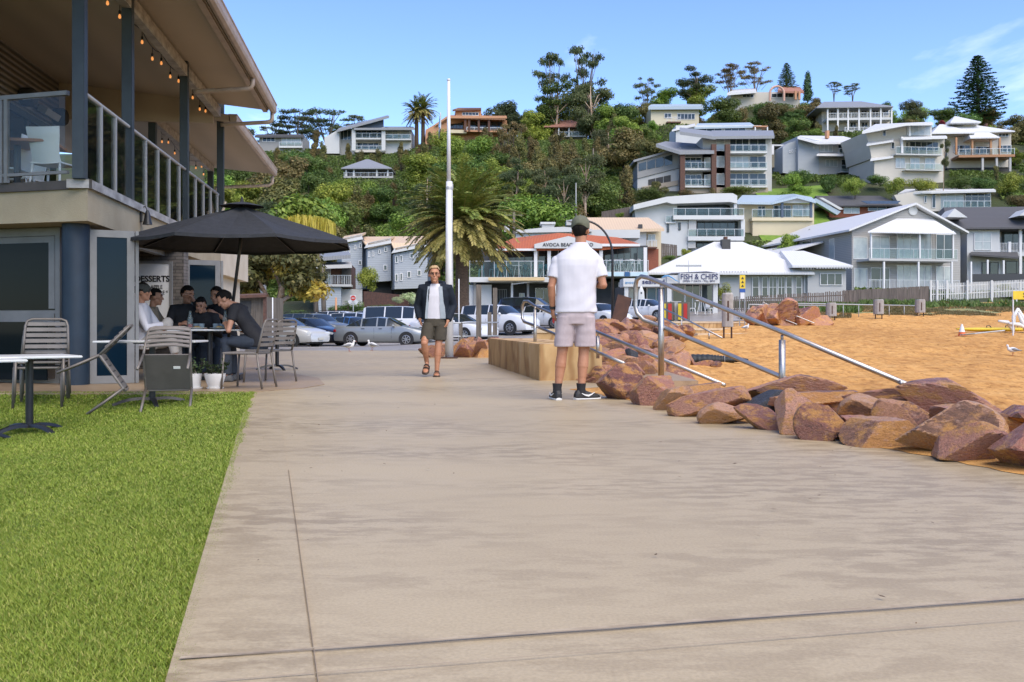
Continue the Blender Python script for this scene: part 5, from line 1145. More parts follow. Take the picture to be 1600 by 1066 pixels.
# tuft of grass between the boulders
rs = np.random.RandomState(2); n = 500; bx = X(1407, 6.55); C = np.stack([bx + rs.normal(0, .05, n), 6.5 + rs.normal(0, .035, n), np.zeros(n)], 1); tipv = C + np.stack([rs.normal(0, .05, n), rs.normal(0, .04, n), .04 + .08 * rs.rand(n)], 1); du = rs.normal(0, .003, (n, 3)); du[:, 2] = 0
tag(pydata_np('grass_tuft', np.stack([C - du, C + du, tipv], 1).reshape(-1, 3), np.arange(3 * n).reshape(-1, 3), M_blade), 'small green grass tuft growing between the boulders at the path edge', 'grass tuft')
# ---------------------------------------------------------------- sandstone terraces at the back of the beach
def terrace(label, a, b, h, th=.7):
    p, q = P(*a), P(*b); dd = q - p; t = thing('sandstone_terrace_wall', label, 'wall', (p.x, p.y, p.z), math.atan2(dd.y, dd.x), 'sandstone terrace walls'); Lw = Vector((dd.x, dd.y)).length
    mb = MB(); mb.box(0, 0, -h - .6, Lw, th, -.1); mb.build('wall', M_sst, t); mb = MB(); mb.box(-.02, -.03, -.1, Lw + .02, th + .02, 0); mb.build('capping', mat('pale_capping', (.55, .44, .30), (.48, .37, .24), 3, .85), t)
terrace('upper sandstone terrace wall in front of the chip shop', (1010, 502, 50), (1170, 495, 54), .7)
terrace('middle sandstone terrace wall, the longest', (1075, 513, 44), (1245, 502, 48), .7)
terrace('lower sandstone terrace wall half covered by sand', (1090, 521, 40), (1175, 516, 41), .4)
terrace('short sandstone wall behind the looped end of the second handrail', (836, 514, 24), (872, 512, 24), .7)
# ---------------------------------------------------------------- bins
def bin_(label, px, py0, py1, d, w_):
    z1 = Z(py0, d); x = X(px, d); g = Tz(x, d); h = z1 - g
    t = thing('litter_bin', label, 'bin', (x, d, g), R(-8), 'grey panelled litter bins on the beach'); mb = MB(); a = w_ / 2; pr = [(-a, -a * .6), (-a * .5, -a), (a * .5, -a), (a, -a * .6), (a, a), (-a, a)]
    mb.prism(pr, h * .26, h, axis='z'); mb.build('housing', mat('grey_fibre_panel', (.33, .31, .29), (.27, .25, .235), 8, .8), t, bevel=.02); mb = MB(); mb.prism([(x_ * .86, y_ * .86) for x_, y_ in pr], h * .98, h * 1.03, axis='z'); mb.build('lid', mat('pale_lid', (.45, .43, .41), None, rough=.7), t)
    mb = MB(); mb.box(-.03, -a - .012, h * .4, .03, -a - .001, h * .85); mb.build('slot', M_rust, t)
    for sx in (-1, 1): mb = MB(); mb.cyl((sx * a * .7, 0, -.15), (sx * a * .7, 0, h * .26), .035, n=8); mb.build('leg', M_rust, t)
bin_('nearest grey litter bin, standing on the sand below the terraces', 1137, 460, 527, 37.5, .42)
for l, px, py, d in (('left far litter bin, beside the dark red boulders', 1299, 474, 57), ('middle far litter bin, in front of the dune grass', 1373, 469, 60), ('right far litter bin, at the end of the pipe railing', 1438, 469, 62)): bin_(l, px, py, 500, d, .55)
# ---------------------------------------------------------------- black rolled net on the sand
p = P(1120, 563, 27.5); g = float(sand_z(p.x, p.y)); net = thing('rolled_net', 'long black rolled shade net lying on the sand', 'net', (p.x, p.y, g), R(-6))
mb = MB(); rg = []
for i in range(61):
    f = i / 60; x = -.84 + 1.72 * f; r = .16 * (1 - .78 * max(0, f - .35) / .65) * (min(1, f / .05) ** .5 + .02); r *= 1 + (.10 * math.sin(i * 2.1) if f > .4 else .04 * math.sin(i * 1.3)); rg.append([(x, r * 1.5 * math.cos(a), .06 + r * .95 * math.sin(a)) for a in np.linspace(0, 6.283, 17)[:-1]])
mb.loft(rg); mb.build('roll', mat('black_mesh', (.008, .011, .012), (.022, .028, .03), 12, .6, bump=.8, bscale=40), net, smooth=True)
mb = MB()
for x in (-.6, -.2, .2): mb.tube([(x, .2 * math.cos(a), .06 + .125 * math.sin(a)) for a in np.linspace(0, 6.283, 17)], .008, 5)
mb.build('binding', M_galv, net)
rock('small dark stone beside the heap on the sand', P(990, 557, 15.5), (.25, .22, .28), 'loose dark stones', 950, M_rock_blk)
# ---------------------------------------------------------------- gulls
M_gw = mat('white_feathers', (.66, .66, .65), (.58, .58, .57), 12, .8); M_gg = mat('grey_wings', (.22, .23, .25), (.17, .18, .2), 12, .8); M_gb = mat('red_bill', (.35, .06, .03), None)
def gull(label, x, y, z, rz, s=1.0):
    t = thing('seagull', label, 'gull', (x, y, z), R(rz), 'gulls'); t.scale = (s, s, s)
    mb = MB(); mb.tube([(-.16, 0, .12), (-.12, 0, .135), (-.03, 0, .145), (.05, 0, .15), (.10, 0, .165), (.115, 0, .20), (.125, 0, .235)], [.004, .028, .062, .066, .045, .027, .022], 12); mb.ball((.132, 0, .25), (.034, .027, .028), 10, 8); remesh(mb, 'body', M_gw, t, .006, 2)
    for sy in (-1, 1):
        mb = MB(); mb.tube([(.06, sy * .045, .165), (0, sy * .062, .16), (-.10, sy * .045, .14), (-.21, sy * .012, .125)], [.012, .034, .026, .004], 8); mb.build('wing', M_gg, t, smooth=True); mb = MB(); mb.cyl((.0, sy * .02, .10), (.01, sy * .022, .004), .004, n=5); mb.obox((.025, sy * .022, .004), (.05, .03, .006), (0, 0, 0)); mb.build('leg', M_gb, t)
    mb = MB(); mb.cyl((.155, 0, .247), (.195, 0, .238), .008, .002, n=6); mb.build('bill', M_gb, t)
for l, px, py, rz, d in (('gull standing alone on the sand at the right', 1583, 563, 170, 30), ('gull on the car park, right of two, near the silver sedan', 582, 549, 150, 31), ('gull on the car park, left of two', 545, 552, 20, 29.5), ('gull resting by the sandstone terrace', 1165, 509, 30, 43)):
    x = X(px, d); gull(l, x, d, (float(sand_z(x, d)) if px > 900 else Tz(x, d) + .01), rz, 1.25)
# ---------------------------------------------------------------- rescue gear at the right edge
M_yel = mat('yellow_foam', (.66, .50, .03), (.58, .42, .02), 4, .5)
dR = 42; p = P(1555, 527, dR); g = Tz(p.x, p.y)
brd = thing('rescue_board', 'long yellow rescue board lying on the sand', 'surfboard', (p.x, p.y, g + .05), R(4)); mb = MB(); rg = []
for i in range(21):
    f = i / 20; x = -1.75 + 3.5 * f; w_ = .3 * math.sin(math.pi * min(.98, max(.02, f))) ** .5; rg.append([(x, w_ * math.cos(a), .10 + (.09 * min(1, w_ * 4)) * math.sin(a) + .12 * max(0, abs(f - .5) - .3)) for a in np.linspace(0, 6.283, 13)[:-1]])
mb.loft(rg); mb.build('hull', M_yel, brd, smooth=True)
for x in (-.5, .35, .9): mb = MB(); mb.tube([(x, -.2, .19), (x, -.2, .26), (x + .12, -.2, .27), (x + .2, -.2, .19)], .02, 6); mb.build('handle', M_black, brd)
fr_ = thing('folding_frame', 'collapsed white plastic stand lying beside the rescue board', 'stand', (X(1590, 41), 41, Tz(X(1590, 41), 41)), R(10))
for i, pts in enumerate((((-.9, 0, .55), (-.45, .05, .5), (-.2, 0, .1)), ((-.2, 0, .05), (-.1, .1, .75), (.1, .1, 1.1)), ((-.05, -.1, .9), (.25, 0, .45), (.5, .1, .02)), ((.1, .1, 1.08), (.4, .1, .6), (.7, 0, .0)), ((-.5, -.1, .45), (0, -.1, .4), (.4, -.1, .2)))):
    mb = MB(); mb.tube(pts, [.05, .09, .05], 8); mb.build('leg', M_white_p, fr_, smooth=True)
pl_ = thing('paddle', 'grey paddle lying across the sand in front of the yellow board', 'paddle', (X(1535, 38.5), 38.5, Tz(X(1535, 38.5), 38.5) + .08), R(12)); mb = MB(); mb.tube([(-1.0, 0, 0), (1.1, .1, .18)], .03, 6); mb.build('shaft', M_galv, pl_); mb = MB(); mb.obox((-.7, 0, .03), (.6, .16, .03), (0, -.07, 0)); mb.build('blade', M_timber, pl_)
cn = thing('traffic_cone', 'small orange and white cone beside the tip of the rescue board', 'cone', (X(1503, 39), 39, Tz(X(1503, 39), 39))); mb = MB(); mb.lathe([(.15, .03), (.115, .18)], n=14); mb.box(-.2, -.2, 0, .2, .2, .03); mb.build('base', mat('orange_plastic', (.6, .13, .03), None), cn); mb = MB(); mb.lathe([(.114, .181), (.085, .3)], n=14); mb.lathe([(.083, .301), (.03, .5)], n=14); mb.build('band', M_white_p, cn)
fx, fd_ = X(1583, 40), 40; sg = thing('beach_flag_sign', 'yellow beach banner on a thin white pole at the right edge', 'sign', (fx, fd_, Tz(fx, fd_))); h1 = Z(455, 40) - sg.location.z; h0 = Z(468, 40) - sg.location.z
mb = MB(); mb.cyl((0, 0, -.1), (0, 0, h1 + .02), .03, n=8); mb.build('pole', M_wpaint, sg); mb = MB(); mb.box(-.02, -.035, h0, 1.35, .0, h1); mb.build('banner', M_yel, sg); text('Surf', 'lettering', M_black, sg, .28, .003, Matrix.Translation((.62, -.04, (h0 + h1) / 2)) @ UPR, bold=.006)
# ---------------------------------------------------------------- street furniture near the car park
lx, ld = X(957, 46), 46; sl = thing('street_lamp', 'black curved-arm street lamp behind the man in the cap', 'street lamp', (lx, ld, Tz(lx, ld))); z = lambda y: Z(y, ld) - sl.location.z
mb = MB(); mb.tube([(0, 0, 0), (0, 0, .9)], .11, 12); mb.build('base', M_black, sl, smooth=True, auto=40)
mb = MB(); arc = [(0, 0, .9), (0, 0, z(400))] + [((-46 + 46 * math.cos(a)) / FP * ld, 0, z(400) + math.sin(a) * 55 / FP * ld) for a in np.linspace(.1, 1.57, 12)]; mb.tube(arc, [.075, .06] + [.05] * 12, 10); mb.build('pole', M_black, sl, smooth=True)
mb = MB(); e = arc[-1]; mb.ball((e[0] - .35, 0, e[2] - .02), (.42, .17, .085), 14, 8); mb.build('lamp_head', M_galv, sl, smooth=True)
px_, pd_ = X(870, 44), 44; ps = thing('sign_post', 'pale post carrying a small blue and white plate left of the man in the cap', 'sign', (px_, pd_, Tz(px_, pd_))); z = lambda y: Z(y, pd_) - ps.location.z
for dx in (-.07, .1): mb = MB(); mb.cyl((dx, 0, -.1), (dx, 0, z(418)), .05, n=8); mb.build('pole', M_galv, ps, smooth=True)
mb = MB(); mb.box(-.12, -.08, z(432), .14, -.055, z(414)); mb.build('plate', M_wpaint, ps); mb = MB(); mb.box(.02, -.088, z(424), .12, -.081, z(416)); mb.build('symbol', mat('sign_blue', (.02, .08, .3), None), ps)
bx_, bd_ = X(970, 24), 24; rb = thing('steel_plank', 'rusty brown steel plank leaning over the rock heap', 'plank', (bx_, bd_, Z(505, 24)), 0); mb = MB(); mb.obox((0, 0, .3), (.36, .05, .78), (R(-6), R(16), R(10))); mb.build('plate', M_rust, rb)
sx_, sd_ = X(1160, 52), 52; ws = thing('warning_sign', 'tall yellow and blue surf-safety sign on two posts before the paling fence', 'sign', (sx_, sd_, Tz(sx_, sd_))); z = lambda y: Z(y, sd_) - ws.location.z
for dx in (-.14, .14): mb = MB(); mb.cyl((dx, .04, -.1), (dx, .04, z(430)), .03, n=6); mb.build('post', M_galv, ws)
mb = MB(); mb.box(-.15, -.03, z(451), .15, 0, z(430)); mb.build('yellow_plate', M_yel, ws); mb = MB(); mb.box(-.15, -.03, z(457), .15, 0, z(451.3)); mb.build('blue_plate', mat('sign_blue', (.02, .08, .3), None), ws); mb = MB(); mb.box(-.11, -.03, z(467), .11, 0, z(457.5)); mb.box(-.11, -.03, z(426.5) - .0, .17, 0, z(430) + .11); mb.build('white_plate', M_wpaint, ws)
mb = MB()
for k in range(3): zc = z(434.5 + k * 6); mb.prism([(-.08, zc - .07), (.08, zc - .07), (0, zc + .07)], -.036, -.031)
mb.build('symbol', M_black, ws)
# ================================================================ parked cars
def paint(name, c, metal=.0): return mat(name, c, None, rough=.28, metal=metal, coat=.6, spec=.5)
M_carglass = mat('car_glass', (.018, .024, .026), None, rough=.04, spec=.75)
M_tyre = mat('tyre_rubber', (.014, .014, .014), (.02, .02, .02), 8, .85); M_rim = mat('alloy_rim', (.42, .42, .43), None, rough=.3, metal=.8)
M_lamp = mat('headlamp_glass', (.55, .58, .6), None, rough=.08, spec=.8); M_tail = mat('tail_lamp', (.35, .02, .02), None, rough=.15); M_plate_n = mat('number_plate', (.62, .6, .5), (.3, .3, .28), 40, .5)
M_trim = mat('black_trim', (.015, .015, .016), None, rough=.5)
# stations along the car, tail to nose: x, roof or bonnet height, cabin flag (fractions of length and height)
CARS = {
 'sedan': (4.75, 1.83, 1.45, [(-.5, .50, 0), (-.495, .66, 0), (-.46, .70, 0), (-.385, .715, 0), (-.36, .73, 1), (-.20, .95, 1), (-.185, .96, 1), (-.03, 1.0, 1), (-.015, 1.0, 1), (.07, .975, 1), (.085, .965, 1), (.235, .70, 1), (.255, .685, 0), (.36, .62, 0), (.45, .55, 0), (.49, .45, 0), (.5, .36, 0)], .665),
 'hatch': (4.25, 1.79, 1.48, [(-.5, .45, 0), (-.492, .60, 0), (-.475, .66, 1), (-.385, .93, 1), (-.365, .95, 1), (-.20, .985, 1), (-.185, .985, 1), (-.03, 1.0, 1), (-.015, 1.0, 1), (.06, .97, 1), (.075, .96, 1), (.245, .695, 1), (.265, .68, 0), (.36, .62, 0), (.45, .55, 0), (.49, .45, 0), (.5, .36, 0)], .645),
 'suv': (4.65, 1.88, 1.70, [(-.5, .48, 0), (-.495, .60, 0), (-.485, .66, 1), (-.43, .95, 1), (-.40, .975, 1), (-.22, 1.0, 1), (-.205, 1.0, 1), (-.03, 1.0, 1), (-.015, 1.0, 1), (.10, .965, 1), (.115, .95, 1), (.245, .71, 1), (.265, .69, 0), (.36, .65, 0), (.45, .60, 0), (.49, .50, 0), (.5, .38, 0)], .655),
 'van': (4.9, 1.90, 1.97, [(-.5, .45, 0), (-.498, .55, 0), (-.49, .60, 1), (-.47, .96, 1), (-.44, .99, 1), (-.20, 1.0, 1), (-.185, 1.0, 1), (.02, 1.0, 1), (.035, 1.0, 1), (.17, .97, 1), (.19, .95, 1), (.335, .62, 1), (.355, .60, 0), (.40, .56, 0), (.46, .50, 0), (.492, .42, 0), (.5, .32, 0)], .63)}
def car(kind, label, cat, px, d, heading, col, z=None, light_front=True, name='parked_car', roofbars=False):
    L_, W_, H_, st, bl = CARS[kind]; x = X(px, d); t = thing(name, label, cat, (x, d, (Tz(x, d) if z is None else z) + .006), R(heading), 'cars parked in the beach car park')
    hw = W_ / 2; rings = []
    for fx, fz, cab in st:
        e = max(0, (abs(fx) - .36) / .14); w_ = hw * (1 - .16 * e ** 2); zt = fz * H_; zb = min(bl * H_ * (1 - .04 * e), zt - .012) if cab or fz > bl else zt - .05; z0 = .20 + .05 * e; rw = w_ * (.765 if cab else .80); c = []
        if cab: up = [(rw, zt - .045), (rw * .72, zt - .008), (0, zt)]
        else: up = [(w_ * .90, zt - .02), (w_ * .6, zt - .004), (0, zt)]
        half = [(0, z0), (w_ * .88, z0), (w_ * .975, z0 + .10), (w_, .44 * bl * H_ + .12), (w_ * .985, zb - .04), (w_ * .955, zb)] + up
        rings.append([(fx * L_, -y, zz_) for y, zz_ in half] + [(fx * L_, y, zz_) for y, zz_ in half[-2:0:-1]])
    n = len(rings[0]); V = [p for r in rings for p in r]; body = []; gl = {}
    for i in range(len(rings) - 1):
        c0_, c1_ = st[i][2], st[i + 1][2]
        for j in range(n):
            k = (j + 1) % n; f = [i * n + j, i * n + k, (i + 1) * n + k, (i + 1) * n + j]; h = n - 1 - j if j >= n // 2 else j
            side = h == 5; dx = st[i + 1][0] - st[i][0]; dz = abs(st[i + 1][1] - st[i][1]); wind = (c0_ or c1_) and dz > .12 and (h in (6, 7))
            pillar = dx < .03
            key = ('side_window', i, h == j) if (side and c0_ and c1_ and not pillar) else ('windscreen' if st[i][0] > 0 else 'rear_window', 0, 0) if wind else None
            (gl.setdefault(key, []) if key else body).append(f)
    body.append(list(range(n))[::-1]); body.append([(len(rings) - 1) * n + j for j in range(n)])
    mb = MB(); mb.add(V, body); mb.build('body', col, t, smooth=True, auto=38)
    grp = {}
    for (nm, i, sd_), fs in gl.items():      # neighbouring stations without a pillar between them share a pane
        if nm == 'side_window':
            i0 = i
            while (nm, i0 - 1, sd_) in gl: i0 -= 1
            grp.setdefault((nm, i0, sd_), []).extend(fs)
        else: grp[(nm, i, sd_)] = fs
    for (nm, i, sd_), fs in grp.items(): mb = MB(); mb.add(V, fs); mb.build(nm, M_carglass, t, smooth=True, auto=30)
    wr = .325 if kind != 'van' else .345
    if kind == 'suv': wr = .365
    for fx in (-.305, .30):
        for sy in (-1, 1):
            y = sy * (hw - .10); mb = MB(); mb.lathe([(wr * .62, -.11), (wr * .93, -.11), (wr, -.07), (wr, .07), (wr * .93, .11), (wr * .62, .112)], n=24); mb.moved(Matrix.Translation((fx * L_, y, wr)) @ Matrix.Rotation(R(90), 4, 'X')); w = mb.build('wheel', M_tyre, t, smooth=True, auto=40)
            mb = MB(); mb.lathe([(wr * .64, -.10), (wr * .66, .09), (wr * .60, .095), (wr * .56, .05), (.03, .05)], n=20)
            for k in range(7): a = k * 2 * math.pi / 7; mb.obox((math.cos(a) * wr * .34, math.sin(a) * wr * .34, .078), (wr * .62, .045, .03), (0, 0, a))
            mb.cyl((0, 0, .05), (0, 0, .10), .045, n=10); mb.moved(Matrix.Translation((fx * L_, y + sy * .035, wr)) @ Matrix.Rotation(R(90 * sy), 4, 'X') @ Matrix.Rotation(R(180), 4, 'X')); mb.build('rim', M_rim, w, smooth=True, auto=30)
            mb = MB(); mb.lathe([(wr * 1.0, -.05), (wr * 1.17, -.05), (wr * 1.17, .016), (wr * 1.0, .012)], n=28); mb.moved(Matrix.Translation((fx * L_, sy * (hw - .004), wr * 1.02)) @ Matrix.Rotation(R(-90 * sy), 4, 'X')); mb.build('wheel_arch', M_trim, t, smooth=True, auto=40)
    for sy in (-1, 1):
        e_ = .80; zl = .53 * bl * H_ + .14
        mb = MB(); mb.obox((.468 * L_, sy * hw * .70, zl + .0), (.22, .36, .12), (0, R(10), -sy * R(28))); mb.build('headlight', M_lamp, t, bevel=.02)
        mb = MB(); mb.obox((-.478 * L_, sy * hw * .74, zl + .10), (.16, .32, .13), (0, 0, sy * R(24))); mb.build('tail_light', M_tail, t, bevel=.02)
        mb = MB(); mb.ball((.165 * L_ if kind != 'van' else .25 * L_, sy * (hw + .09), bl * H_ + .04), (.07, .11, .065), 10, 6); mb.build('wing_mirror', col, t, smooth=True)
        mb = MB()
        for fx in (-.17, .02): mb.obox((fx * L_, sy * (hw * .995), bl * H_ - .11), (.17, .03, .022), (0, 0, 0)); mb.obox((fx * L_ + .12 * L_ * (1 if fx > 0 else 1), sy * hw * .992, .62), (.008, .012, .52), (0, 0, 0))
        mb.build('door_handle', M_trim, t)
    mb = MB(); mb.obox((.487 * L_, 0, .34 * H_), (.10, hw * 1.05, .17), (0, R(-4), 0)); mb.obox((.475 * L_, 0, .19 * H_), (.12, hw * 1.45, .12), (0, 0, 0)); mb.build('grille', M_trim, t, bevel=.02)
    for xx, zz_ in ((.509, .27), (-.504, .46)): mb = MB(); mb.obox((xx * L_, 0, zz_ * H_), (.02, .38, .11), (0, 0, 0)); mb.build('number_plate', M_plate_n, t)
    mb = MB(); mb.box(-.44 * L_, -hw * .8, .15, .44 * L_, hw * .8, .24); mb.build('underbody', M_trim, t)
    if roofbars:
        for sy in (-1, 1): mb = MB(); mb.tube([(-.38 * L_, sy * hw * .68, H_ * .985), (-.34 * L_, sy * hw * .68, H_ * 1.02 + .02), (.02 * L_, sy * hw * .68, H_ * 1.02 + .02), (.06 * L_, sy * hw * .68, H_ * .985)], .022, 6); mb.build('roof_rail', M_trim, t)
    return t
Pw, Ps, Pn, Pg, Pb, Pbk = paint('white_car_paint', (.62, .63, .64)), paint('silver_car_paint', (.25, .27, .275), .35), paint('navy_car_paint', (.008, .013, .028), .2), paint('grey_car_paint', (.13, .14, .14), .3), paint('blue_car_paint', (.012, .11, .42), .1), paint('black_car_paint', (.012, .012, .014), .1)
Pp = paint('pearl_silver_paint', (.48, .49, .485), .15); Pmb = paint('mid_blue_paint', (.03, .10, .25), .2)
car('sedan', 'silver grey sedan parked side-on in front of the white van', 'car', 600, 48.5, -10, Ps)
car('sedan', 'pearl silver sedan behind the café chairs, nose to the right', 'car', 437, 46.5, -24, Pp)
car('hatch', 'navy blue hatchback between the pearl silver sedan and the silver grey sedan', 'car', 485, 51, -30, Pn)
car('suv', 'dark grey four-wheel drive behind the navy hatchback', 'car', 492, 56, -28, Pg, roofbars=True)
car('hatch', 'bright blue hatchback far back beside the two palm trunks', 'car', 497, 70, -4, Pb, roofbars=True)
car('hatch', 'mid blue small car half hidden behind the silver grey sedan', 'car', 552, 59, -30, Pmb)
car('suv', 'white wagon with roof rails left of the white van, nearest of two', 'car', 566, 63, -14, Pw)
car('suv', 'white wagon with roof rails behind the other wagon, under the no-entry sign', 'car', 540, 68, -18, Pw, roofbars=True)
car('hatch', 'white hatchback furthest back, left of the van roof', 'car', 592, 76, -10, Pw)
car('van', 'white passenger van with dark side windows behind the silver grey sedan', 'van', 632, 57, -12, Pw, name='parked_van')
car('sedan', 'white sedan right of the flagpole, nose behind the timber posts', 'car', 708, 50.5, -34, Pw)
car('suv', 'white crossover between the timber posts and the looped handrail', 'car', 778, 55, -32, Pw)
car('suv', 'black four-wheel drive under the restaurant awning, behind the white crossover', 'car', 832, 64, -22, Pbk)
car('sedan', 'white sedan behind the sign post left of the man in the cap', 'car', 850, 58.5, -40, Pw)
car('hatch', 'white hatchback just right of the man in the cap', 'car', 937, 60, -52, Pw)
car('hatch', 'white hatchback by the surf shop behind the looped handrail', 'car', 1012, 66, -40, Pw)
# ================================================================ buildings beyond the car park and up the hill
def wall_m(name, c, f=.93): return mat(name, c, tuple(k * f for k in c), .5, .8)
M_w_white = wall_m('white_render', (.54, .55, .54)); M_w_grey = wave_mat('grey_weatherboard', (.375, .365, .345), (.30, .292, .276), 'Z', 1.6, .75, 0, .3, wander=.05); M_w_lgrey = wall_m('light_grey_render', (.45, .45, .435)); M_w_mgrey = wall_m('mid_grey_render', (.28, .278, .27))
M_w_cream = wall_m('cream_paint', (.58, .50, .34)); M_w_yel = wall_m('pale_yellow_paint', (.62, .56, .40)); M_w_orange = wall_m('terracotta_render', (.46, .24, .13)); M_w_brick = mat('red_brick', (.26, .085, .045), (.19, .06, .035), 8, .85); M_w_blue = wave_mat('blue_grey_boards', (.37, .405, .43), (.31, .34, .365), 'Z', 1.4, .75, 0, .25, wander=.05); M_w_slate = wall_m('slate_blue_paint', (.075, .105, .15)); M_w_off = wall_m('off_white_boards', (.52, .49, .425)); M_w_stone = wall_m('sandstone_base', (.40, .33, .25)); M_w_brown = mat('brown_stacked_stone', (.13, .065, .045), (.08, .045, .035), 6, .9)
M_r_white = wave_mat('white_metal_roof', (.60, .605, .60), (.55, .555, .55), 'X', 1.3, .5, 0, .25, wander=.02); M_r_grey = wave_mat('grey_metal_roof', (.24, .25, .26), (.20, .21, .22), 'X', 1.3, .5, 0, .25, wander=.04); M_r_dark = wave_mat('dark_tile_roof', (.085, .085, .088), (.055, .055, .058), 'Z', 1.6, .8, .4, .4); M_r_blue = wave_mat('pale_blue_roof', (.36, .44, .50), (.31, .385, .44), 'X', 1.3, .5, 0, .2, wander=.03); M_r_tan = wave_mat('tan_metal_roof', (.58, .44, .29), (.52, .39, .26), 'X', 1.1, .6, 0, .25, wander=.05); M_r_red = wave_mat('orange_tile_roof', (.46, .125, .045), (.30, .075, .03), 'X', 2.2, .8, .5, .8, wander=.1); M_r_pink = wave_mat('faded_tile_roof', (.36, .17, .12), (.28, .13, .09), 'Z', 2, .8, .4, .4)
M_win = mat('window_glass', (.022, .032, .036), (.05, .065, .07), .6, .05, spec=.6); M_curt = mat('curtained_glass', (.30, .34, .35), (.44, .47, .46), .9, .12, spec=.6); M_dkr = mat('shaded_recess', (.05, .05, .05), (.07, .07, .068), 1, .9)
M_frame = mat('white_frame', (.64, .64, .63), None, rough=.5); M_fdark = mat('dark_frame', (.035, .037, .04), None, rough=.5); M_bg = glass_mat('balcony_glass', (.88, .94, .93), .955); M_rail = mat('rail_metal', (.5, .51, .51), None, rough=.4, metal=.3); M_tiling = mat('solar_panel', (.03, .05, .10), (.05, .075, .14), 2, .15)
HOUSE_RECTS = []
class H:
    def __init__(s, label, cat, px, d, yaw, base, name='house', rect=None, group=None):
        z0 = Z(base, d); s.t = thing(name, label, cat, (X(px, d), d, z0), R(yaw), group); s.F = Frame(X(px, d), d, R(yaw)); s.F.z0 = z0; s.d = d
        if rect: HOUSE_RECTS.append((*rect, d))
    def pt(s, px, py, y=0): x, z = s.F.ony(px, py, y); return V3(x, y, z)
    def w(s, a, b, y0, y1, m, yo=0, dep=8, name='wall', deep=0, par=None, bevel=0):
        p, q = s.pt(a, y0, yo), s.pt(b, y1, yo); z1 = (s.pt(a, y1, yo).z + q.z) / 2 - deep; z0 = (p.z + s.pt(b, y0, yo).z) / 2
        mb = MB(); mb.box(p.x, yo, z1, q.x, yo + dep, z0); return mb.build(name, m, par or s.t, bevel=bevel)
    def poly(s, pts, m, yo=0, dep=.3, name='wall'):
        q = [s.pt(a, b, yo) for a, b in pts]; mb = MB(); mb.prism([(p.x, p.z) for p in q], yo, yo + dep); return mb.build(name, m, s.t)
    def g(s, a, b, y0, y1, yo=0, n=2, m=None, fr=.07, fm=None, name='window', hz=0):
        p, q = s.pt(a, y0, yo), s.pt(b, y1, yo); x0, x1, zt, zb = p.x, q.x, p.z, q.z; mb = MB(); f = max(fr, .0005 * s.d)
        for r in ((x0, zb, x1, zb + f), (x0, zt - f, x1, zt), (x0, zb + f, x0 + f, zt - f), (x1 - f, zb + f, x1, zt - f)): mb.box(r[0], yo - .06, r[1], r[2], yo + .02, r[3])
        for k in range(1, n): xx = x0 + (x1 - x0) * k / n; mb.box(xx - f * .4, yo - .05, zb + f, xx + f * .4, yo + .015, zt - f)
        if hz: zz_ = zb + (zt - zb) * hz; mb.box(x0 + f, yo - .045, zz_ - f * .35, x1 - f, yo + .012, zz_ + f * .35)
        o = mb.build(name, fm or M_frame, s.t); mb = MB(); mb.box(x0 + f * .5, yo - .025, zb + f * .5, x1 - f * .5, yo - .005, zt - f * .5); mb.build('pane', m or M_win, o); return o
    def gx(s, px0, px1, y0, y1, x, m=None, name='window'):
        """window in a side wall, on the plane of one local x"""
        (ya, za), (yb, zb) = s.F.onx(px0, y0, x), s.F.onx(px1, y1, x); ya, yb = min(ya, yb), max(ya, yb); mb = MB(); mb.box(x - .04, ya, zb, x + .04, yb, za); o = mb.build(name, M_frame, s.t); mb = MB(); mb.box(x - .055, ya + .07, zb + .07, x + .055, yb - .07, za - .07); mb.build('pane', m or M_win, o)
    def b(s, a, b, yr, yf, ys, yo=0, proj=1.6, m=None, style='glass', n=4, name='balcony'):
        p, q = s.pt(a, yf, yo), s.pt(b, ys, yo); zr = s.pt(a, yr, yo).z; mb = MB(); mb.box(p.x, yo, q.z, q.x, yo + proj, p.z); o = mb.build(name, m or M_w_white, s.t)
        if style == 'none': return o
        r = max(.03, .00028 * s.d); mb = MB(); mb.box(p.x, yo + .05, zr - r, q.x, yo + .05 + 2 * r, zr + r * .6); mb.build('handrail', M_rail, o)
        for k in range(n + 1): xx = p.x + .05 + (q.x - p.x - .1) * k / n; mb = MB(); mb.box(xx - r * .7, yo + .06, p.z, xx + r * .7, yo + .06 + r * 1.4, zr - r); mb.build('baluster_post', M_rail, o)
        mb = MB()
        if style == 'glass': mb.box(p.x + .08, yo + .075, p.z + .08, q.x - .08, yo + .09, zr - r); mb.build('glass_panel', M_bg, o)
        else:
            k = p.x + .15
            while k < q.x - .1: mb.box(k - .018, yo + .07, p.z + .05, k + .018, yo + .11, zr - r); k += .16 if s.d < 130 else .30
            mb.build('balustrade_bars', M_rail if style == 'rail' else M_frame, o)
        return o
    def p(s, px, y0, y1, yo=0, w_=.16, m=None, name='post'):
        a, b = s.pt(px, y0, yo), s.pt(px, y1, yo); mb = MB(); mb.box(a.x - w_ / 2, yo - w_ / 2, b.z, a.x + w_ / 2, yo + w_ / 2, a.z); return mb.build(name, m or M_frame, s.t)
    def r(s, pts, m, th=.25, name='roof'):
        mb = MB()
        for q in (pts if isinstance(pts[0][0], (tuple, list)) else [pts]): mb.slab([s.pt(*k) for k in q], th)
        return mb.build(name, m, s.t, fix=True)
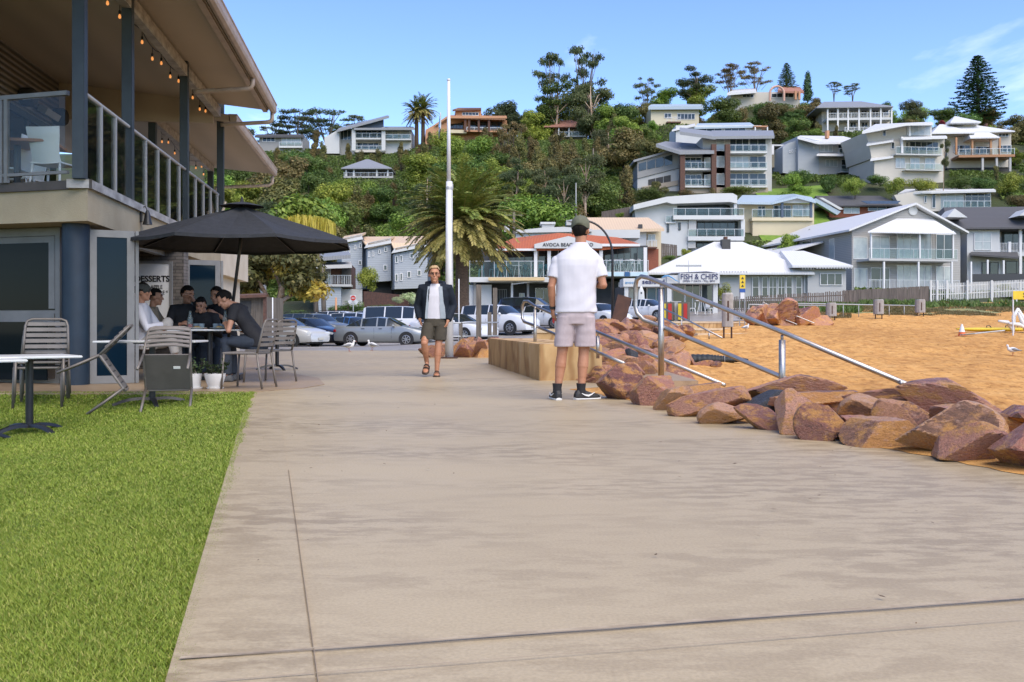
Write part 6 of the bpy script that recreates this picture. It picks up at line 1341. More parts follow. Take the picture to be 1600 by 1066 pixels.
    def hip(s, a, b, ye, yr, m, y0=-.6, dep=9, ra=.3, rb=.7, over=.5, th=.2, name='roof'):
        """hipped roof whose front eave spans two columns at row ye and whose ridge reaches row yr"""
        p, q = s.pt(a, ye, y0), s.pt(b, ye, y0); ze = p.z; ym = y0 + dep / 2; zr = s.pt((a + b) / 2, yr, ym).z; x0, x1 = p.x, q.x; rx0, rx1 = x0 + (x1 - x0) * ra, x0 + (x1 - x0) * rb; y1 = y0 + dep
        V = [(x0, y0, ze), (x1, y0, ze), (x1, y1, ze), (x0, y1, ze), (rx0, ym, zr), (rx1, ym, zr)]; V += [(x, y, z - th) for x, y, z in V[:4]]
        mb = MB(); mb.add(V, [(0, 1, 5, 4), (1, 2, 5), (2, 3, 4, 5), (3, 0, 4), (0, 6, 7, 1), (1, 7, 8, 2), (2, 8, 9, 3), (3, 9, 6, 0), (6, 9, 8, 7)]); o = mb.build(name, m, s.t); return o, ze, zr
# -------- grey apartments with tall stone piers
h = H('grey three-storey apartments with tall brown stone piers and glass balconies', 'apartments', 1110, 150, 0, 302, 'apartment_block', (992, 205, 1210, 300))
h.w(1098, 1206, 214, 297, M_w_lgrey, 1.6, 10, deep=3); h.w(1062, 1134, 236, 300, M_w_mgrey, 1.6, 9, deep=3)
h.r([(1062, 205.5, -.4), (1118, 213.5, -.8), (1118, 206, 9), (1062, 199, 9)], M_r_grey, .5); h.r([(1112, 213, -.6), (1210, 212, -.6), (1208, 204, 10), (1112, 204, 10)], M_r_grey, .45)
h.r([(1025, 225, -.3), (1062, 236.5, -1.2), (1116, 235.5, -1.2), (1108, 226, 8), (1040, 221, 8)], M_r_grey, .5)
for y0, y1 in ((217, 236), (244, 262), (271, 289)):
    h.g(1140, 1170, y0, y1, 1.55, 3, M_win if y0 != 244 else M_curt); h.g(1171, 1197, y0, y1, 1.55, 2)
    if y0 > 220: h.g(1070, 1096, y0 + 2, y1, 1.55, 3); h.g(1100, 1111, y0 + 2, y1, 1.55, 1, M_curt)
    h.g(1119, 1132, y0, y1, 1.55, 1, M_curt)
for yr, yf, ys in ((226.5, 236.5, 239.5), (253.5, 263, 266), (280, 290, 293)):
    h.b(1136, 1199, yr, yf, ys, -.2, 1.8, n=5)
    if yf > 250: h.b(1069, 1113, yr, yf, ys, -.2, 1.8, n=4)
for px, y0, y1 in ((1066, 237, 307), (1115, 226, 302), (1136.5, 226, 298)): h.p(px, y0, y1, -.5, .75, M_w_brown, 'stone_pier')
h.poly([(996, 252), (1063, 233), (1063, 262), (996, 279)], M_w_mgrey, 2.2, 6); h.poly([(996, 279.5), (1063, 263), (1063, 303), (996, 306)], M_w_lgrey, 2.4, 6); h.poly([(990, 250), (1064, 230), (1064, 233), (990, 253.5)], M_r_grey, 1.8, 7, 'eaves')
for k in range(4): a = 998 + k * 13.5; h.poly([(a, 256 - k * 3.6), (a + 12, 252.5 - k * 3.6), (a + 12, 264.5 - k * 2.6), (a, 267.5 - k * 2.6)], M_win, 2.12, .06, 'window')
for k in range(3): a = 1013 + k * 12; h.poly([(a, 281 - k * 2.6), (a + 11, 278.5 - k * 2.6), (a + 11, 288.5 - k * 1.5), (a, 290 - k * 1.5)], M_dkr, 2.32, .06, 'window')
h.poly([(1003, 292), (1060, 281.5), (1060, 289), (1003, 300)], M_w_stone, 2.2, .3, 'ramp_wall'); h.w(1064, 1200, 293, 303, M_w_stone, .4, 4, 'plinth', 3)
h = H('low white house with pale blue roof peeking over the grey apartments', 'house', 1125, 168, 0, 212, rect=(1052, 190, 1205, 206)); h.w(1056, 1190, 196, 215, M_w_white, 0, 7, deep=2); h.r([(1085, 199, -.5), (1180, 197, -.5), (1172, 191.5, 7), (1090, 193, 7)], M_r_blue, .3); h.g(1092, 1128, 200, 206, -.02, 3); h.g(1132, 1165, 200, 206, -.02, 3); h.r([(1050, 203, -.4), (1086, 195, -.4), (1086, 193, 6), (1055, 200, 6)], M_r_white, .3)
h.w(1178, 1200, 196.5, 198.5, M_w_orange, -1.2, 2.5, 'pergola_roof'); h.p(1199, 198, 210, -1.1, .2); h.p(1180, 198, 210, -1.1, .2)
# -------- white modern house
h = H('white cubic modern house with two glass balconies and dark glazing', 'house', 1090, 124, 0, 402, rect=(990, 302, 1164, 400))
h.w(1026, 1151, 322, 402, M_w_white, 2.4, 9, deep=3); h.poly([(990, 321), (1040, 308), (1058, 306), (1058, 352), (1030, 352), (994, 346)], M_w_white, 1.0, 9); h.poly([(1020, 352), (1058, 345), (1075, 345), (1075, 402), (1026, 402)], M_w_white, .6, 9)
h.poly([(990, 320), (1042, 307.5), (1110, 302.5), (1145, 302), (1152, 306), (1152, 318), (1140, 315.5), (1050, 318.5), (1042, 316), (990, 328)], M_w_white, -.4, 10.5, 'roof_fascia'); h.w(1147, 1151.5, 316, 337, M_w_white, -.1, 2.4, 'end_wall')
h.g(1058, 1147, 317.5, 341, 2.35, 8, M_win, fm=M_fdark); h.b(1052, 1163, 325.5, 336.5, 343, -.2, 2.6, n=6); h.g(1089, 1161, 344.5, 368, 2.0, 6, M_win, fm=M_fdark); h.w(1076, 1088, 344, 370, M_w_lgrey, .4, 1.6, 'screen'); h.w(1158, 1164, 343, 370, M_w_white, .2, 2.5, 'end_wall')
h.b(1075, 1163, 358, 369.5, 376, 0, 2.4, n=6); h.g(1088, 1120, 377, 387, 2.3, 3, M_win, fm=M_fdark); h.w(1075, 1087, 376.5, 388, M_w_lgrey, .4, 1.6, 'screen')
for a, b_, y0, y1 in ((1042, 1045.5, 350, 363), (1060, 1063.5, 348, 360)): h.g(a, b_, y0, y1, .55, 1, M_win, fm=M_fdark)
h.b(1040, 1056, 337, 347, 349, .3, 1.0, n=2)
# -------- cream house with blue-edged roof
h = H('cream house with pale blue roof, white gable and glass balcony', 'house', 1220, 132, 0, 372, rect=(1152, 304, 1300, 360))
h.w(1155, 1272, 318, 372, M_w_cream, 1.6, 9, deep=3); h.w(1176, 1272, 344, 372, M_w_cream, .4, 3, deep=3); h.r([(1150, 315.5, -.3), (1208, 316.5, -.3), (1222, 305, 6), (1160, 305, 6)], M_r_blue, .3); h.r([(1206, 316.5, -.4), (1246, 306.5, -.4), (1240, 303, 8), (1206, 306, 8)], M_r_blue, .3); h.r([(1246, 306.5, -.4), (1275, 314.5, -.4), (1268, 308, 8), (1240, 303, 8)], M_r_blue, .3)
h.poly([(1212, 316), (1246, 308), (1273, 315), (1273, 317), (1212, 317.5)], M_w_white, .2, .3, 'gable'); h.g(1184, 1196, 322, 338, 1.55, 2); h.g(1208, 1236, 321, 340, 1.55, 3); h.g(1238, 1267, 320, 338, 1.55, 3, M_curt); h.b(1175, 1271, 327, 340, 345, 0, 1.8, M_w_cream, n=6); h.p(1222, 317, 340, .1, .3, M_w_slate); h.p(1267, 316, 340, .1, .3, M_w_slate)
# -------- brown brick house
h = H('low red brick house with dark tiled roof, blue eaves and solar panels', 'house', 1340, 140, 0, 345, rect=(1272, 305, 1408, 330))
h.w(1296, 1385, 321, 345, M_w_brick, .6, 9, deep=3); h.hip(1283, 1410, 320.5, 306, M_r_dark, -.4, 11, .08, .9); h.g(1318, 1343, 323, 334, .55, 2, M_curt); h.g(1356, 1385, 321, 330, .55, 2); h.poly([(1345, 314), (1408, 314), (1402, 318.5), (1355, 318.5)], M_tiling, -1.0, .15, 'solar_panel'); h.poly([(1268, 312), (1275, 310), (1314, 331), (1308, 336)], M_r_blue, -1.2, 1.0, 'eaves'); h.poly([(1280, 309), (1286, 309), (1318, 327), (1312, 328)], M_w_white, -1.35, .3, 'bargeboard')
# -------- pale house with flat roof
h = H('pale grey flat-roofed house with a wide band of windows behind glass rails', 'house', 1485, 140, 0, 335, rect=(1398, 293, 1558, 330))
h.w(1416, 1548, 301, 336, M_w_lgrey, 1.2, 9, deep=3); h.poly([(1397, 305), (1430, 299), (1470, 297), (1470, 330), (1412, 332)], M_w_off, .6, .7); h.r([(1455, 299.5, -.4), (1556, 297, -.4), (1550, 294, 9), (1415, 295.5, 9), (1397, 306, 2), (1440, 299, 0)], M_w_white, .3); h.g(1465, 1506, 303, 327, 1.1, 3, M_curt, hz=.75); h.g(1508, 1548, 302, 324, 1.1, 4, hz=.75); h.g(1444, 1448, 305, 317, .55, 1); h.g(1456, 1462, 303, 325, .55, 1); h.b(1474, 1549, 314, 326, 329, 0, 1.3, n=7)
# -------- big grey beach house
h = H('large grey weatherboard beach house with white gabled roof and two-level verandah', 'house', 1342, 106, 10, 458, rect=(1075, 318, 1512, 470))
x0 = h.pt(1331, 380, 0).x; xr = h.pt(1508, 353, 0).x; ze = h.pt(1342, 357, 0).z; xa = h.pt(1426, 318, 0).x; za = h.pt(1426, 318, 0).z; LB = 24
mb = MB(); mb.box(x0, 0, -2.5, xr - .6, LB, ze - .02); mb.build('wall', M_w_grey, h.t); mb = MB(); mb.prism([(x0, ze - .015), (xr - .6, ze - .015), (xa, za - .45)], .01, .3); mb.build('gable', M_w_grey, h.t)
mb = MB(); e = .7; mb.slab([(x0 - e, -e, ze - .2), (xa, -e, za), (xa, LB, za), (x0 - e, LB, ze - .2)], .22); mb.slab([(xa + .001, -e, za), (xr, -e, ze - .2), (xr, LB, ze - .2), (xa + .001, LB, za)], .22); mb.build('roof', M_r_white, h.t)
mb = MB(); mb.box(x0 - 7, 8.5, -2.5, x0 - .01, LB - 1, ze - 2.4); mb.build('side_wing', M_w_grey, h.t); mb = MB(); mb.slab([(x0 - 16, 6, ze - 5.2), (x0 - .2, 6, ze - .9), (x0 - .2, LB, ze - .5), (x0 - 10, LB, ze - 3.4)], .2); mb.build('wing_roof', M_r_white, h.t)
mb = MB(); c = h.pt(1426, 329, 0); mb.lathe([(.55, -.0), (.55, .1), (.42, .12)], n=20); mb.moved(Matrix.Translation((c.x, -.02, c.z)) @ Matrix.Rotation(R(90), 4, 'X')); mb.build('gable_vent', M_w_white, h.t)
h.g(1333, 1355, 370, 405, -.01, 1, M_curt); h.g(1334, 1355, 419, 452, -.01, 1, M_curt)
for y0, y1 in ((368, 405), (418, 452)): h.g(1360, 1390, y0, y1, -.01, 2, M_curt if y0 < 400 else M_win); h.g(1401, 1455, y0 - 4, y1, -.01, 5, M_curt); h.g(1462, 1488, y0 - 2, y1, -.01, 2, M_curt if y0 > 400 else M_win)
h.b(1358, 1497, 388, 404, 409, -2.6, 2.6, M_w_lgrey, n=6); 
for px in (1361, 1437, 1489): h.p(px, 361, 404, -2.5, .16)
for px in (1381, 1435, 1487, 1517): h.p(px, 409, 458, -2.5, .18)
p1_, p2_ = h.pt(1356, 362, -2.9), h.pt(1494, 356, -2.9); t1_, t2_ = h.pt(1402, 341, 0), h.pt(1457, 339, 0); mb = MB(); mb.slab([p1_, V3(p2_.x, p2_.y, p1_.z), V3(t2_.x, -.02, t1_.z), V3(t1_.x, -.02, t1_.z)], .12); mb.build('verandah_roof', M_r_white, h.t)
h.b(1358, 1500, 437, 452, 453, -2.6, 2.5, M_w_lgrey, n=6, style='rail', name='lower_terrace'); h.gx(1296, 1304, 374, 405, x0, M_curt)
mb = MB(); (ya, za_), (yb, zb_) = h.F.onx(1250, 384, x0 - 7), h.F.onx(1226, 388, x0 - 7)
h.gx(1254, 1269, 377, 382, x0 - .02); h.gx(1226, 1240, 381, 386, x0 - .02)
# -------- white-roofed cottage
h = H('low white-roofed cottage with striped valance, dark chimney and many white windows', 'house', 1200, 93, 0, 468, rect=(1005, 378, 1332, 470))
h.w(1124, 1262, 425, 470, M_w_lgrey, .6, 9, deep=2); h.w(1262, 1322, 421, 472, M_w_lgrey, 0, 8, deep=2); h.w(1040, 1124, 428, 466, M_w_white, 3, 7, deep=2)
h.hip(1010, 1273, 426, 378, M_r_white, -.5, 12, .48, .66); h.hip(1238, 1333, 415, 392, M_r_white, -.9, 10, .05, .45); h.hip(1130, 1300, 423, 383, M_r_white, .4, 12, .2, .4)
h.w(1128.5, 1141.5, 374, 392, M_dkr, 4, 1, 'chimney'); h.w(1132, 1137, 370, 374, M_w_brown, 4.2, .6, 'chimney_pot')
for a, b_, n_ in ((1175, 1186, 1), (1190, 1200, 1), (1201, 1214, 2), (1215, 1227, 2), (1228, 1238, 1), (1243, 1253, 1)): h.g(a, b_, 432, 466, .55, n_, M_win, hz=.5)
h.g(1256, 1263, 429, 458, .5, 1, M_curt); h.g(1281, 1316, 427, 446, -.05, 3, M_win); h.w(1168, 1260, 426.5, 429, M_w_white, -.2, .3, 'beam')
M_stripe = wave_mat('striped_valance', (.66, .66, .65), (.02, .02, .022), 'X', 1.15, .6, 0, 0, 'SIN', 0.0)
for a, b_, y0, yo in ((1124, 1168, 424.5, -.45), (1252, 1272, 416.5, -.7), (1274, 1332, 415.5, -.85)): h.w(a, b_, y0, y0 + 4.5, M_stripe, yo, .06, 'valance')
h.w(1150, 1162, 440, 462, M_curt, 2.9, .05, 'door')
# -------- right-hand white house with dark roof
h = H('white two-storey house with charcoal tiled roof and dark verandah at the right edge', 'house', 1560, 112, -4, 462, rect=(1478, 322, 1600, 460))
h.w(1511, 1562, 357, 464, M_w_white, 0, 9, deep=2); h.w(1562, 1680, 357, 464, M_w_white, 2.5, 7, deep=2); h.hip(1484, 1720, 356, 323, M_r_dark, -.8, 13, .10, .9); h.g(1522, 1549, 364, 391, -.05, 2, M_curt, hz=.5); h.g(1565, 1600, 362, 390, 2.45, 2, fm=M_fdark); h.g(1571, 1640, 408, 428, 2.45, 4, fm=M_fdark); h.g(1534, 1560, 410, 430, -.05, 2, fm=M_fdark)
h.poly([(1480, 339), (1492, 326), (1512, 340)], M_w_white, -1.0, 3.0, 'gablet'); h.poly([(1593, 337), (1606, 326), (1622, 337)], M_w_white, -1.0, 3.0, 'gablet'); h.b(1562, 1660, 380, 394, 400, 0, 2.5, M_w_white, 'bars', 6); h.p(1594, 354, 456, .1, .3); h.p(1577, 378, 400, .1, .3)
h.r([(1514, 396.5, -2.2), (1592, 402, -2.2), (1590, 394, 0), (1518, 393.5, 0)], M_r_dark, .2, 'porch_roof'); h.p(1543, 406, 430, -2, .2); h.p(1568, 407, 430, -2, .2); h.w(1518, 1680, 428, 440, M_fdark, -2.6, .2, 'screen_wall')
# -------- bistro on the street corner
h = H('two-storey corner bistro with orange tiled roof and white lettered pediment', 'restaurant', 889, 86, 0, 492, 'corner_bistro', rect=(735, 345, 1018, 500))
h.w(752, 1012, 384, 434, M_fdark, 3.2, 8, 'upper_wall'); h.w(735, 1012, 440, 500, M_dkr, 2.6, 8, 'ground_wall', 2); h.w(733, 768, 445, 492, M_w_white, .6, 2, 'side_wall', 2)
h.b(733, 850, 408, 433, 441, -.4, 3.6, M_w_white, n=6); h.b(925, 1014, 407, 424.5, 432.5, -.4, 3.6, M_w_white, n=4); h.w(850, 925, 433, 441, M_w_white, -.4, 3.4, 'slab')
h.w(763, 851, 433.5, 438.5, mat('cream_awning', (.60, .45, .24), (.54, .40, .21), 3, .8), -1.4, .9, 'awning'); h.w(949, 975, 425.5, 431.5, mat('pale_blue_sign', (.42, .58, .64), (.5, .62, .66), 2, .6), -.5, .08, 'sign_band'); h.w(985, 1012, 425.5, 431.5, MATS['pale_blue_sign'], -.5, .08, 'sign_band'); h.w(976, 984, 425, 432, mat('deep_blue_panel', (.02, .09, .22), None), -.5, .09, 'sign_panel')
h.r([(756, 391, -.6), (838, 387.5, -.6), (872, 364, 5), (803, 372, 6.5)], M_r_red, .25); h.r([(838, 387.5, -.6), (936, 387, -.6), (905, 366, 5), (872, 364, 5)], M_r_red, .25); h.r([(936, 387, -.6), (1000, 381, -.6), (965, 371, 6), (905, 366, 5)], M_r_red, .25)
h.w(757, 838, 388.5, 391.8, M_frame, -.8, .3, 'gutter'); h.w(930, 1000, 381, 385, M_frame, -.8, .3, 'gutter'); h.w(806, 1000, 359, 372, M_w_white, 8, 4, 'parapet'); h.poly([(806, 360.5), (846, 356), (880, 354.5), (925, 358), (925, 362), (806, 364)], M_w_white, 7.6, 4, 'parapet_cap'); h.w(847, 866, 349.5, 357, M_w_lgrey, 9, 2, 'roof_vent'); h.w(844.5, 868, 347, 350, M_w_white, 8.8, 2.4, 'vent_cap'); h.w(788, 796, 352, 362, M_w_white, 9, 1, 'flue')
h.poly([(835, 388), (835, 381.5), (888, 369), (941, 381.5), (941, 388)], M_w_white, -1.0, 1.2, 'pediment'); pc = h.pt(887.5, 382.8, -1.02); text('AVOCA BEACH BISTRO', 'lettering', M_fdark, h.t, .42, .01, Matrix.Translation((pc.x, -1.04, pc.z)) @ UPR, bold=.008, fit=h.pt(927, 382, -1.0).x - h.pt(848, 382, -1.0).x)
for px in (837, 858, 939, 1008): h.p(px, 387, 433, -.3, .3)
h.g(841, 856, 389, 431, 2.9, 1); h.g(858, 873, 389, 431, 2.9, 1); h.g(764, 834, 392, 431, 3.1, 5, fm=M_fdark); h.g(944, 1006, 386, 424, 3.1, 6, fm=M_fdark)
for px in (742, 800, 825, 885, 930, 968): h.p(px, 441, 498, .4, .2, M_frame if px in (800,) else M_w_mgrey)
h.poly([(799, 443.5), (851, 437.5), (851, 439), (799, 445)], M_frame, -.8, .12, 'awning_arm'); h.g(811, 820, 458, 486, 2.5, 1, M_curt); h.g(836, 862, 450, 490, 2.5, 2); h.g(770, 792, 452, 488, 2.5, 6, M_dkr, fm=M_w_mgrey)
# chairs and tables on its balcony
M_teal = mat('teal_plastic', (.10, .27, .29), (.085, .23, .25), 4, .5)
def stool(label, px, rowf, d, m, gp, hb=.75):
    t = thing('bar_chair', label, 'chair', (X(px, d), d, Z(rowf, d)), R(px * 37 % 360), gp); mb = MB(); mb.box(-.21, -.2, hb - .04, .21, .2, hb); mb.build('seat', m, t, bevel=.01); mb = MB(); mb.box(-.2, -.22, hb + .02, .2, -.18, hb + .42); mb.build('backrest', m, t, bevel=.02)
    for sx in (-1, 1):
        for sy in (-1, 1): mb = MB(); mb.tube([(sx * .18, sy * .17, hb - .04), (sx * .24, sy * .23, 0)], .022, 5); mb.build('leg', m, t)
    return t
def hightable(label, px, rowf, d, m, gp):
    t = thing('high_table', label, 'table', (X(px, d), d, Z(rowf, d)), 0, gp); mb = MB(); mb.box(-.45, -.35, 1.02, .45, .35, 1.07); mb.build('tabletop', m, t)
    for sx in (-1, 1): mb = MB(); mb.tube([(sx * .12, 0, 1.02), (sx * .32, 0, 0)], .03, 5); mb.build('leg', m, t)
for px in (752, 770, 777, 789, 796, 815, 823, 829, 846, 855): stool('teal high-backed chair at the tables on the bistro balcony, left of the pediment', px, 433.3, 86.9 + (px % 3) * .5, M_teal, 'teal chairs on the bistro balcony')
for px in (783, 808, 850): hightable('high table among the teal chairs on the bistro balcony', px, 433.3, 87.2, M_frame, 'high tables among the teal chairs')
for px in (950, 956, 963, 972, 981, 988, 996): stool('white chair at the tables on the right wing of the bistro balcony', px, 424.8, 86.9 + (px % 4) * .5, M_white_p, 'white chairs on the bistro balcony')
for px in (959, 984): hightable('white table among the white chairs on the right wing of the bistro balcony', px, 424.8, 87.0, M_white_p, 'white tables on the bistro balcony')
# -------- cream building behind the bistro
h = H('cream boarded building with pale tan roof and brown timber stair behind the bistro', 'building', 980, 102, 0, 412, 'cream_building', rect=(930, 340, 1040, 412))
h.w(900, 1010, 361, 415, M_w_white, .5, 8, deep=2); h.w(1010, 1033, 360, 415, M_w_cream, 1.2, 8, deep=2); h.r([(895, 360.5, -.4), (1038, 357, -.4), (1013, 340, 5), (915, 340, 5)], M_r_tan, .3); h.g(1012, 1024, 366, 376, 1.15, 2, M_curt); h.b(1011, 1027, 375.5, 386, 388, -.2, 1.4, M_w_brown, 'bars', 2); h.w(1012, 1029, 389, 411, M_w_brick, .6, .6, 'stair_screen', 1); h.w(998, 1004, 350.5, 358, M_fdark, -.3, .6, 'floodlight'); h.w(885, 897, 344, 352, M_w_lgrey, 3, 2, 'roof_unit')
# -------- seafood shop
h = H('white fish and chip shop with long sign fascia and glass front', 'shop', 1080, 74, 0, 490, 'fish_shop', rect=(975, 425, 1126, 492))
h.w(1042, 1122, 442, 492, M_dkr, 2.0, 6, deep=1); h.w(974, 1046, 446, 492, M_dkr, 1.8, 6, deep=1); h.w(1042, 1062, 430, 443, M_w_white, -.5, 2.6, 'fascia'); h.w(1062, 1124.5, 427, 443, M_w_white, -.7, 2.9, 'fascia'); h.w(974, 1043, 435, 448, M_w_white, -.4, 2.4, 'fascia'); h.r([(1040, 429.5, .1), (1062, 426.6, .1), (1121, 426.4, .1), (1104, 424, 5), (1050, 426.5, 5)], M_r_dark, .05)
M_ink = mat('navy_lettering', (.015, .02, .09), None, rough=.5); M_swirl = mat('wave_blue', (.05, .25, .50), None, rough=.5)
for s_, a, b_, y, sz in (('FISH & CHIPS', 1063.5, 1121.5, 432.8, .6), ('OPEN 7 DAYS - TILL 8PM', 1067, 1117, 439.5, .2)):
    pc = h.pt((a + b_) / 2, y, -.72); text(s_, 'lettering', M_ink, h.t, sz, .01, Matrix.Translation((pc.x, -.73, pc.z)) @ UPR, bold=.004 if sz > .3 else 0, fit=h.pt(b_, y, -.7).x - h.pt(a, y, -.7).x)
pc = h.pt(1021, 440.5, -.42); text('seafood', 'lettering', M_ink, h.t, .5, .01, Matrix.Translation((pc.x, -.43, pc.z)) @ UPR, bold=.008, fit=1.7); pc = h.pt(985, 441.5, -.42); text('avoca', 'lettering', M_swirl, h.t, .3, .01, Matrix.Translation((pc.x, -.43, pc.z)) @ UPR, fit=.8)
mb = MB(); mb.tube([V3(h.pt(a, y, -.7).x, -.72, h.pt(a, y, -.7).z) for a, y in ((1034, 434), (1038, 431.6), (1044, 431.2), (1050, 434), (1056, 438.5), (1061, 440))], [.02, .05, .06, .05, .04, .015], 6); mb.build('wave_emblem', M_swirl, h.t)
for px in (1046, 1118): h.w(px - 3.5, px + 3.5, 443, 491, M_w_white, -.3, .4, 'column', 1)
h.w(976, 982, 448, 490, M_w_white, -.2, .4, 'column', 1)
h.g(1050, 1070, 446, 486, 1.9, 1, M_win); h.g(1070, 1094, 444, 488, 1.9, 2, M_win); h.g(1095, 1114, 444, 488, 1.9, 1, M_win); h.g(1010, 1040, 449, 486, 1.7, 2, mat('blue_window_film', (.02, .10, .18), (.03, .14, .22), 2, .2)); h.g(983, 1000, 449, 488, 1.7, 1, M_curt)
sb = thing('surfboard_sign', 'white upright surfboard with dark lettering outside the shop', 'surfboard', (X(1002, 68), 68, Z(487, 68))); mb = MB(); mb.loft([[(w_ * math.cos(a), .03 * math.sin(a), z) for a in np.linspace(0, 6.283, 11)[:-1]] for z, w_ in ((0, .12), (.3, .2), (.9, .24), (1.4, .2), (1.8, .05))]); mb.build('board', M_w_white, sb, smooth=True); mb = MB()
for k in range(4): mb.box(-.13, -.045, .25 + k * .16, .13, -.032, .33 + k * .16)
mb.box(-.05, -.045, 1.25, .05, -.032, 1.38); mb.build('lettering', M_fdark, sb)
for px, l in ((1044, 'left one of two lifeguard cabinets with yellow and red ends beside the shop'), (1068, 'right one of two lifeguard cabinets with yellow and red ends beside the shop')):
    t = thing('beach_cabinet', l, 'cabinet', (X(px, 60), 60, Z(501, 60)), R(-20), 'lifeguard cabinets'); hh = 1.15; mb = MB(); mb.box(-.3, -.3, 0, .32, .5, hh); mb.build('cabinet', mat('cabinet_olive', (.12, .11, .085), None, rough=.7), t, bevel=.02); mb = MB(); mb.box(-.28, -.34, .05, -.08, -.302, hh - .1); mb.build('yellow_panel', M_yel, t); mb = MB(); mb.box(.06, -.34, .05, .28, -.302, hh - .1); mb.build('red_panel', mat('signal_red', (.45, .03, .02), None), t)
t = thing('white_cabinet', 'plain grey-white cabinet between the two lifeguard cabinets', 'cabinet', (X(1056, 60.4), 60.4, Z(502, 60.4))); mb = MB(); mb.box(-.3, -.1, 0, .3, .3, 1.2); mb.box(-.32, -.13, 1.2, .32, .33, 1.25); mb.build('cabinet', M_w_lgrey, t, bevel=.01)
for i, px in enumerate((1082, 1108)): o = stool('pale café chair outside the glass front of the chip shop', px, 491, 71, M_white_p, 'pale chairs outside the chip shop', .45)
hightable('pale café table outside the glass front of the chip shop', 1096, 492, 71.2, M_white_p, None)
# -------- stepped townhouses
h = H('row of stepped blue-grey townhouses with pointed white roof edges', 'townhouses', 600, 97, 14, 496, 'townhouse_row', rect=(532, 366, 668, 490))
for a, b_, ytl, ytr, yb, yo in ((534, 566, 382, 376, 452, 3), (574, 611, 389, 382, 440, 1.5), (616.5, 668, 397, 387, 451, 0)):
    h.poly([(a, ytl), (b_, ytr), (b_, yb - 1), (a, yb + 1)], M_w_blue, yo, 8); h.poly([(a - 5, ytl - 1), (b_ + 1, ytr - 2), (b_ - 1, ytr - 10), (a + 1, ytl - 9.5)], M_w_white, yo - .5, .5, 'roof_edge'); h.r([(a + 1, ytl - 9, yo - .5), (b_ - 1, ytr - 9.5, yo - .5), (b_ + 6, ytr - 13, yo + 6), (a + 4, ytl - 13, yo + 6)], M_r_tan, .2)
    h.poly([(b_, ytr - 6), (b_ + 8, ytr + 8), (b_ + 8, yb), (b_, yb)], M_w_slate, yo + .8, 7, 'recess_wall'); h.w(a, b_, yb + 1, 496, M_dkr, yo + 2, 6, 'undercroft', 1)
for a, b_, y0, y1, yo in ((538, 541, 385, 396, 3), (544, 547, 385, 395, 3), (553, 556.5, 383, 390, 3), (561, 565, 380, 388, 3), (560, 565, 407, 414, 3), (575, 578, 393, 402, 1.5), (581, 584.5, 392, 401, 1.5), (591, 595, 390, 397, 1.5), (600, 605, 386, 394, 1.5), (599, 605, 414, 423, 1.5), (617, 622, 400, 411, 0), (624.5, 629, 399, 409, 0), (617, 622, 428, 440, 0), (624.5, 629, 427, 439, 0), (636, 642, 424, 434, 0), (640, 646, 396, 404, 0), (652, 658, 394, 402, 0), (652, 658, 422, 431, 0)): h.g(a, b_, y0, y1, yo - .02, 1)
h.w(576, 668, 449, 496, M_dkr, 3, 5, 'undercroft_wall', 1); h.r([(567, 376, 2.6), (575, 387, 1.2), (611, 379, 1.2), (617, 391, 0), (670, 381, 0), (670, 369, 9), (566, 370, 9)], M_r_tan, .15)
# -------- flat-roofed house with balcony
h = H('low house with layered grey roofs and railed balcony behind the palm trunks', 'house', 500, 88, 6, 470, rect=(462, 388, 552, 470))
h.w(500, 550, 414, 470, M_w_brown, 2.4, 6, deep=2); h.w(497, 533, 449, 476, M_w_blue, 0, 4, deep=2); h.r([(462, 405, -1), (548, 398, -1), (545, 393, 5), (466, 398, 5)], M_r_grey, .35); h.r([(470, 416, -1.2), (550, 413.5, -1.2), (548, 409, 4), (474, 411, 4)], M_w_lgrey, .3); h.g(501, 517, 420, 446, 2.35, 2, M_curt); h.w(534, 549, 416, 446, M_dkr, 2.2, .3, 'dark_door'); h.b(497, 549, 430, 444, 448, -.4, 2.6, M_w_lgrey, 'rail', 5); h.w(465, 500, 399, 428, M_w_mgrey, 1, 5); h.w(534, 566, 452, 462, M_w_lgrey, 1, .4, 'garden_wall', 1)
# -------- houses on the crest
h = H('white modern house with soaring skillion roof and two balconies on the hilltop', 'house', 575, 232, 0, 243, rect=(505, 180, 648, 238))
h.poly([(507, 215), (530, 202), (530, 240), (507, 240)], M_w_white, 0, 10); h.w(530, 603, 201, 243, M_w_lgrey, 2.5, 10, deep=4); h.w(600, 642, 201, 243, M_w_white, 1.5, 9, deep=4); h.poly([(551, 200.5), (599, 187), (599, 200)], M_w_slate, 0, .6, 'gable'); h.r([(526, 203.5, -1.5), (608, 181.5, -1.5), (606, 180, 10), (530, 200, 10)], M_r_grey, .5); h.r([(553, 200, -1.5), (648, 200, -1.5), (645, 198, 9), (560, 198, 9)], M_r_grey, .5)
h.g(531, 549, 203, 219, 2.4, 3, M_win); h.g(556, 589, 204, 215, 2.4, 4); h.g(590, 597, 204, 215, 2.4, 1); h.g(558, 592, 223, 233, 2.4, 4); h.g(605, 622, 203, 217, 1.4, 2, M_curt); h.g(626, 640, 203, 217, 1.4, 1, M_curt); h.b(554, 601, 208, 215.5, 218, -.5, 3, n=4); h.b(600, 642, 210, 217, 219, -.5, 2, n=3); h.b(552, 601, 228, 234, 238, -.5, 3, M_w_off, n=4)
for px in (553, 599.5): h.p(px, 200, 236, -.4, .9, M_w_white)
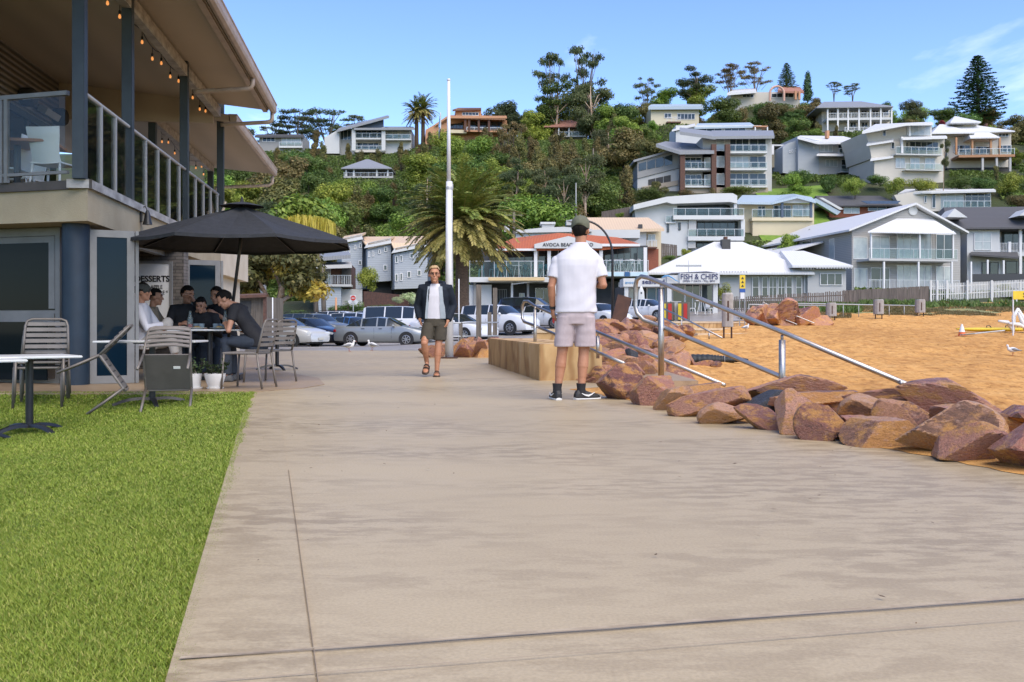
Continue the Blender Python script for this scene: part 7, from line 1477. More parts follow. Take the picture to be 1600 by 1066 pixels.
h = H('house with dark pyramid roof and white railed verandah among trees on the left hillside', 'house', 575, 186, 0, 280, rect=(533, 248, 616, 279)); h.w(541, 610, 262, 284, M_dkr, 2.4, 8, deep=4); h.hip(533, 612, 262.5, 249, M_r_grey, -1, 12, .40, .46); h.g(545, 570, 264, 271, 2.3, 4); h.g(575, 606, 264, 271, 2.3, 4); h.b(537, 614, 269.5, 275.5, 278, -.3, 2.7, M_w_lgrey, 'bars', 6)
for px in (541, 553, 589, 606): h.p(px, 262, 276, -.2, .3)
h = H('long low grey house half hidden by trees at the left of the hilltop', 'house', 440, 235, 0, 240, rect=(400, 208, 474, 232)); h.w(405, 473, 212, 240, M_w_mgrey, 0, 8, deep=4); h.r([(398, 212, -1), (476, 212, -1), (474, 210, 8), (402, 210, 8)], M_r_dark, .5); h.g(410, 430, 214, 222, -.05, 3); h.b(436, 472, 222, 228, 231, -1, 1, n=3); h.g(440, 470, 214, 226, -.03, 4, M_curt)
h = H('terracotta house with timber balcony and raised clerestory on the hilltop behind the flagpole', 'house', 735, 232, 6, 225, rect=(664, 168, 792, 212)); h.poly([(665, 203), (682, 193), (699, 181), (701, 181), (701, 228), (665, 228)], M_w_orange, -.3, 10); h.w(700, 792, 187, 225, M_w_orange, 2.6, 9, deep=4); h.r([(680, 194, -1), (699, 181.5, -1.4), (792, 182, -1.4), (790, 180.5, 9), (702, 180, 9)], M_w_orange, .5); h.w(700, 790, 182.5, 186.5, mat('copper_fascia', (.42, .20, .10), None), -1.2, .4, 'fascia'); h.g(703, 724, 190, 202, 2.5, 4, M_win, fm=M_w_brown); h.g(734, 785, 189, 202.5, 2.5, 6, M_win, fm=M_w_brown); h.b(729, 790, 198.5, 203.5, 207, -.8, 3.2, M_w_orange, 'bars', 5); h.w(700, 729, 203, 208, M_w_cream, -.4, 3, 'balcony_wall')
for px in (727, 733, 748, 764): h.p(px, 187, 206, -.6, .5, M_w_brown)
h.w(712, 752, 170.5, 182, M_w_orange, 4, 6, 'clerestory'); h.r([(707, 171.5, 3), (752, 169.5, 3), (752, 168.5, 11), (716, 168.5, 11)], M_w_brown, .4); h.g(722, 748, 175, 181, 3.95, 5); h.gx(686, 688.5, 194, 201, h.pt(665, 203, -.3).x)
h = H('small cream house with faded red hip roof among gum trees', 'house', 885, 225, 0, 218, rect=(848, 187, 924, 214)); h.w(856, 916, 197, 220, M_w_yel, 2, 8, deep=4); h.hip(850, 924, 197.5, 188, M_r_pink, -1, 12, .28, .62); h.g(873, 890, 200, 210, 1.9, 3); h.g(896, 912, 199, 210, 1.9, 3, M_curt); h.b(872, 915, 206, 212, 214, -.5, 2.5, M_w_lgrey, n=4)
for px in (873, 889): h.p(px, 198, 214, -.3, .3)
h = H('pale yellow box house with flat blue-grey roof below the umbrella gums', 'house', 1055, 215, 0, 195, rect=(1014, 163, 1100, 190)); h.w(1017, 1092, 167, 200, M_w_yel, 0, 9, deep=4); h.r([(1013, 166.5, -1), (1099, 166, -1), (1097, 163, 9), (1018, 163, 9)], M_r_blue, .7); h.g(1038, 1049, 177, 185, -.05, 2); h.g(1058, 1086, 177.5, 187, -.05, 5, M_win); h.b(1042, 1064, 183, 190, 192, -1.6, 1.6, M_w_brown, 'rail', 3)
h = H('pavilion house with pink arched portico on the crest', 'house', 1200, 235, 0, 165, rect=(1140, 132, 1256, 160)); h.w(1142, 1250, 144, 168, M_w_off, 2, 8, deep=4); h.r([(1136, 146, -1), (1182, 142, -1), (1180, 138, 8), (1145, 140, 8)], M_r_white, .5); h.r([(1215, 141.5, -.5), (1256, 143, -.5), (1250, 136, 8), (1218, 134.5, 8)], M_r_pink, .5); h.g(1160, 1178, 147, 153, 1.95, 3); h.g(1205, 1240, 146, 153, 1.95, 4)
mb = MB(); mb.tube([h.pt(1203, 158, -1), h.pt(1203, 146, -1)] + [h.pt(1214 - 11 * math.cos(a), 146 - 11 * math.sin(a), -1) for a in np.linspace(.2, 2.94, 9)] + [h.pt(1225, 146, -1), h.pt(1225, 158, -1)], .28, 8); mb.build('arched_portico', mat('pink_render', (.52, .32, .24), None), h.t); h.p(1243, 142, 156, -.4, .5, M_w_orange); h.p(1249, 143, 156, -.4, .5, M_w_orange)
h = H('white two-storey house with long colonnaded verandahs below the crest', 'house', 1335, 195, -3, 206, rect=(1282, 158, 1395, 205)); h.w(1284, 1390, 168, 212, M_w_off, 2.6, 9, deep=4); h.hip(1276, 1396, 167.5, 158.5, M_r_grey, -.8, 12, .2, .7); h.b(1292, 1394, 177, 184.5, 187, -.2, 2.8, M_w_white, 'bars', 8); h.b(1320, 1394, 199, 204, 206, -.2, 2.8, M_w_white, 'bars', 5)
for px in (1293, 1309, 1325, 1342, 1360, 1376, 1393): h.p(px, 168, 204, -.1, .3)
for a in (1297, 1312, 1328, 1345, 1363, 1379): h.g(a, a + 10, 171, 181, 2.55, 2, M_win if a % 2 else M_curt)
for a in (1328, 1346, 1364): h.g(a, a + 10, 189, 200, 2.55, 2)
h = H('light blue-grey house with curved side wall, white roof and glass balconies', 'house', 1295, 165, 8, 276, rect=(1222, 211, 1355, 270))
h.poly([(1223, 230), (1232, 223.5), (1246, 219.5), (1258, 218), (1258, 276), (1223, 270)], M_w_blue, 1.5, 9); h.poly([(1247, 213), (1280, 220), (1280, 276), (1247, 276)], M_w_blue, .6, 9); h.w(1278, 1348, 222, 276, M_w_lgrey, 1.0, 9, deep=4); h.r([(1246, 214, -.8), (1278, 222.5, -1.2), (1350, 221.5, -1.2), (1318, 213, 8), (1250, 212, 8)], M_r_white, .35); h.g(1281, 1301, 226, 238, .95, 3, M_curt); h.g(1309, 1338, 226, 240, .95, 4); h.b(1311, 1374, 232, 241, 244, -1.4, 2.4, M_w_lgrey, n=6); h.r([(1276, 241.5, -1.6), (1318, 242, -1.6), (1316, 239, 1), (1280, 239, 1)], M_r_white, .25); h.g(1290, 1309, 249, 261, .9, 3, M_curt); h.g(1314, 1330, 249, 265, .9, 2); h.g(1338, 1355, 249, 264, .9, 2, M_curt); h.b(1314, 1345, 258, 268, 270, -.8, 1.8, M_w_white, n=3)
for a, y in ((1233, 235), (1236.5, 234), (1242, 232), (1270.5, 227.5)): h.g(a, a + 2.4, y, y + 4.5, .55 if a > 1250 else 1.45, 1, fr=.04)
h.p(1364, 244, 268, -1.2, .3); h.w(1292, 1296, 204, 216, M_w_orange, 3, .8, 'chimney'); h.w(1205, 1226, 226, 228, M_w_white, 4, 6, 'carport_roof'); h.p(1207, 228, 242, 4.2, .4); h.w(1206, 1222, 239, 262, M_w_cream, 5, 4, 'carport_wall')
h = H('white three-storey boarded house with stacked glazed balconies', 'house', 1405, 153, 6, 290, rect=(1346, 190, 1480, 285))
h.poly([(1352, 207), (1416, 193.5), (1416, 222), (1358, 226)], M_w_off, 2, 9); h.poly([(1358, 226), (1398, 221), (1416, 221), (1416, 246), (1362, 248)], M_w_off, 1.2, 9); h.poly([(1366, 248), (1400, 244), (1474, 243), (1474, 290), (1366, 290)], M_w_off, .8, 9); h.w(1414, 1456, 194, 222, M_w_white, 2.2, 8); h.w(1396, 1476, 214, 246, M_w_off, 2.4, 8)
h.r([(1347, 205.5, -.5), (1415, 192.5, -.8), (1458, 192, -.8), (1455, 190.5, 9), (1368, 194, 9)], M_r_white, .4); h.r([(1354, 225.5, .4), (1396, 219, .2), (1396, 217, 2), (1356, 222, 2)], M_r_white, .3); h.r([(1410, 215.5, -1.4), (1480, 213.5, -1.4), (1478, 212, 2.4), (1412, 213, 2.4)], M_r_white, .35); h.r([(1360, 249, .2), (1396, 244, 0), (1396, 242, 2), (1362, 246, 2)], M_r_white, .3)
h.g(1417, 1454, 195, 212, 2.1, 4, M_curt); h.g(1421, 1466, 221, 236, 2.3, 5); h.g(1407, 1419, 222, 237, 2.3, 1); h.b(1400, 1472, 229, 240, 243, -.6, 3, M_w_white, n=6); h.g(1399, 1414, 246.5, 263, .75, 2, M_curt); h.g(1422, 1437, 246.5, 264, .75, 2, M_curt); h.g(1445, 1461, 246.5, 264, .75, 2, M_curt); h.b(1415, 1474, 255, 265, 267, -.4, 1.2, M_w_white, n=4)
h.g(1379, 1384.5, 202, 213, 1.95, 1); h.g(1392, 1398, 222, 233, 1.15, 1); h.p(1409, 214, 240, -.5, .3); h.p(1421, 193, 213, 1.0, .3)
h = H('house with overlapping pale pyramid roofs, timber posts and a glass-railed deck', 'house', 1525, 165, -5, 268, rect=(1456, 181, 1590, 262))
h.w(1480, 1580, 206, 262, M_w_off, 2, 9, deep=0); h.w(1480, 1580, 243, 268, M_dkr, 2.2, 8, 'undercroft', 4); h.hip(1456, 1524, 208, 194, M_r_white, -.6, 10, .42, .5); h.hip(1500, 1586, 206, 194, M_r_white, .4, 10, .1, .4); h.hip(1516, 1562, 215, 201, M_r_white, -1.2, 6, .1, .6); h.w(1505, 1526, 189, 198, M_w_off, 4, 5, 'lantern'); h.hip(1485, 1533, 191, 181.5, M_r_white, 2.2, 9, .45, .5); h.g(1508, 1523, 189.5, 193.5, 3.9, 3)
h.g(1490, 1518, 208, 215, 1.9, 4); h.g(1524, 1548, 218, 226, 1.9, 2, M_curt); h.g(1560, 1576, 208, 214, 1.9, 3); h.g(1490, 1516, 227, 238, 1.9, 3); h.g(1524, 1550, 229, 240, 1.9, 2); h.g(1560, 1580, 227, 238, 1.9, 3); h.b(1498, 1586, 233, 242.5, 245, -1.4, 3.4, mat('timber_deck', (.34, .17, .08), None), n=8)
for px in (1494, 1519, 1548, 1562): h.p(px, 215, 242, -.6, .3, mat('timber_post', (.40, .20, .09), None))
for px in (1535, 1557, 1578): h.p(px, 245, 268, -1.0, .35, M_w_lgrey)
h.w(1540, 1543.5, 193, 206, M_w_brown, 4, .8, 'chimney')
# -------- small timber kiosk behind the diners
h = H('small weathered timber shed beside the pale-trunked tree', 'shed', 390, 42, -6, 508, 'timber_shed'); h.w(352, 412, 464, 508, M_timber, 0, 2.5, deep=.4); h.r([(346, 463, -.4), (417, 460, -.4), (415, 458, 3), (348, 461, 3)], M_w_brown, .12); h.p(414, 461, 508, -.2, .12, M_w_brown); h.w(372, 392, 470, 490, M_dkr, -.03, .05, 'hatch')
h = H('small white kiosk roof edge beyond the parasol', 'kiosk', 390, 48, 0, 462, 'kiosk'); h.w(345, 392, 432, 462, M_w_lgrey, 0, 3, deep=2); h.r([(340, 424, -1), (376, 424, -1), (411, 438.5, -1), (409, 434, 3), (372, 420, 3), (340, 420, 3)], M_r_white, .15)
# -------- fences
def fence_line(label, cat, pts, m, gap, wv_, name='paling_fence', tops=.0, seed=1, group=None):
    p0 = P(*pts[0][:2], pts[0][3]); t = thing(name, label, cat, (p0.x, p0.y, 0), 0, group); rr = random.Random(seed); mb = MB(); rl = MB()
    for (a, ya, za, da), (b_, yb_, zb_, db) in zip(pts, pts[1:]):
        A, B = P(a, ya, da), P(b_, yb_, db); A0, B0 = P(a, za, da), P(b_, zb_, db); L_ = Vector((B.x - A.x, B.y - A.y)).length; n = int(L_ / gap); an_ = math.atan2(B.y - A.y, B.x - A.x)
        for k in range(n): f = (k + .5) / n; u = A.lerp(B, f); l = A0.lerp(B0, f); zt = u.z + rr.uniform(-tops, tops); mb.obox((u.x - p0.x, u.y - p0.y, (zt + l.z) / 2 - .1), (wv_ * rr.uniform(.9, 1.05), .02, zt - l.z + .2), (0, rr.uniform(-.02, .02), an_))
        for f in (.25, .8): rl.bar(A.lerp(A0, 1 - f) - V3(p0.x, p0.y - .04, 0), B.lerp(B0, 1 - f) - V3(p0.x, p0.y - .04, 0), .05, .08)
    mb.build('palings', m, t); rl.build('rails', m, t); return t
M_pal = mat('grey_palings', (.145, .12, .105), (.085, .07, .062), 2, .9, stretch=(4, 4, .4)); M_pick = mat('white_picket', (.55, .55, .54), None, rough=.7)
fence_line('weathered grey paling fence with gaps in front of the white-roofed cottage', 'fence', [(1128, 465, 490, 76), (1168, 463, 490, 76), (1318, 455, 487, 78)], M_pal, .17, .10, tops=.05)
fence_line('dark close-boarded paling fence in front of the big grey beach house', 'fence', [(1318, 454, 486, 78.2), (1452, 447, 476, 80)], M_pal, .115, .11, tops=.02, seed=2)
pk = fence_line('white picket fence with square posts at the back of the dune', 'fence', [(1454, 443, 466, 80), (1484, 443, 465, 80), (1600, 437, 459, 82), (1660, 434, 456, 83)], M_pick, .16, .07, 'picket_fence')
for px, d in ((1454, 80), (1464, 80), (1479, 80), (1511, 80.3), (1549, 81), (1587, 82)): c = P(px, 441, d); c0_ = P(px, 468, d); mb = MB(); o = Vector((pk.location.x, pk.location.y)); mb.box(c.x - o.x - .08, c.y - o.y - .12, c0_.z - .2, c.x - o.x + .08, c.y - o.y - .03, c.z + .15); mb.build('post', M_pick, pk)
fence_line('brown boarded fence under the stepped townhouses', 'fence', [(568, 455, 478, 84), (640, 462, 486, 82)], M_w_brown, .14, .14, 'board_fence')
fence_line('grey boarded fence on the slope left of the white modern house', 'fence', [(940, 331, 352, 128), (992, 322, 345, 128)], M_pal, .2, .2, 'board_fence')
fence_line('grey retaining fence below the white modern house', 'fence', [(1032, 380, 402, 112), (1058, 383, 402, 112)], M_pal, .2, .2, 'board_fence')
# -------- signs and poles by the road
t = thing('no_entry_sign', 'red no-entry sign with white plates above the parked wagons', 'sign', (X(552, 72), 72, Z(505, 72))); z = lambda y: Z(y, 72) - t.location.z; mb = MB(); mb.cyl((0, 0, 0), (0, 0, z(461)), .04, n=8); mb.build('post', M_galv, t); mb = MB(); mb.box(-.22, -.06, z(470.5), .22, -.042, z(461.5)); mb.build('plate', M_w_white, t); mb = MB(); mb.lathe([(.19, 0), (.19, .01)], n=20); mb.moved(Matrix.Translation((0, -.063, z(466))) @ Matrix.Rotation(R(90), 4, 'X')); mb.build('red_disc', mat('signal_red', (.45, .03, .02), None), t); mb = MB(); mb.box(-.12, -.085, z(466.6), .12, -.075, z(465.4)); mb.build('white_bar', M_w_white, t); mb = MB(); mb.prism([(-.42, z(471)), (-.2, z(467.5)), (-.2, z(475.5)), (.2, z(475.5)), (.2, z(467.5)), (.42, z(471)), (.2, z(474.5)), (-.2, z(474.5))][:1] + [(-.42, z(471)), (-.25, z(468.5)), (.25, z(468.5)), (.42, z(471)), (.25, z(476)), (-.25, z(476))][1:], -.058, -.045); mb.build('arrow_plate', M_w_white, t); text('NO\nENTRY', 'lettering', M_fdark, t, .12, .003, Matrix.Translation((0, -.062, z(473))) @ UPR)
def pole_(label, px, y0, y1, d, r, m, cat='pole', name='power_pole', arm=False):
    t = thing(name, label, cat, (X(px, d), d, Z(y1, d))); mb = MB(); mb.cyl((0, 0, -1), (0, 0, Z(y0, d) - Z(y1, d)), r, r * .75, n=8); mb.build('pole', m, t, smooth=True)
    if arm: mb = MB(); zt = Z(y0, d) - Z(y1, d); mb.box(-1, -.06, zt - .5, 1, .06, zt - .36); mb.build('cross_arm', m, t)
pole_('slim timber power pole on the wooded slope above the bistro', 927, 232, 290, 150, .13, M_timber); pole_('thin pale pole in front of the trees left of the man in the cap', 900, 286, 335, 118, .07, M_galv); pole_('timber power pole rising behind the bistro roof', 803, 330, 380, 102, .17, M_timber, arm=True); pole_('thin white pole right of the flagpole, before the big palm', 717, 436, 505, 40, .03, M_wpaint, name='thin_pole'); pole_('short orange-brown marker post by the hedge', 525, 465, 490, 74, .1, M_w_orange, 'post', 'marker_post'); pole_('television aerial mast on the chip shop roof', 1076, 407, 427, 76, .03, M_galv, 'aerial', 'aerial_mast', True); pole_('slim white post beside the pale-trunked tree', 426, 465, 500, 40, .03, M_wpaint, 'post', 'slim_post')
# ================================================================ trees, palms, shrubs and dune plants
LM = {'dark': leaf_mat('leaf_dark', [(0, (0.028, 0.073, 0.017)), (.5, (0.090, 0.148, 0.031)), (.85, (0.147, 0.250, 0.052)), (1, (0.258, 0.344, 0.086))], tr=.32),
      'light': leaf_mat('leaf_light', [(0, (0.052, 0.130, 0.017)), (.5, (0.192, 0.284, 0.043)), (.85, (0.337, 0.421, 0.073)), (1, (0.430, 0.533, 0.103))], tr=.32),
      'olive': leaf_mat('leaf_olive', [(0, (0.060, 0.073, 0.024)), (.5, (0.147, 0.147, 0.047)), (.85, (0.258, 0.223, 0.073)), (1, (0.377, 0.300, 0.112))], tr=.32),
      'gum': leaf_mat('leaf_gum', [(0, (0.038, 0.062, 0.028)), (.5, (0.099, 0.133, 0.056)), (.85, (0.171, 0.206, 0.086)), (1, (0.274, 0.292, 0.138))], hue=.03, tr=.5),
      'gold': leaf_mat('leaf_gold', [(0, (0.189, 0.206, 0.025)), (.6, (0.447, 0.430, 0.060)), (1, (0.721, 0.636, 0.138))], tr=.32),
      'pine': leaf_mat('leaf_pine', [(0, (0.030, 0.073, 0.030)), (.6, (0.076, 0.147, 0.060)), (1, (0.155, 0.241, 0.095))], tr=.1),
      'red': leaf_mat('leaf_red', [(0, (0.138, 0.035, 0.025)), (.6, (0.344, 0.086, 0.052)), (1, (0.515, 0.171, 0.086))], tr=.32),
      'flower': leaf_mat('leaf_flower', [(0, (0.171, 0.258, 0.086)), (.5, (0.515, 0.618, 0.274)), (1, (0.750, 0.750, 0.618))], tr=.32)}
M_bark = mat('grey_bark', (.20, .17, .135), (.11, .09, .07), 3, .9, stretch=(2, 2, .4)); M_barkp = mat('pale_bark', (.46, .36, .27), (.30, .20, .13), 2.2, .85, stretch=(1.5, 1.5, .5), pos=(.4, .6)); M_barkd = mat('dark_bark', (.065, .048, .035), (.035, .026, .02), 3, .9)
def mdata(o): me = o.data; bpy.data.objects.remove(o); return me
def crown_mesh(lobes, n, size, seed, up=.25, shell=.55, asp=.6, out=.9):
    rs = np.random.RandomState(seed); w_ = np.array([l[3] * l[4] + l[4] * l[5] for l in lobes]); w_ = w_ / w_.sum(); C = []; N = []
    for l, k in zip(lobes, w_):
        m = max(8, int(n * k)); d = rs.normal(size=(m, 3)); d /= np.linalg.norm(d, axis=1)[:, None]; r = shell + (1 - shell) * rs.rand(m) ** .6; gap = vnoise(d * 1.0, seed + int(l[0] * 91) % 50, 3.2); r = r * (1 + .16 * gap)
        keep = gap > -.75; p = d * r[:, None] * np.array(l[3:6]) + np.array(l[:3]) + rs.normal(0, size * .7, (m, 3)); p += .18 * l[3] * np.stack([vnoise(p, seed + q_, 1.6) for q_ in (1, 2, 3)], 1); C.append(p[keep]); N.append((d / np.array(l[3:6]) * min(l[3:6]))[keep])
    C = np.concatenate(C); N = np.concatenate(N); N /= np.linalg.norm(N, axis=1)[:, None] + 1e-9
    return leaf_cloud(C, size, rs, up, asp, N * out)
def limbs(trunks, m):
    mb = MB()
    for pts, rs_ in trunks: mb.tube(pts, rs_, 7)
    return mdata(mb.build('trunk', m, None, smooth=True))
VAR = {}
def variant(kind, seed):
    if (kind, seed) in VAR: return VAR[kind, seed]
    rr = random.Random(seed * 17 + hash(kind) % 1 if False else seed * 17 + len(kind)); L_ = []; tr_ = []
    if kind in ('broad', 'bush'):
        Ht = 10.0 if kind == 'broad' else 3.0; Rr = 4.2 if kind == 'broad' else 2.0; nl = 15 if kind == 'broad' else 9
        for k in range(nl):
            a = rr.uniform(0, 6.28); q = rr.random() ** .6; z = Ht * ((.22 if kind == 'broad' else .08) + .66 * rr.random()); pr = (1 - ((z / Ht - .42) / .64) ** 2) ** .5; q *= pr; s_ = Rr * (rr.uniform(.26, .46) if kind == 'broad' else rr.uniform(.36, .55)); L_.append((Rr * .78 * q * math.cos(a), Rr * .78 * q * math.sin(a), min(z, Ht - s_ * .7), s_, s_, s_ * rr.uniform(.6, .85)))
        tr_ = [([(0, 0, -.6), (.1, 0, Ht * .25), (0, .1, Ht * .6)], [.22 * Ht / 10, .17 * Ht / 10, .06])] + [([(0, 0, Ht * .22), (l[0] * .5, l[1] * .5, l[2] * .75), l[:3]], [.11, .07, .02]) for l in L_[:5]]; n, sz = (9500, .185) if kind == 'broad' else (4200, .095)
    elif kind == 'gum':
        Ht, Rr, n, sz = 14.0, 4.4, 6500, .17; lean = rr.uniform(-.8, .8); tr_.append(([(0, 0, -.8), (lean * .3, 0, 5), (lean, .3, 10), (lean * 1.1, .2, 12.6)], [.27, .21, .12, .04]))
        for k in range(11):
            a = rr.uniform(0, 6.28); z = rr.uniform(6.5, 13.2); q = rr.uniform(.8, 3.6) * (1.1 - abs(z - 9.8) / 8); e = (lean * z / 12 + q * math.cos(a), q * math.sin(a), z); s_ = rr.uniform(.9, 1.65); L_.append((*e, s_ * 1.15, s_ * 1.1, s_ * .62)); z0 = z - rr.uniform(1.5, 3.5); tr_.append(([(lean * z0 / 12, 0, z0), ((e[0] + lean * z0 / 12) * .55, e[1] * .5, z0 + .75 * (z - z0)), e], [.10, .07, .025]))
    elif kind == 'umbrella':
        Ht, Rr, n, sz = 13.0, 5.5, 5200, .17
        for k in range(3): a = k * 2.1 + rr.uniform(-.4, .4); tr_.append(([(0, 0, -.8), (.5 * math.cos(a), .5 * math.sin(a), 4.5), (1.9 * math.cos(a), 1.9 * math.sin(a), 9), (2.6 * math.cos(a), 2.6 * math.sin(a), 11.8)], [.24, .17, .10, .03]))
        for k in range(24): a = rr.uniform(0, 6.28); q = 4.4 * rr.random() ** .6; z = 12.5 - q * q * .13 - rr.choice([0, 0, 1.4, 2.8, 4]); s_ = rr.uniform(.7, 1.5); L_.append((q * math.cos(a), q * math.sin(a), z, s_ * 1.25, s_ * 1.2, s_ * .22)); tr_.append(([(q * .45 * math.cos(a), q * .45 * math.sin(a), z - 2.6), (q * .8 * math.cos(a), q * .8 * math.sin(a), z - .9), (q * math.cos(a), q * math.sin(a), z)], [.07, .05, .02]))
    elif kind == 'scrub':
        Ht, Rr, n, sz = 8.0, 2.6, 6000, .14
        for k in range(14): a = rr.uniform(0, 6.28); z = rr.uniform(1.2, 7.2); q = rr.uniform(.2, 1.7) * (1.15 - z / 9); s_ = rr.uniform(.5, .9); L_.append((q * math.cos(a), q * math.sin(a), z, s_ * .85, s_ * .85, s_ * 1.5)); tr_.append(([(.2 * math.cos(a), .2 * math.sin(a), -.5), (q * .6 * math.cos(a), q * .6 * math.sin(a), z * .6), (q * math.cos(a), q * math.sin(a), z + .5)], [.07, .05, .015]))
    elif kind == 'cypress':
        Ht, Rr, n, sz = 10.0, 1.7, 4200, .2
        for k in range(14): z = .8 + k * .68; s_ = 1.45 * (1 - (z / 11.5) ** 2) ** .7; L_.append((rr.uniform(-.25, .25), rr.uniform(-.25, .25), z, s_, s_, .85))
        tr_ = [([(0, 0, -.6), (0, 0, 9)], [.25, .05])]
    elif kind == 'norfolk':
        Ht, Rr, n, sz = 20.0, 5.8, 0, .3; tr_ = [([(0, 0, -1), (0, 0, 10), (0, 0, 20)], [.45, .28, .05])]; C = []; rs = np.random.RandomState(seed); z = 3.2
        while z < 19.6:
            f = (z - 2.5) / 17.5; Lb = 5.8 * (1 - f) ** .72 * (1 if z > 5 else .8) + .15; nb = 9 if z < 14 else 6; off = rr.random() * 6
            for k in range(nb):
                a = off + k * 6.283 / nb + rr.uniform(-.15, .15); Lq = Lb * rr.uniform(.75, 1.08); e = V3(math.cos(a) * Lq, math.sin(a) * Lq, z + .12 * Lq); tr_.append(([(0, 0, z), tuple(e * .6 + V3(0, 0, z * .4 - .05 * Lq)), tuple(e)], [.06, .04, .015])); m = int(30 * Lq / 2 + 10); t_ = .12 + .88 * rs.rand(m) ** .8
                lat = rs.normal(0, .30, m) * (.35 + .65 * np.sin(np.pi * np.clip(t_, 0, 1))); ctr = np.stack([math.cos(a) * Lq * t_ - math.sin(a) * lat, math.sin(a) * Lq * t_ + math.cos(a) * lat, z + .12 * Lq * t_ ** 2 - .06 * Lq * t_ + rs.normal(.05, .08, m)], 1); C.append(ctr)
            z += 1.12 * (1 - .45 * f)
        C = np.concatenate(C); VF = leaf_cloud(C, .26, rs, .8, .42)
    tm = limbs(tr_, {'gum': M_barkp, 'umbrella': M_bark}.get(kind, M_barkd))
    if kind != 'norfolk': VF = crown_mesh(L_, n, sz, seed, shell=.15 if kind in ('gum', 'umbrella') else .5, out=.35 if kind in ('gum', 'umbrella') else .8)
    VAR[kind, seed] = (tm, VF, Ht, Rr, {}); return VAR[kind, seed]
def tree(kind, seed, leaf, x, y, z, h, wd, label, cat='tree', name=None, group=None, rz=None):
    tm, VF, Ht, Rr, cache = variant(kind, seed)
    if leaf not in cache: cache[leaf] = mdata(pydata_np('crown', VF[0], VF[1], LM[leaf]))
    t = thing(name or {'bush': 'shrub', 'gum': 'gum_tree', 'umbrella': 'gum_tree', 'norfolk': 'norfolk_pine', 'cypress': 'cypress_tree', 'scrub': 'casuarina_tree'}.get(kind, 'tree'), label, cat, (x, y, z), random.uniform(0, 6.28) if rz is None else rz, group); t.scale = (wd / (2 * Rr), wd / (2 * Rr), h / Ht)
    for nm, me in (('trunk', tm), ('crown', cache[leaf])): o = bpy.data.objects.new(nm, me); COL.objects.link(o); o.parent = t
    return t
random.seed(4)
def hero(kind, seed, leaf, px, top, base, d, wpx, label, cat='tree', **k): x = X(px, d); z = Z(base, d); return tree(kind, seed, leaf, x, d, z, Z(top, d) - z, wpx / FP * d, label, cat, **k)
# ---- trees one can tell apart, on and near the skyline
hero('norfolk', 1, 'pine', 1528, 86, 208, 205, 112, 'tall dark conifer with tiered branches on the skyline at the right')
hero('norfolk', 2, 'pine', 1229, 98, 160, 243, 46, 'rounded bunya-like conifer behind the arched pavilion'); hero('cypress', 1, 'pine', 1262, 113, 158, 240, 17, 'narrow dark cypress right of the arched pavilion')
hero('umbrella', 1, 'gum', 915, 62, 262, 228, 78, 'tallest gum on the hill, flat leaf plates high above bare limbs'); hero('umbrella', 2, 'gum', 862, 82, 262, 230, 66, 'gum with scattered small leaf plates left of the tallest gum'); hero('gum', 1, 'gum', 930, 118, 275, 222, 88, 'broad-crowned gum under the tallest gum'); hero('gum', 2, 'dark', 868, 128, 250, 226, 84, 'dark dense gum left of the broad-crowned gum')
hero('broad', 1, 'gum', 905, 122, 225, 242, 104, 'broad grey-green tree filling the crest under the tallest gum'); hero('broad', 2, 'dark', 962, 148, 252, 220, 86, 'dark rounded tree on the crest left of the pale yellow box house'); hero('broad', 0, 'olive', 1002, 160, 226, 225, 60, 'olive tree just left of the pale yellow box house'); hero('broad', 4, 'gum', 848, 150, 225, 242, 74, 'grey-green tree on the crest left of the dark dense gum'); hero('broad', 3, 'gum', 790, 142, 225, 240, 76, 'spreading dark tree right of the terracotta house'); hero('broad', 4, 'light', 838, 168, 240, 225, 52, 'bright green round tree between the terracotta house and the red-roofed house')
hero('umbrella', 3, 'gum', 462, 170, 250, 245, 92, 'wide layered gum left of the hilltop skillion house'); hero('umbrella', 4, 'gum', 512, 166, 250, 248, 96, 'widest layered gum directly behind the hilltop skillion house'); hero('umbrella', 2, 'gum', 555, 180, 245, 252, 56, 'small layered gum above the skillion roof'); hero('umbrella', 1, 'gum', 430, 186, 250, 246, 70, 'layered gum nearest the restaurant eaves')
hero('umbrella', 4, 'gum', 1010, 114, 200, 236, 46, 'thin leaning gum above the pale yellow box house'); hero('gum', 3, 'gum', 1085, 104, 185, 238, 66, 'brownish gum right of the thin leaning gum'); hero('umbrella', 3, 'olive', 1140, 99, 165, 240, 58, 'flat-topped gum left of the arched pavilion'); hero('umbrella', 1, 'olive', 1180, 96, 160, 242, 56, 'flat-topped gum with a bare leaning trunk beside the pavilion')
for px, tp, bs, w_, lf, l in ((1040, 138, 180, 56, 'light', 'bright bushy tree left of the flat-topped gums'), (1090, 132, 185, 66, 'light', 'bright bushy tree under the flat-topped gums'), (1130, 150, 212, 66, 'dark', 'deep green round tree above the grey apartments'), (1425, 155, 200, 42, 'gum', 'round grey-green tree between the verandah house and the conifer'), (1385, 158, 205, 28, 'dark', 'dark tree at the end of the colonnaded verandah'), (1190, 160, 215, 50, 'dark', 'dark tree below the arched pavilion'), (1260, 160, 235, 72, 'olive', 'large brownish weeping tree between the grey apartments and the verandah house'), (1195, 168, 225, 36, 'light', 'bright green tree right of the grey apartment roof'), (1475, 168, 205, 52, 'dark', 'dark tree left of the tall conifer'), (1545, 168, 215, 50, 'olive', 'olive tree under the tall conifer'), (1225, 205, 245, 34, 'light', 'light tree left of the curved blue-grey house'), (1316, 182, 212, 34, 'dark', 'dark round tree in front of the colonnaded verandahs')):
    hero('broad', px % 5, lf, px, tp, bs, 205 if bs > 185 else 238, w_, l)
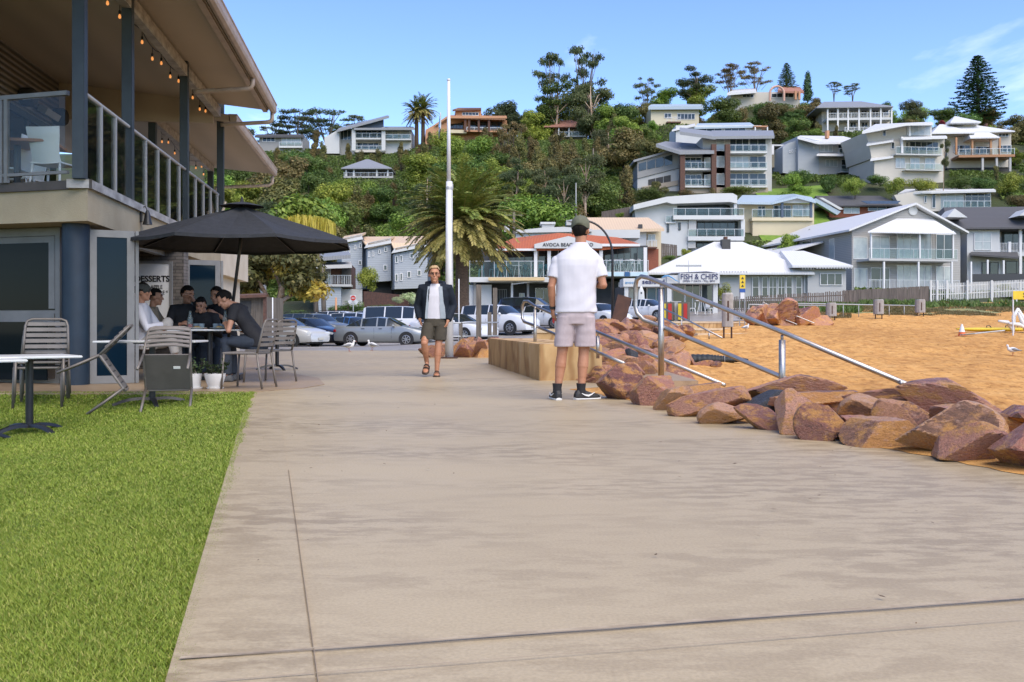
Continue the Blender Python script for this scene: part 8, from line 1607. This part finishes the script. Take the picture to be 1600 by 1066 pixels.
hero('scrub', 2, 'red', 1472, 188, 210, 172, 28, 'russet red tree between the boarded house and the pyramid-roofed house'); hero('umbrella', 2, 'gum', 1303, 128, 158, 246, 30, 'small far gum right of the cypress'); hero('umbrella', 3, 'gum', 1332, 130, 160, 246, 34, 'far gum above the colonnaded house roof'); hero('gum', 1, 'gum', 1474, 216, 296, 140, 22, 'slender bare-stemmed tree in front of the boarded house')
hero('umbrella', 1, 'olive', 800, 186, 330, 165, 66, 'olive layered gum standing before the terracotta house'); hero('gum', 3, 'gum', 805, 245, 345, 132, 62, 'pale multi-stemmed gum in the middle of the wood'); hero('gum', 2, 'olive', 872, 205, 330, 170, 54, 'tall thin gum above the bistro roof'); hero('gum', 1, 'gum', 955, 195, 320, 178, 60, 'tall gum left of the grey apartments')
# ---- the wood on the slope
def clear(px, tp, bs, wpx, d, hr=.10):
    a0, a1 = px - wpx / 2, px + wpx / 2
    for x0, y0, x1, y1, dh in HOUSE_RECTS:
        if d < dh + 1:
            yl = y1 - .30 * (y1 - y0); ox = min(a1, x1) - max(a0, x0); oy = min(bs, yl) - max(tp, y0)
            if ox > 0 and oy > 0 and ox * oy > hr * .5 * (x1 - x0) * (yl - y0) * .3: return False
        if dh - 3 < d < dh + 13 and a1 > x0 - 2 and a0 < x1 + 2: return False
    return True
WOOD = {'broad': [('dark', 'dense dark green tree in the thick wood on the hillside', 'dark trees of the hillside wood'), ('light', 'bright leafy green tree in the thick wood on the hillside', 'bright trees of the hillside wood'), ('olive', 'round olive brown tree in the thick wood on the hillside', 'olive trees of the hillside wood'), ('light', 'bright leafy green tree in the thick wood on the hillside', 'bright trees of the hillside wood')], 'gum': [('gum', 'grey-green gum with pale trunk in the hillside wood', 'gums of the hillside wood')], 'scrub': [('olive', 'olive brown casuarina in the hillside wood', 'casuarinas of the hillside wood')]}
rw = random.Random(21); cnt = 0; placed = []
for tries in range(6500):
    if cnt >= 285: break
    px = rw.uniform(335, 1640); f = rw.random(); d = 106 + 138 * f; x = X(px, d)
    if px > 985 and rw.random() < .50: continue
    gz = Tz(x, d); kind = rw.choices(['broad', 'gum', 'scrub'], [.62, .14, .24])[0]; h = {'broad': rw.uniform(7, 12.5), 'gum': rw.uniform(10, 16), 'scrub': rw.uniform(5, 8.5)}[kind]
    if px > 985: h *= .62; kind = 'broad' if kind == 'gum' else kind
    wd = {'broad': h * rw.uniform(.75, 1.05), 'gum': h * .6, 'scrub': h * .62}[kind]; bs = HY - (gz - CZ) * FP / d; tp = HY - (gz + h - CZ) * FP / d; wp = wd * FP / d
    if any((x - a) ** 2 + (d - b) ** 2 < (.29 * (wd + c)) ** 2 for a, b, c in placed): continue
    if not clear(px, tp, bs, wp, d): continue
    lf, lab, gp = rw.choice(WOOD[kind]); tree(kind, rw.randrange(5), lf, x, d, gz - .3, h, wd, lab, group=gp, rz=rw.uniform(0, 6.28)); placed.append((x, d, wd)); cnt += 1
# undergrowth on the slope: a mass of low leaves
rs = np.random.RandomState(8); n = 380000; d = 98 + 150 * rs.rand(n); px = 320 + 1330 * rs.rand(n); x = (px - 800) / FP * d; k = vnoise(np.stack([x, d, 0 * x], 1), 3, .22)
ok = np.ones(n, bool)
for x0, y0, x1, y1, dh in HOUSE_RECTS: ok &= ~((px > x0 - 3) & (px < x1 + 3) & (d > dh - 3) & (d < dh + 12))
ok &= ~((px > 1180) & (px < 1300) & (d > 133) & (d < 156)); ok &= ~((px > 985) & (k < -.05)); x, d, k, px = x[ok], d[ok], k[ok], px[ok]; hgt = np.where(px > 985, .7, 1.0) * (.55 + .6 * np.clip(k + .4, 0, 1)) * rs.rand(len(x)) ** .5
Vv, Ff = leaf_cloud(np.stack([x, d, T(x, d) + hgt], 1), .24, rs, .3, .6); tag(pydata_np('undergrowth', Vv, Ff, LM['dark']), 'mixed green undergrowth covering the hillside between trees and houses', 'undergrowth', kind='stuff')
mlawn = mat('hill_lawn_green', (.10, .19, .02), (.16, .25, .03), 1.5, .9)
struct(grid_sheet('hill_lawn', np.arange(32, 52, 1.0), np.arange(130, 155, 1.0), lambda x, y: T(x, y) + .12, mlawn, keep=lambda c: (c[:, 0] > X(1186, c[:, 1])) & (c[:, 0] < X(1296, c[:, 1]))))
struct(grid_sheet('bank_lawn', np.arange(10, 26, .8), np.arange(96, 116, .8), lambda x, y: T(x, y) + .12, mlawn, keep=lambda c: (c[:, 0] > X(1008, c[:, 1])) & (c[:, 0] < X(1085, c[:, 1]))))
# ---- shrubs and hedges around the houses
for px, tp, bs, w_, d, lf, l in ((576, 413, 456, 40, 90, 'light', 'big round clipped bush between the railed balcony and the townhouses'), (640, 455, 476, 26, 81, 'flower', 'pale flowering bush at the corner of the brown boarded fence'), (622, 460, 474, 24, 80.5, 'flower', 'pale flowering bush on top of the brown boarded fence'), (1336, 275, 306, 36, 143, 'light', 'rounded bright bush in front of the curved blue-grey house'), (1294, 266, 300, 30, 150, 'dark', 'dark bush below the curved blue-grey house'), (1250, 258, 290, 44, 151, 'dark', 'dark shrubbery beside the carport'), (1375, 268, 288, 40, 149, 'dark', 'dark hedge bush left of the boarded house'), (1402, 270, 302, 34, 142, 'light', 'leafy bush in front of the boarded house'), (1436, 276, 304, 46, 142, 'light', 'wide light bush right of the leafy bush'), (1500, 272, 300, 50, 146, 'dark', 'dark hedge mass below the pyramid-roofed house'), (1530, 270, 300, 42, 146, 'dark', 'dark hedge end below the timber deck'), (1575, 262, 300, 44, 147, 'light', 'light shrub at the right edge below the timber deck'), (1015, 288, 312, 50, 140, 'dark', 'dark shrub below the left gallery of the apartments'), (1075, 292, 308, 34, 141, 'olive', 'olive shrub at the foot of the stone piers'), (1160, 290, 306, 60, 142, 'dark', 'long shrub along the apartment plinth'), (1590, 296, 326, 40, 130, 'olive', 'olive shrub right of the pale flat-roofed house'), (970, 330, 340, 16, 127, 'light', 'small bright bush before the sloping grey fence'), (1070, 384, 402, 18, 106, 'light', 'small bush at the corner of the white modern house'), (1048, 398, 408, 26, 104, 'dark', 'low planting below the retaining fence'), (1133, 440, 468, 26, 76.5, 'light', 'leafy bush at the corner of the chip shop'), (1567, 440, 452, 20, 86, 'light', 'rounded bush behind the white picket fence'), (545, 468, 494, 60, 77, 'dark', 'dark hedge behind the parked wagons, left part'), (600, 474, 494, 56, 78, 'dark', 'dark hedge behind the white van'), (470, 478, 505, 40, 60, 'dark', 'dark low shrub behind the pale-trunked tree'), (395, 486, 510, 40, 46, 'olive', 'olive shrub beside the timber shed'), (688, 454, 480, 40, 70, 'light', 'leafy shrub left of the big palm trunk'), (912, 340, 365, 60, 118, 'light', 'bright bush above the bistro roof, behind the man in the cap'), (840, 330, 366, 60, 118, 'light', 'large bright bush rising behind the bistro roof'), (500, 300, 395, 70, 112, 'light', 'tall bright tree behind the golden palm')):
    hero('bush', px % 4, lf, px, tp, bs, d, w_, l, 'shrub')
# ---- date palms
def frond_set(n, Lf, e0, e1, seed, leafw=.06, ll=.55, droop=1.0, pairs=44):
    rs = np.random.RandomState(seed); Q = []; ribs = MB()
    for k in range(n):
        az = k * 2.39996 + rs.normal(0, .12); el = e0 + (e1 - e0) * rs.rand(); L_ = Lf * rs.uniform(.82, 1.06); p = np.zeros(3); pts = [p.copy()]; ang = el; st = L_ / 12
        for i in range(12): ang -= droop * (.05 + .018 * i) * (1.0 if el > -.3 else .45); p = p + st * np.array([math.cos(az) * math.cos(ang), math.sin(az) * math.cos(ang), math.sin(ang)]); pts.append(p.copy())
        pts = np.array(pts); side = np.array([-math.sin(az), math.cos(az), 0]); ribs.tube([tuple(q) for q in pts[::3]], [.045, .03, .02, .012, .006], 4)
        for t_ in np.linspace(.10, .995, pairs):
            i = min(11, int(t_ * 12)); c = pts[i] + (pts[i + 1] - pts[i]) * (t_ * 12 - i); tg = pts[i + 1] - pts[i]; tg /= np.linalg.norm(tg); up = np.cross(side, tg); ln = ll * math.sin(math.pi * (.12 + .80 * t_)) ** .7 * rs.uniform(.8, 1.1)
            for s_ in (-1, 1):
                dr = tg * .75 + side * s_ * .8 + up * -.15 * s_ * 0 + np.array([0, 0, -.2]) + rs.normal(0, .08, 3); dr /= np.linalg.norm(dr); wv_ = np.cross(dr, up + rs.normal(0, .3, 3)); wv_ /= np.linalg.norm(wv_); m_ = c + dr * ln * .5
                Q.append([c, m_ + wv_ * leafw * .5, c + dr * ln, m_ - wv_ * leafw * .5])
    V = np.array(Q).reshape(-1, 3); return V, np.arange(len(V)).reshape(-1, 4), ribs
M_pg = leaf_mat('palm_green', [(0, (.055, .10, .016)), (.5, (.15, .20, .035)), (1, (.37, .36, .09))], tr=.15, hue=0, val=.05); M_po = leaf_mat('palm_olive', [(0, (.09, .095, .022)), (.5, (.23, .205, .05)), (1, (.45, .36, .12))], tr=.15, hue=0, val=.05); M_pb = mat('palm_bark', (.13, .085, .055), (.06, .04, .027), 9, .95, bump=1, bscale=9, stretch=(1, 1, 2.2))
def palm(label, px, base, ctr, d, rad, tw, seed, lower=True, n=64, trunks=1):
    x = X(px, d); z = Z(base, d); hc_ = Z(ctr, d) - z; t = thing('date_palm', label, 'palm tree', (x, d, z)); mb = MB(); rg = []
    m = 26
    for i in range(m * 2): f = i / (m * 2 - 1); r = tw * (1.12 - .22 * math.sin(f * 2.2)) * (1 + .06 * (i % 2)) * (1.25 if f > .93 else 1); rg.append([(r * math.cos(a), r * math.sin(a), -1 + (hc_ + 1) * f) for a in np.linspace(0, 6.283, 15)[:-1]])
    mb.loft(rg); mb.build('trunk', M_pb, t, smooth=True)
    for nm, nn, e0, e1, m_, dr, sd in (('upper_fronds', n, .3, 1.52, M_pg, .52, 1), ('lower_fronds', int(n * .9), -.75, .25, M_po, .45, 2)):
        if nm == 'lower_fronds' and not lower: continue
        V, F, rb = frond_set(nn, rad, e0, e1, seed + sd, leafw=.085 * rad / 4, ll=.52 * rad / 4, droop=dr); V = V + np.array([0, 0, hc_]); o = pydata_np(nm, V, F, m_, t); rb.v = [(a, b_, c + hc_) for a, b_, c in rb.v]; rb.build('ribs', M_po, o)
    return t
palm('large date palm with arching olive fronds behind the flagpole', 722, 492, 346, 58, 4.1, .42, 5, n=115)
for px, l in ((651, 'left one of two small date palms beside the terracotta house'), (661, 'right one of two small date palms beside the terracotta house')): palm(l, px, 232, 176 if px < 655 else 171, 236, 4.6, .5, px, True, 40)
# ---- golden-skirted palm pair
t = thing('skirted_palm', 'pair of slim palm trunks under one crown with hanging golden skirts', 'palm tree', (X(498, 75), 75, Tz(X(498, 75), 75))); o = t.location; rs = np.random.RandomState(5)
for a, b_ in ((493, 470), (505, 484)): mb = MB(); mb.tube([P(a + 2, 506, 75) - o, P(a - 2, 420, 75) - o, P(b_, 345, 75) - o], [.20, .17, .13], 9); mb.build('trunk', M_bark, t, smooth=True)
LB_ = [(*(P(px, py, 75 + k * .4) - o), r, r, r * .6) for k, (px, py, r) in enumerate(((440, 338, 1.0), (456, 326, 1.1), (474, 320, 1.2), (492, 328, 1.1), (508, 340, 1.0), (470, 340, 1.2), (488, 345, 1.0), (430, 348, .8)))]
V, F = crown_mesh(LB_, 2600, .22, 6); pydata_np('crown', V, F, LM['light'], t)
n = 1500; px = 436 + 84 * rs.rand(n); C = np.stack([(px - 800) / FP * 75 - o.x, rs.uniform(-1, 1.4, n), Z(342 + 9 * np.abs((px - 478) / 42) ** 2, 75) - o.z + rs.uniform(-.3, .3, n)], 1); ln = rs.uniform(.5, 1.5, n); dx = rs.normal(0, .035, (n, 3)); dx[:, 2] = 0; dn = np.stack([rs.normal(0, .08, n), rs.normal(0, .08, n), -ln], 1); pydata_np('hanging_skirt', np.stack([C - dx, C + dx, C + dn + dx, C + dn - dx], 1).reshape(-1, 3), np.arange(4 * n).reshape(-1, 4), LM['gold'], t)
# ---- pale-trunked tree behind the diners
t = thing('paperbark_tree', 'spreading olive tree with pale forked trunk behind the diners', 'tree', (X(433, 47), 47, Tz(X(433, 47), 47))); o = t.location; q = lambda px, py, dy=0: P(px, py, 47 + dy) - o; mb = MB()
for pts, r in (([(428, 512), (432, 490), (438, 470), (440, 450), (444, 430), (450, 408)], [.26, .24, .2, .15, .1, .05]), ([(430, 505), (424, 482), (417, 462), (404, 440), (390, 420)], [.15, .13, .11, .08, .04]), ([(439, 472), (450, 464), (462, 458), (474, 444), (484, 430)], [.11, .10, .08, .06, .03]), ([(440, 452), (432, 432), (420, 414)], [.1, .07, .03]), ([(443, 432), (458, 416), (470, 404)], [.08, .06, .02])): mb.tube([q(a, b_, .3 * k * (-1) ** k) for k, (a, b_) in enumerate(pts)], r, 8)
mb.build('trunk', M_barkp, t, smooth=True); rr = random.Random(9); L_ = []
for px, py, r in ((385, 410, 1.0), (400, 402, 1.0), (420, 398, 1.0), (442, 398, 1.1), (462, 402, 1.0), (476, 416, .9), (488, 434, .8), (380, 430, .9), (398, 436, .8), (372, 446, .9), (462, 436, .8), (478, 452, .8), (420, 424, .7), (372, 420, 1.0), (392, 456, .6), (448, 422, .6), (492, 455, .7)): L_.append((*q(px, py, rr.uniform(-1.5, 1.8)), r, r, r * .62))
V, F = crown_mesh(L_, 9000, .125, 12, shell=.4); h_ = len(F) // 4; pydata_np('crown', V[:4 * 3 * h_], F[:3 * h_], LM['olive'], t); pydata_np('crown', V, F[3 * h_:], LM['gold'], t)
# ---- dune plants
def tufts(name, label, regs, n, seed, leaf, h, w_=.03):
    rs = np.random.RandomState(seed); C = []
    for a, b_, d0, d1, k in regs: m = int(n * k); px = a + (b_ - a) * rs.rand(m); d = d0 + (d1 - d0) * rs.rand(m); C.append(np.stack([(px - 800) / FP * d, d], 1))
    C = np.concatenate(C); g = vnoise(np.stack([C[:, 0], C[:, 1], 0 * C[:, 0]], 1), seed, .7); C = C[g > -.25]; m = len(C); z = T(C[:, 0], C[:, 1]) + .02; hh = h * rs.uniform(.4, 1.2, m); base = np.stack([C[:, 0], C[:, 1], z], 1); du = np.stack([rs.normal(0, w_, m), rs.normal(0, w_ * .5, m), 0 * z], 1); tip_ = base + np.stack([rs.normal(0, .4, m) * hh, rs.normal(0, .4, m) * hh, hh], 1)
    tag(pydata_np(name, np.stack([base - du, base + du, tip_], 1).reshape(-1, 3), np.arange(3 * m).reshape(-1, 3), LM[leaf]), label, 'dune grass', kind='stuff')
tufts('dune_grass', 'green and straw coloured grass on the dune below the fences', [(1370, 1660, 63, 79, .6), (1165, 1330, 60, 76, .25), (1300, 1420, 66, 79, .15)], 60000, 3, 'olive', .15)
tufts('dune_plants', 'dark leafy creeping plants along the foot of the fences', [(1180, 1345, 66, 75, .45), (1420, 1660, 72, 80, .35), (1345, 1440, 74, 79, .2)], 9000, 4, 'dark', .40, .07)
struct(grid_sheet('dune_lawn', np.arange(20, 62, .6), np.arange(61, 81, .6), lambda x, y: T(x, y) + .05 - .18 * (1 - ss(0, 3, y - 62 + .8 * np.sin(x * .7))), mat('dune_turf', (.17, .19, .06), (.27, .24, .10), 1.2, .95), keep=lambda c: c[:, 0] > X(1335, c[:, 1])))
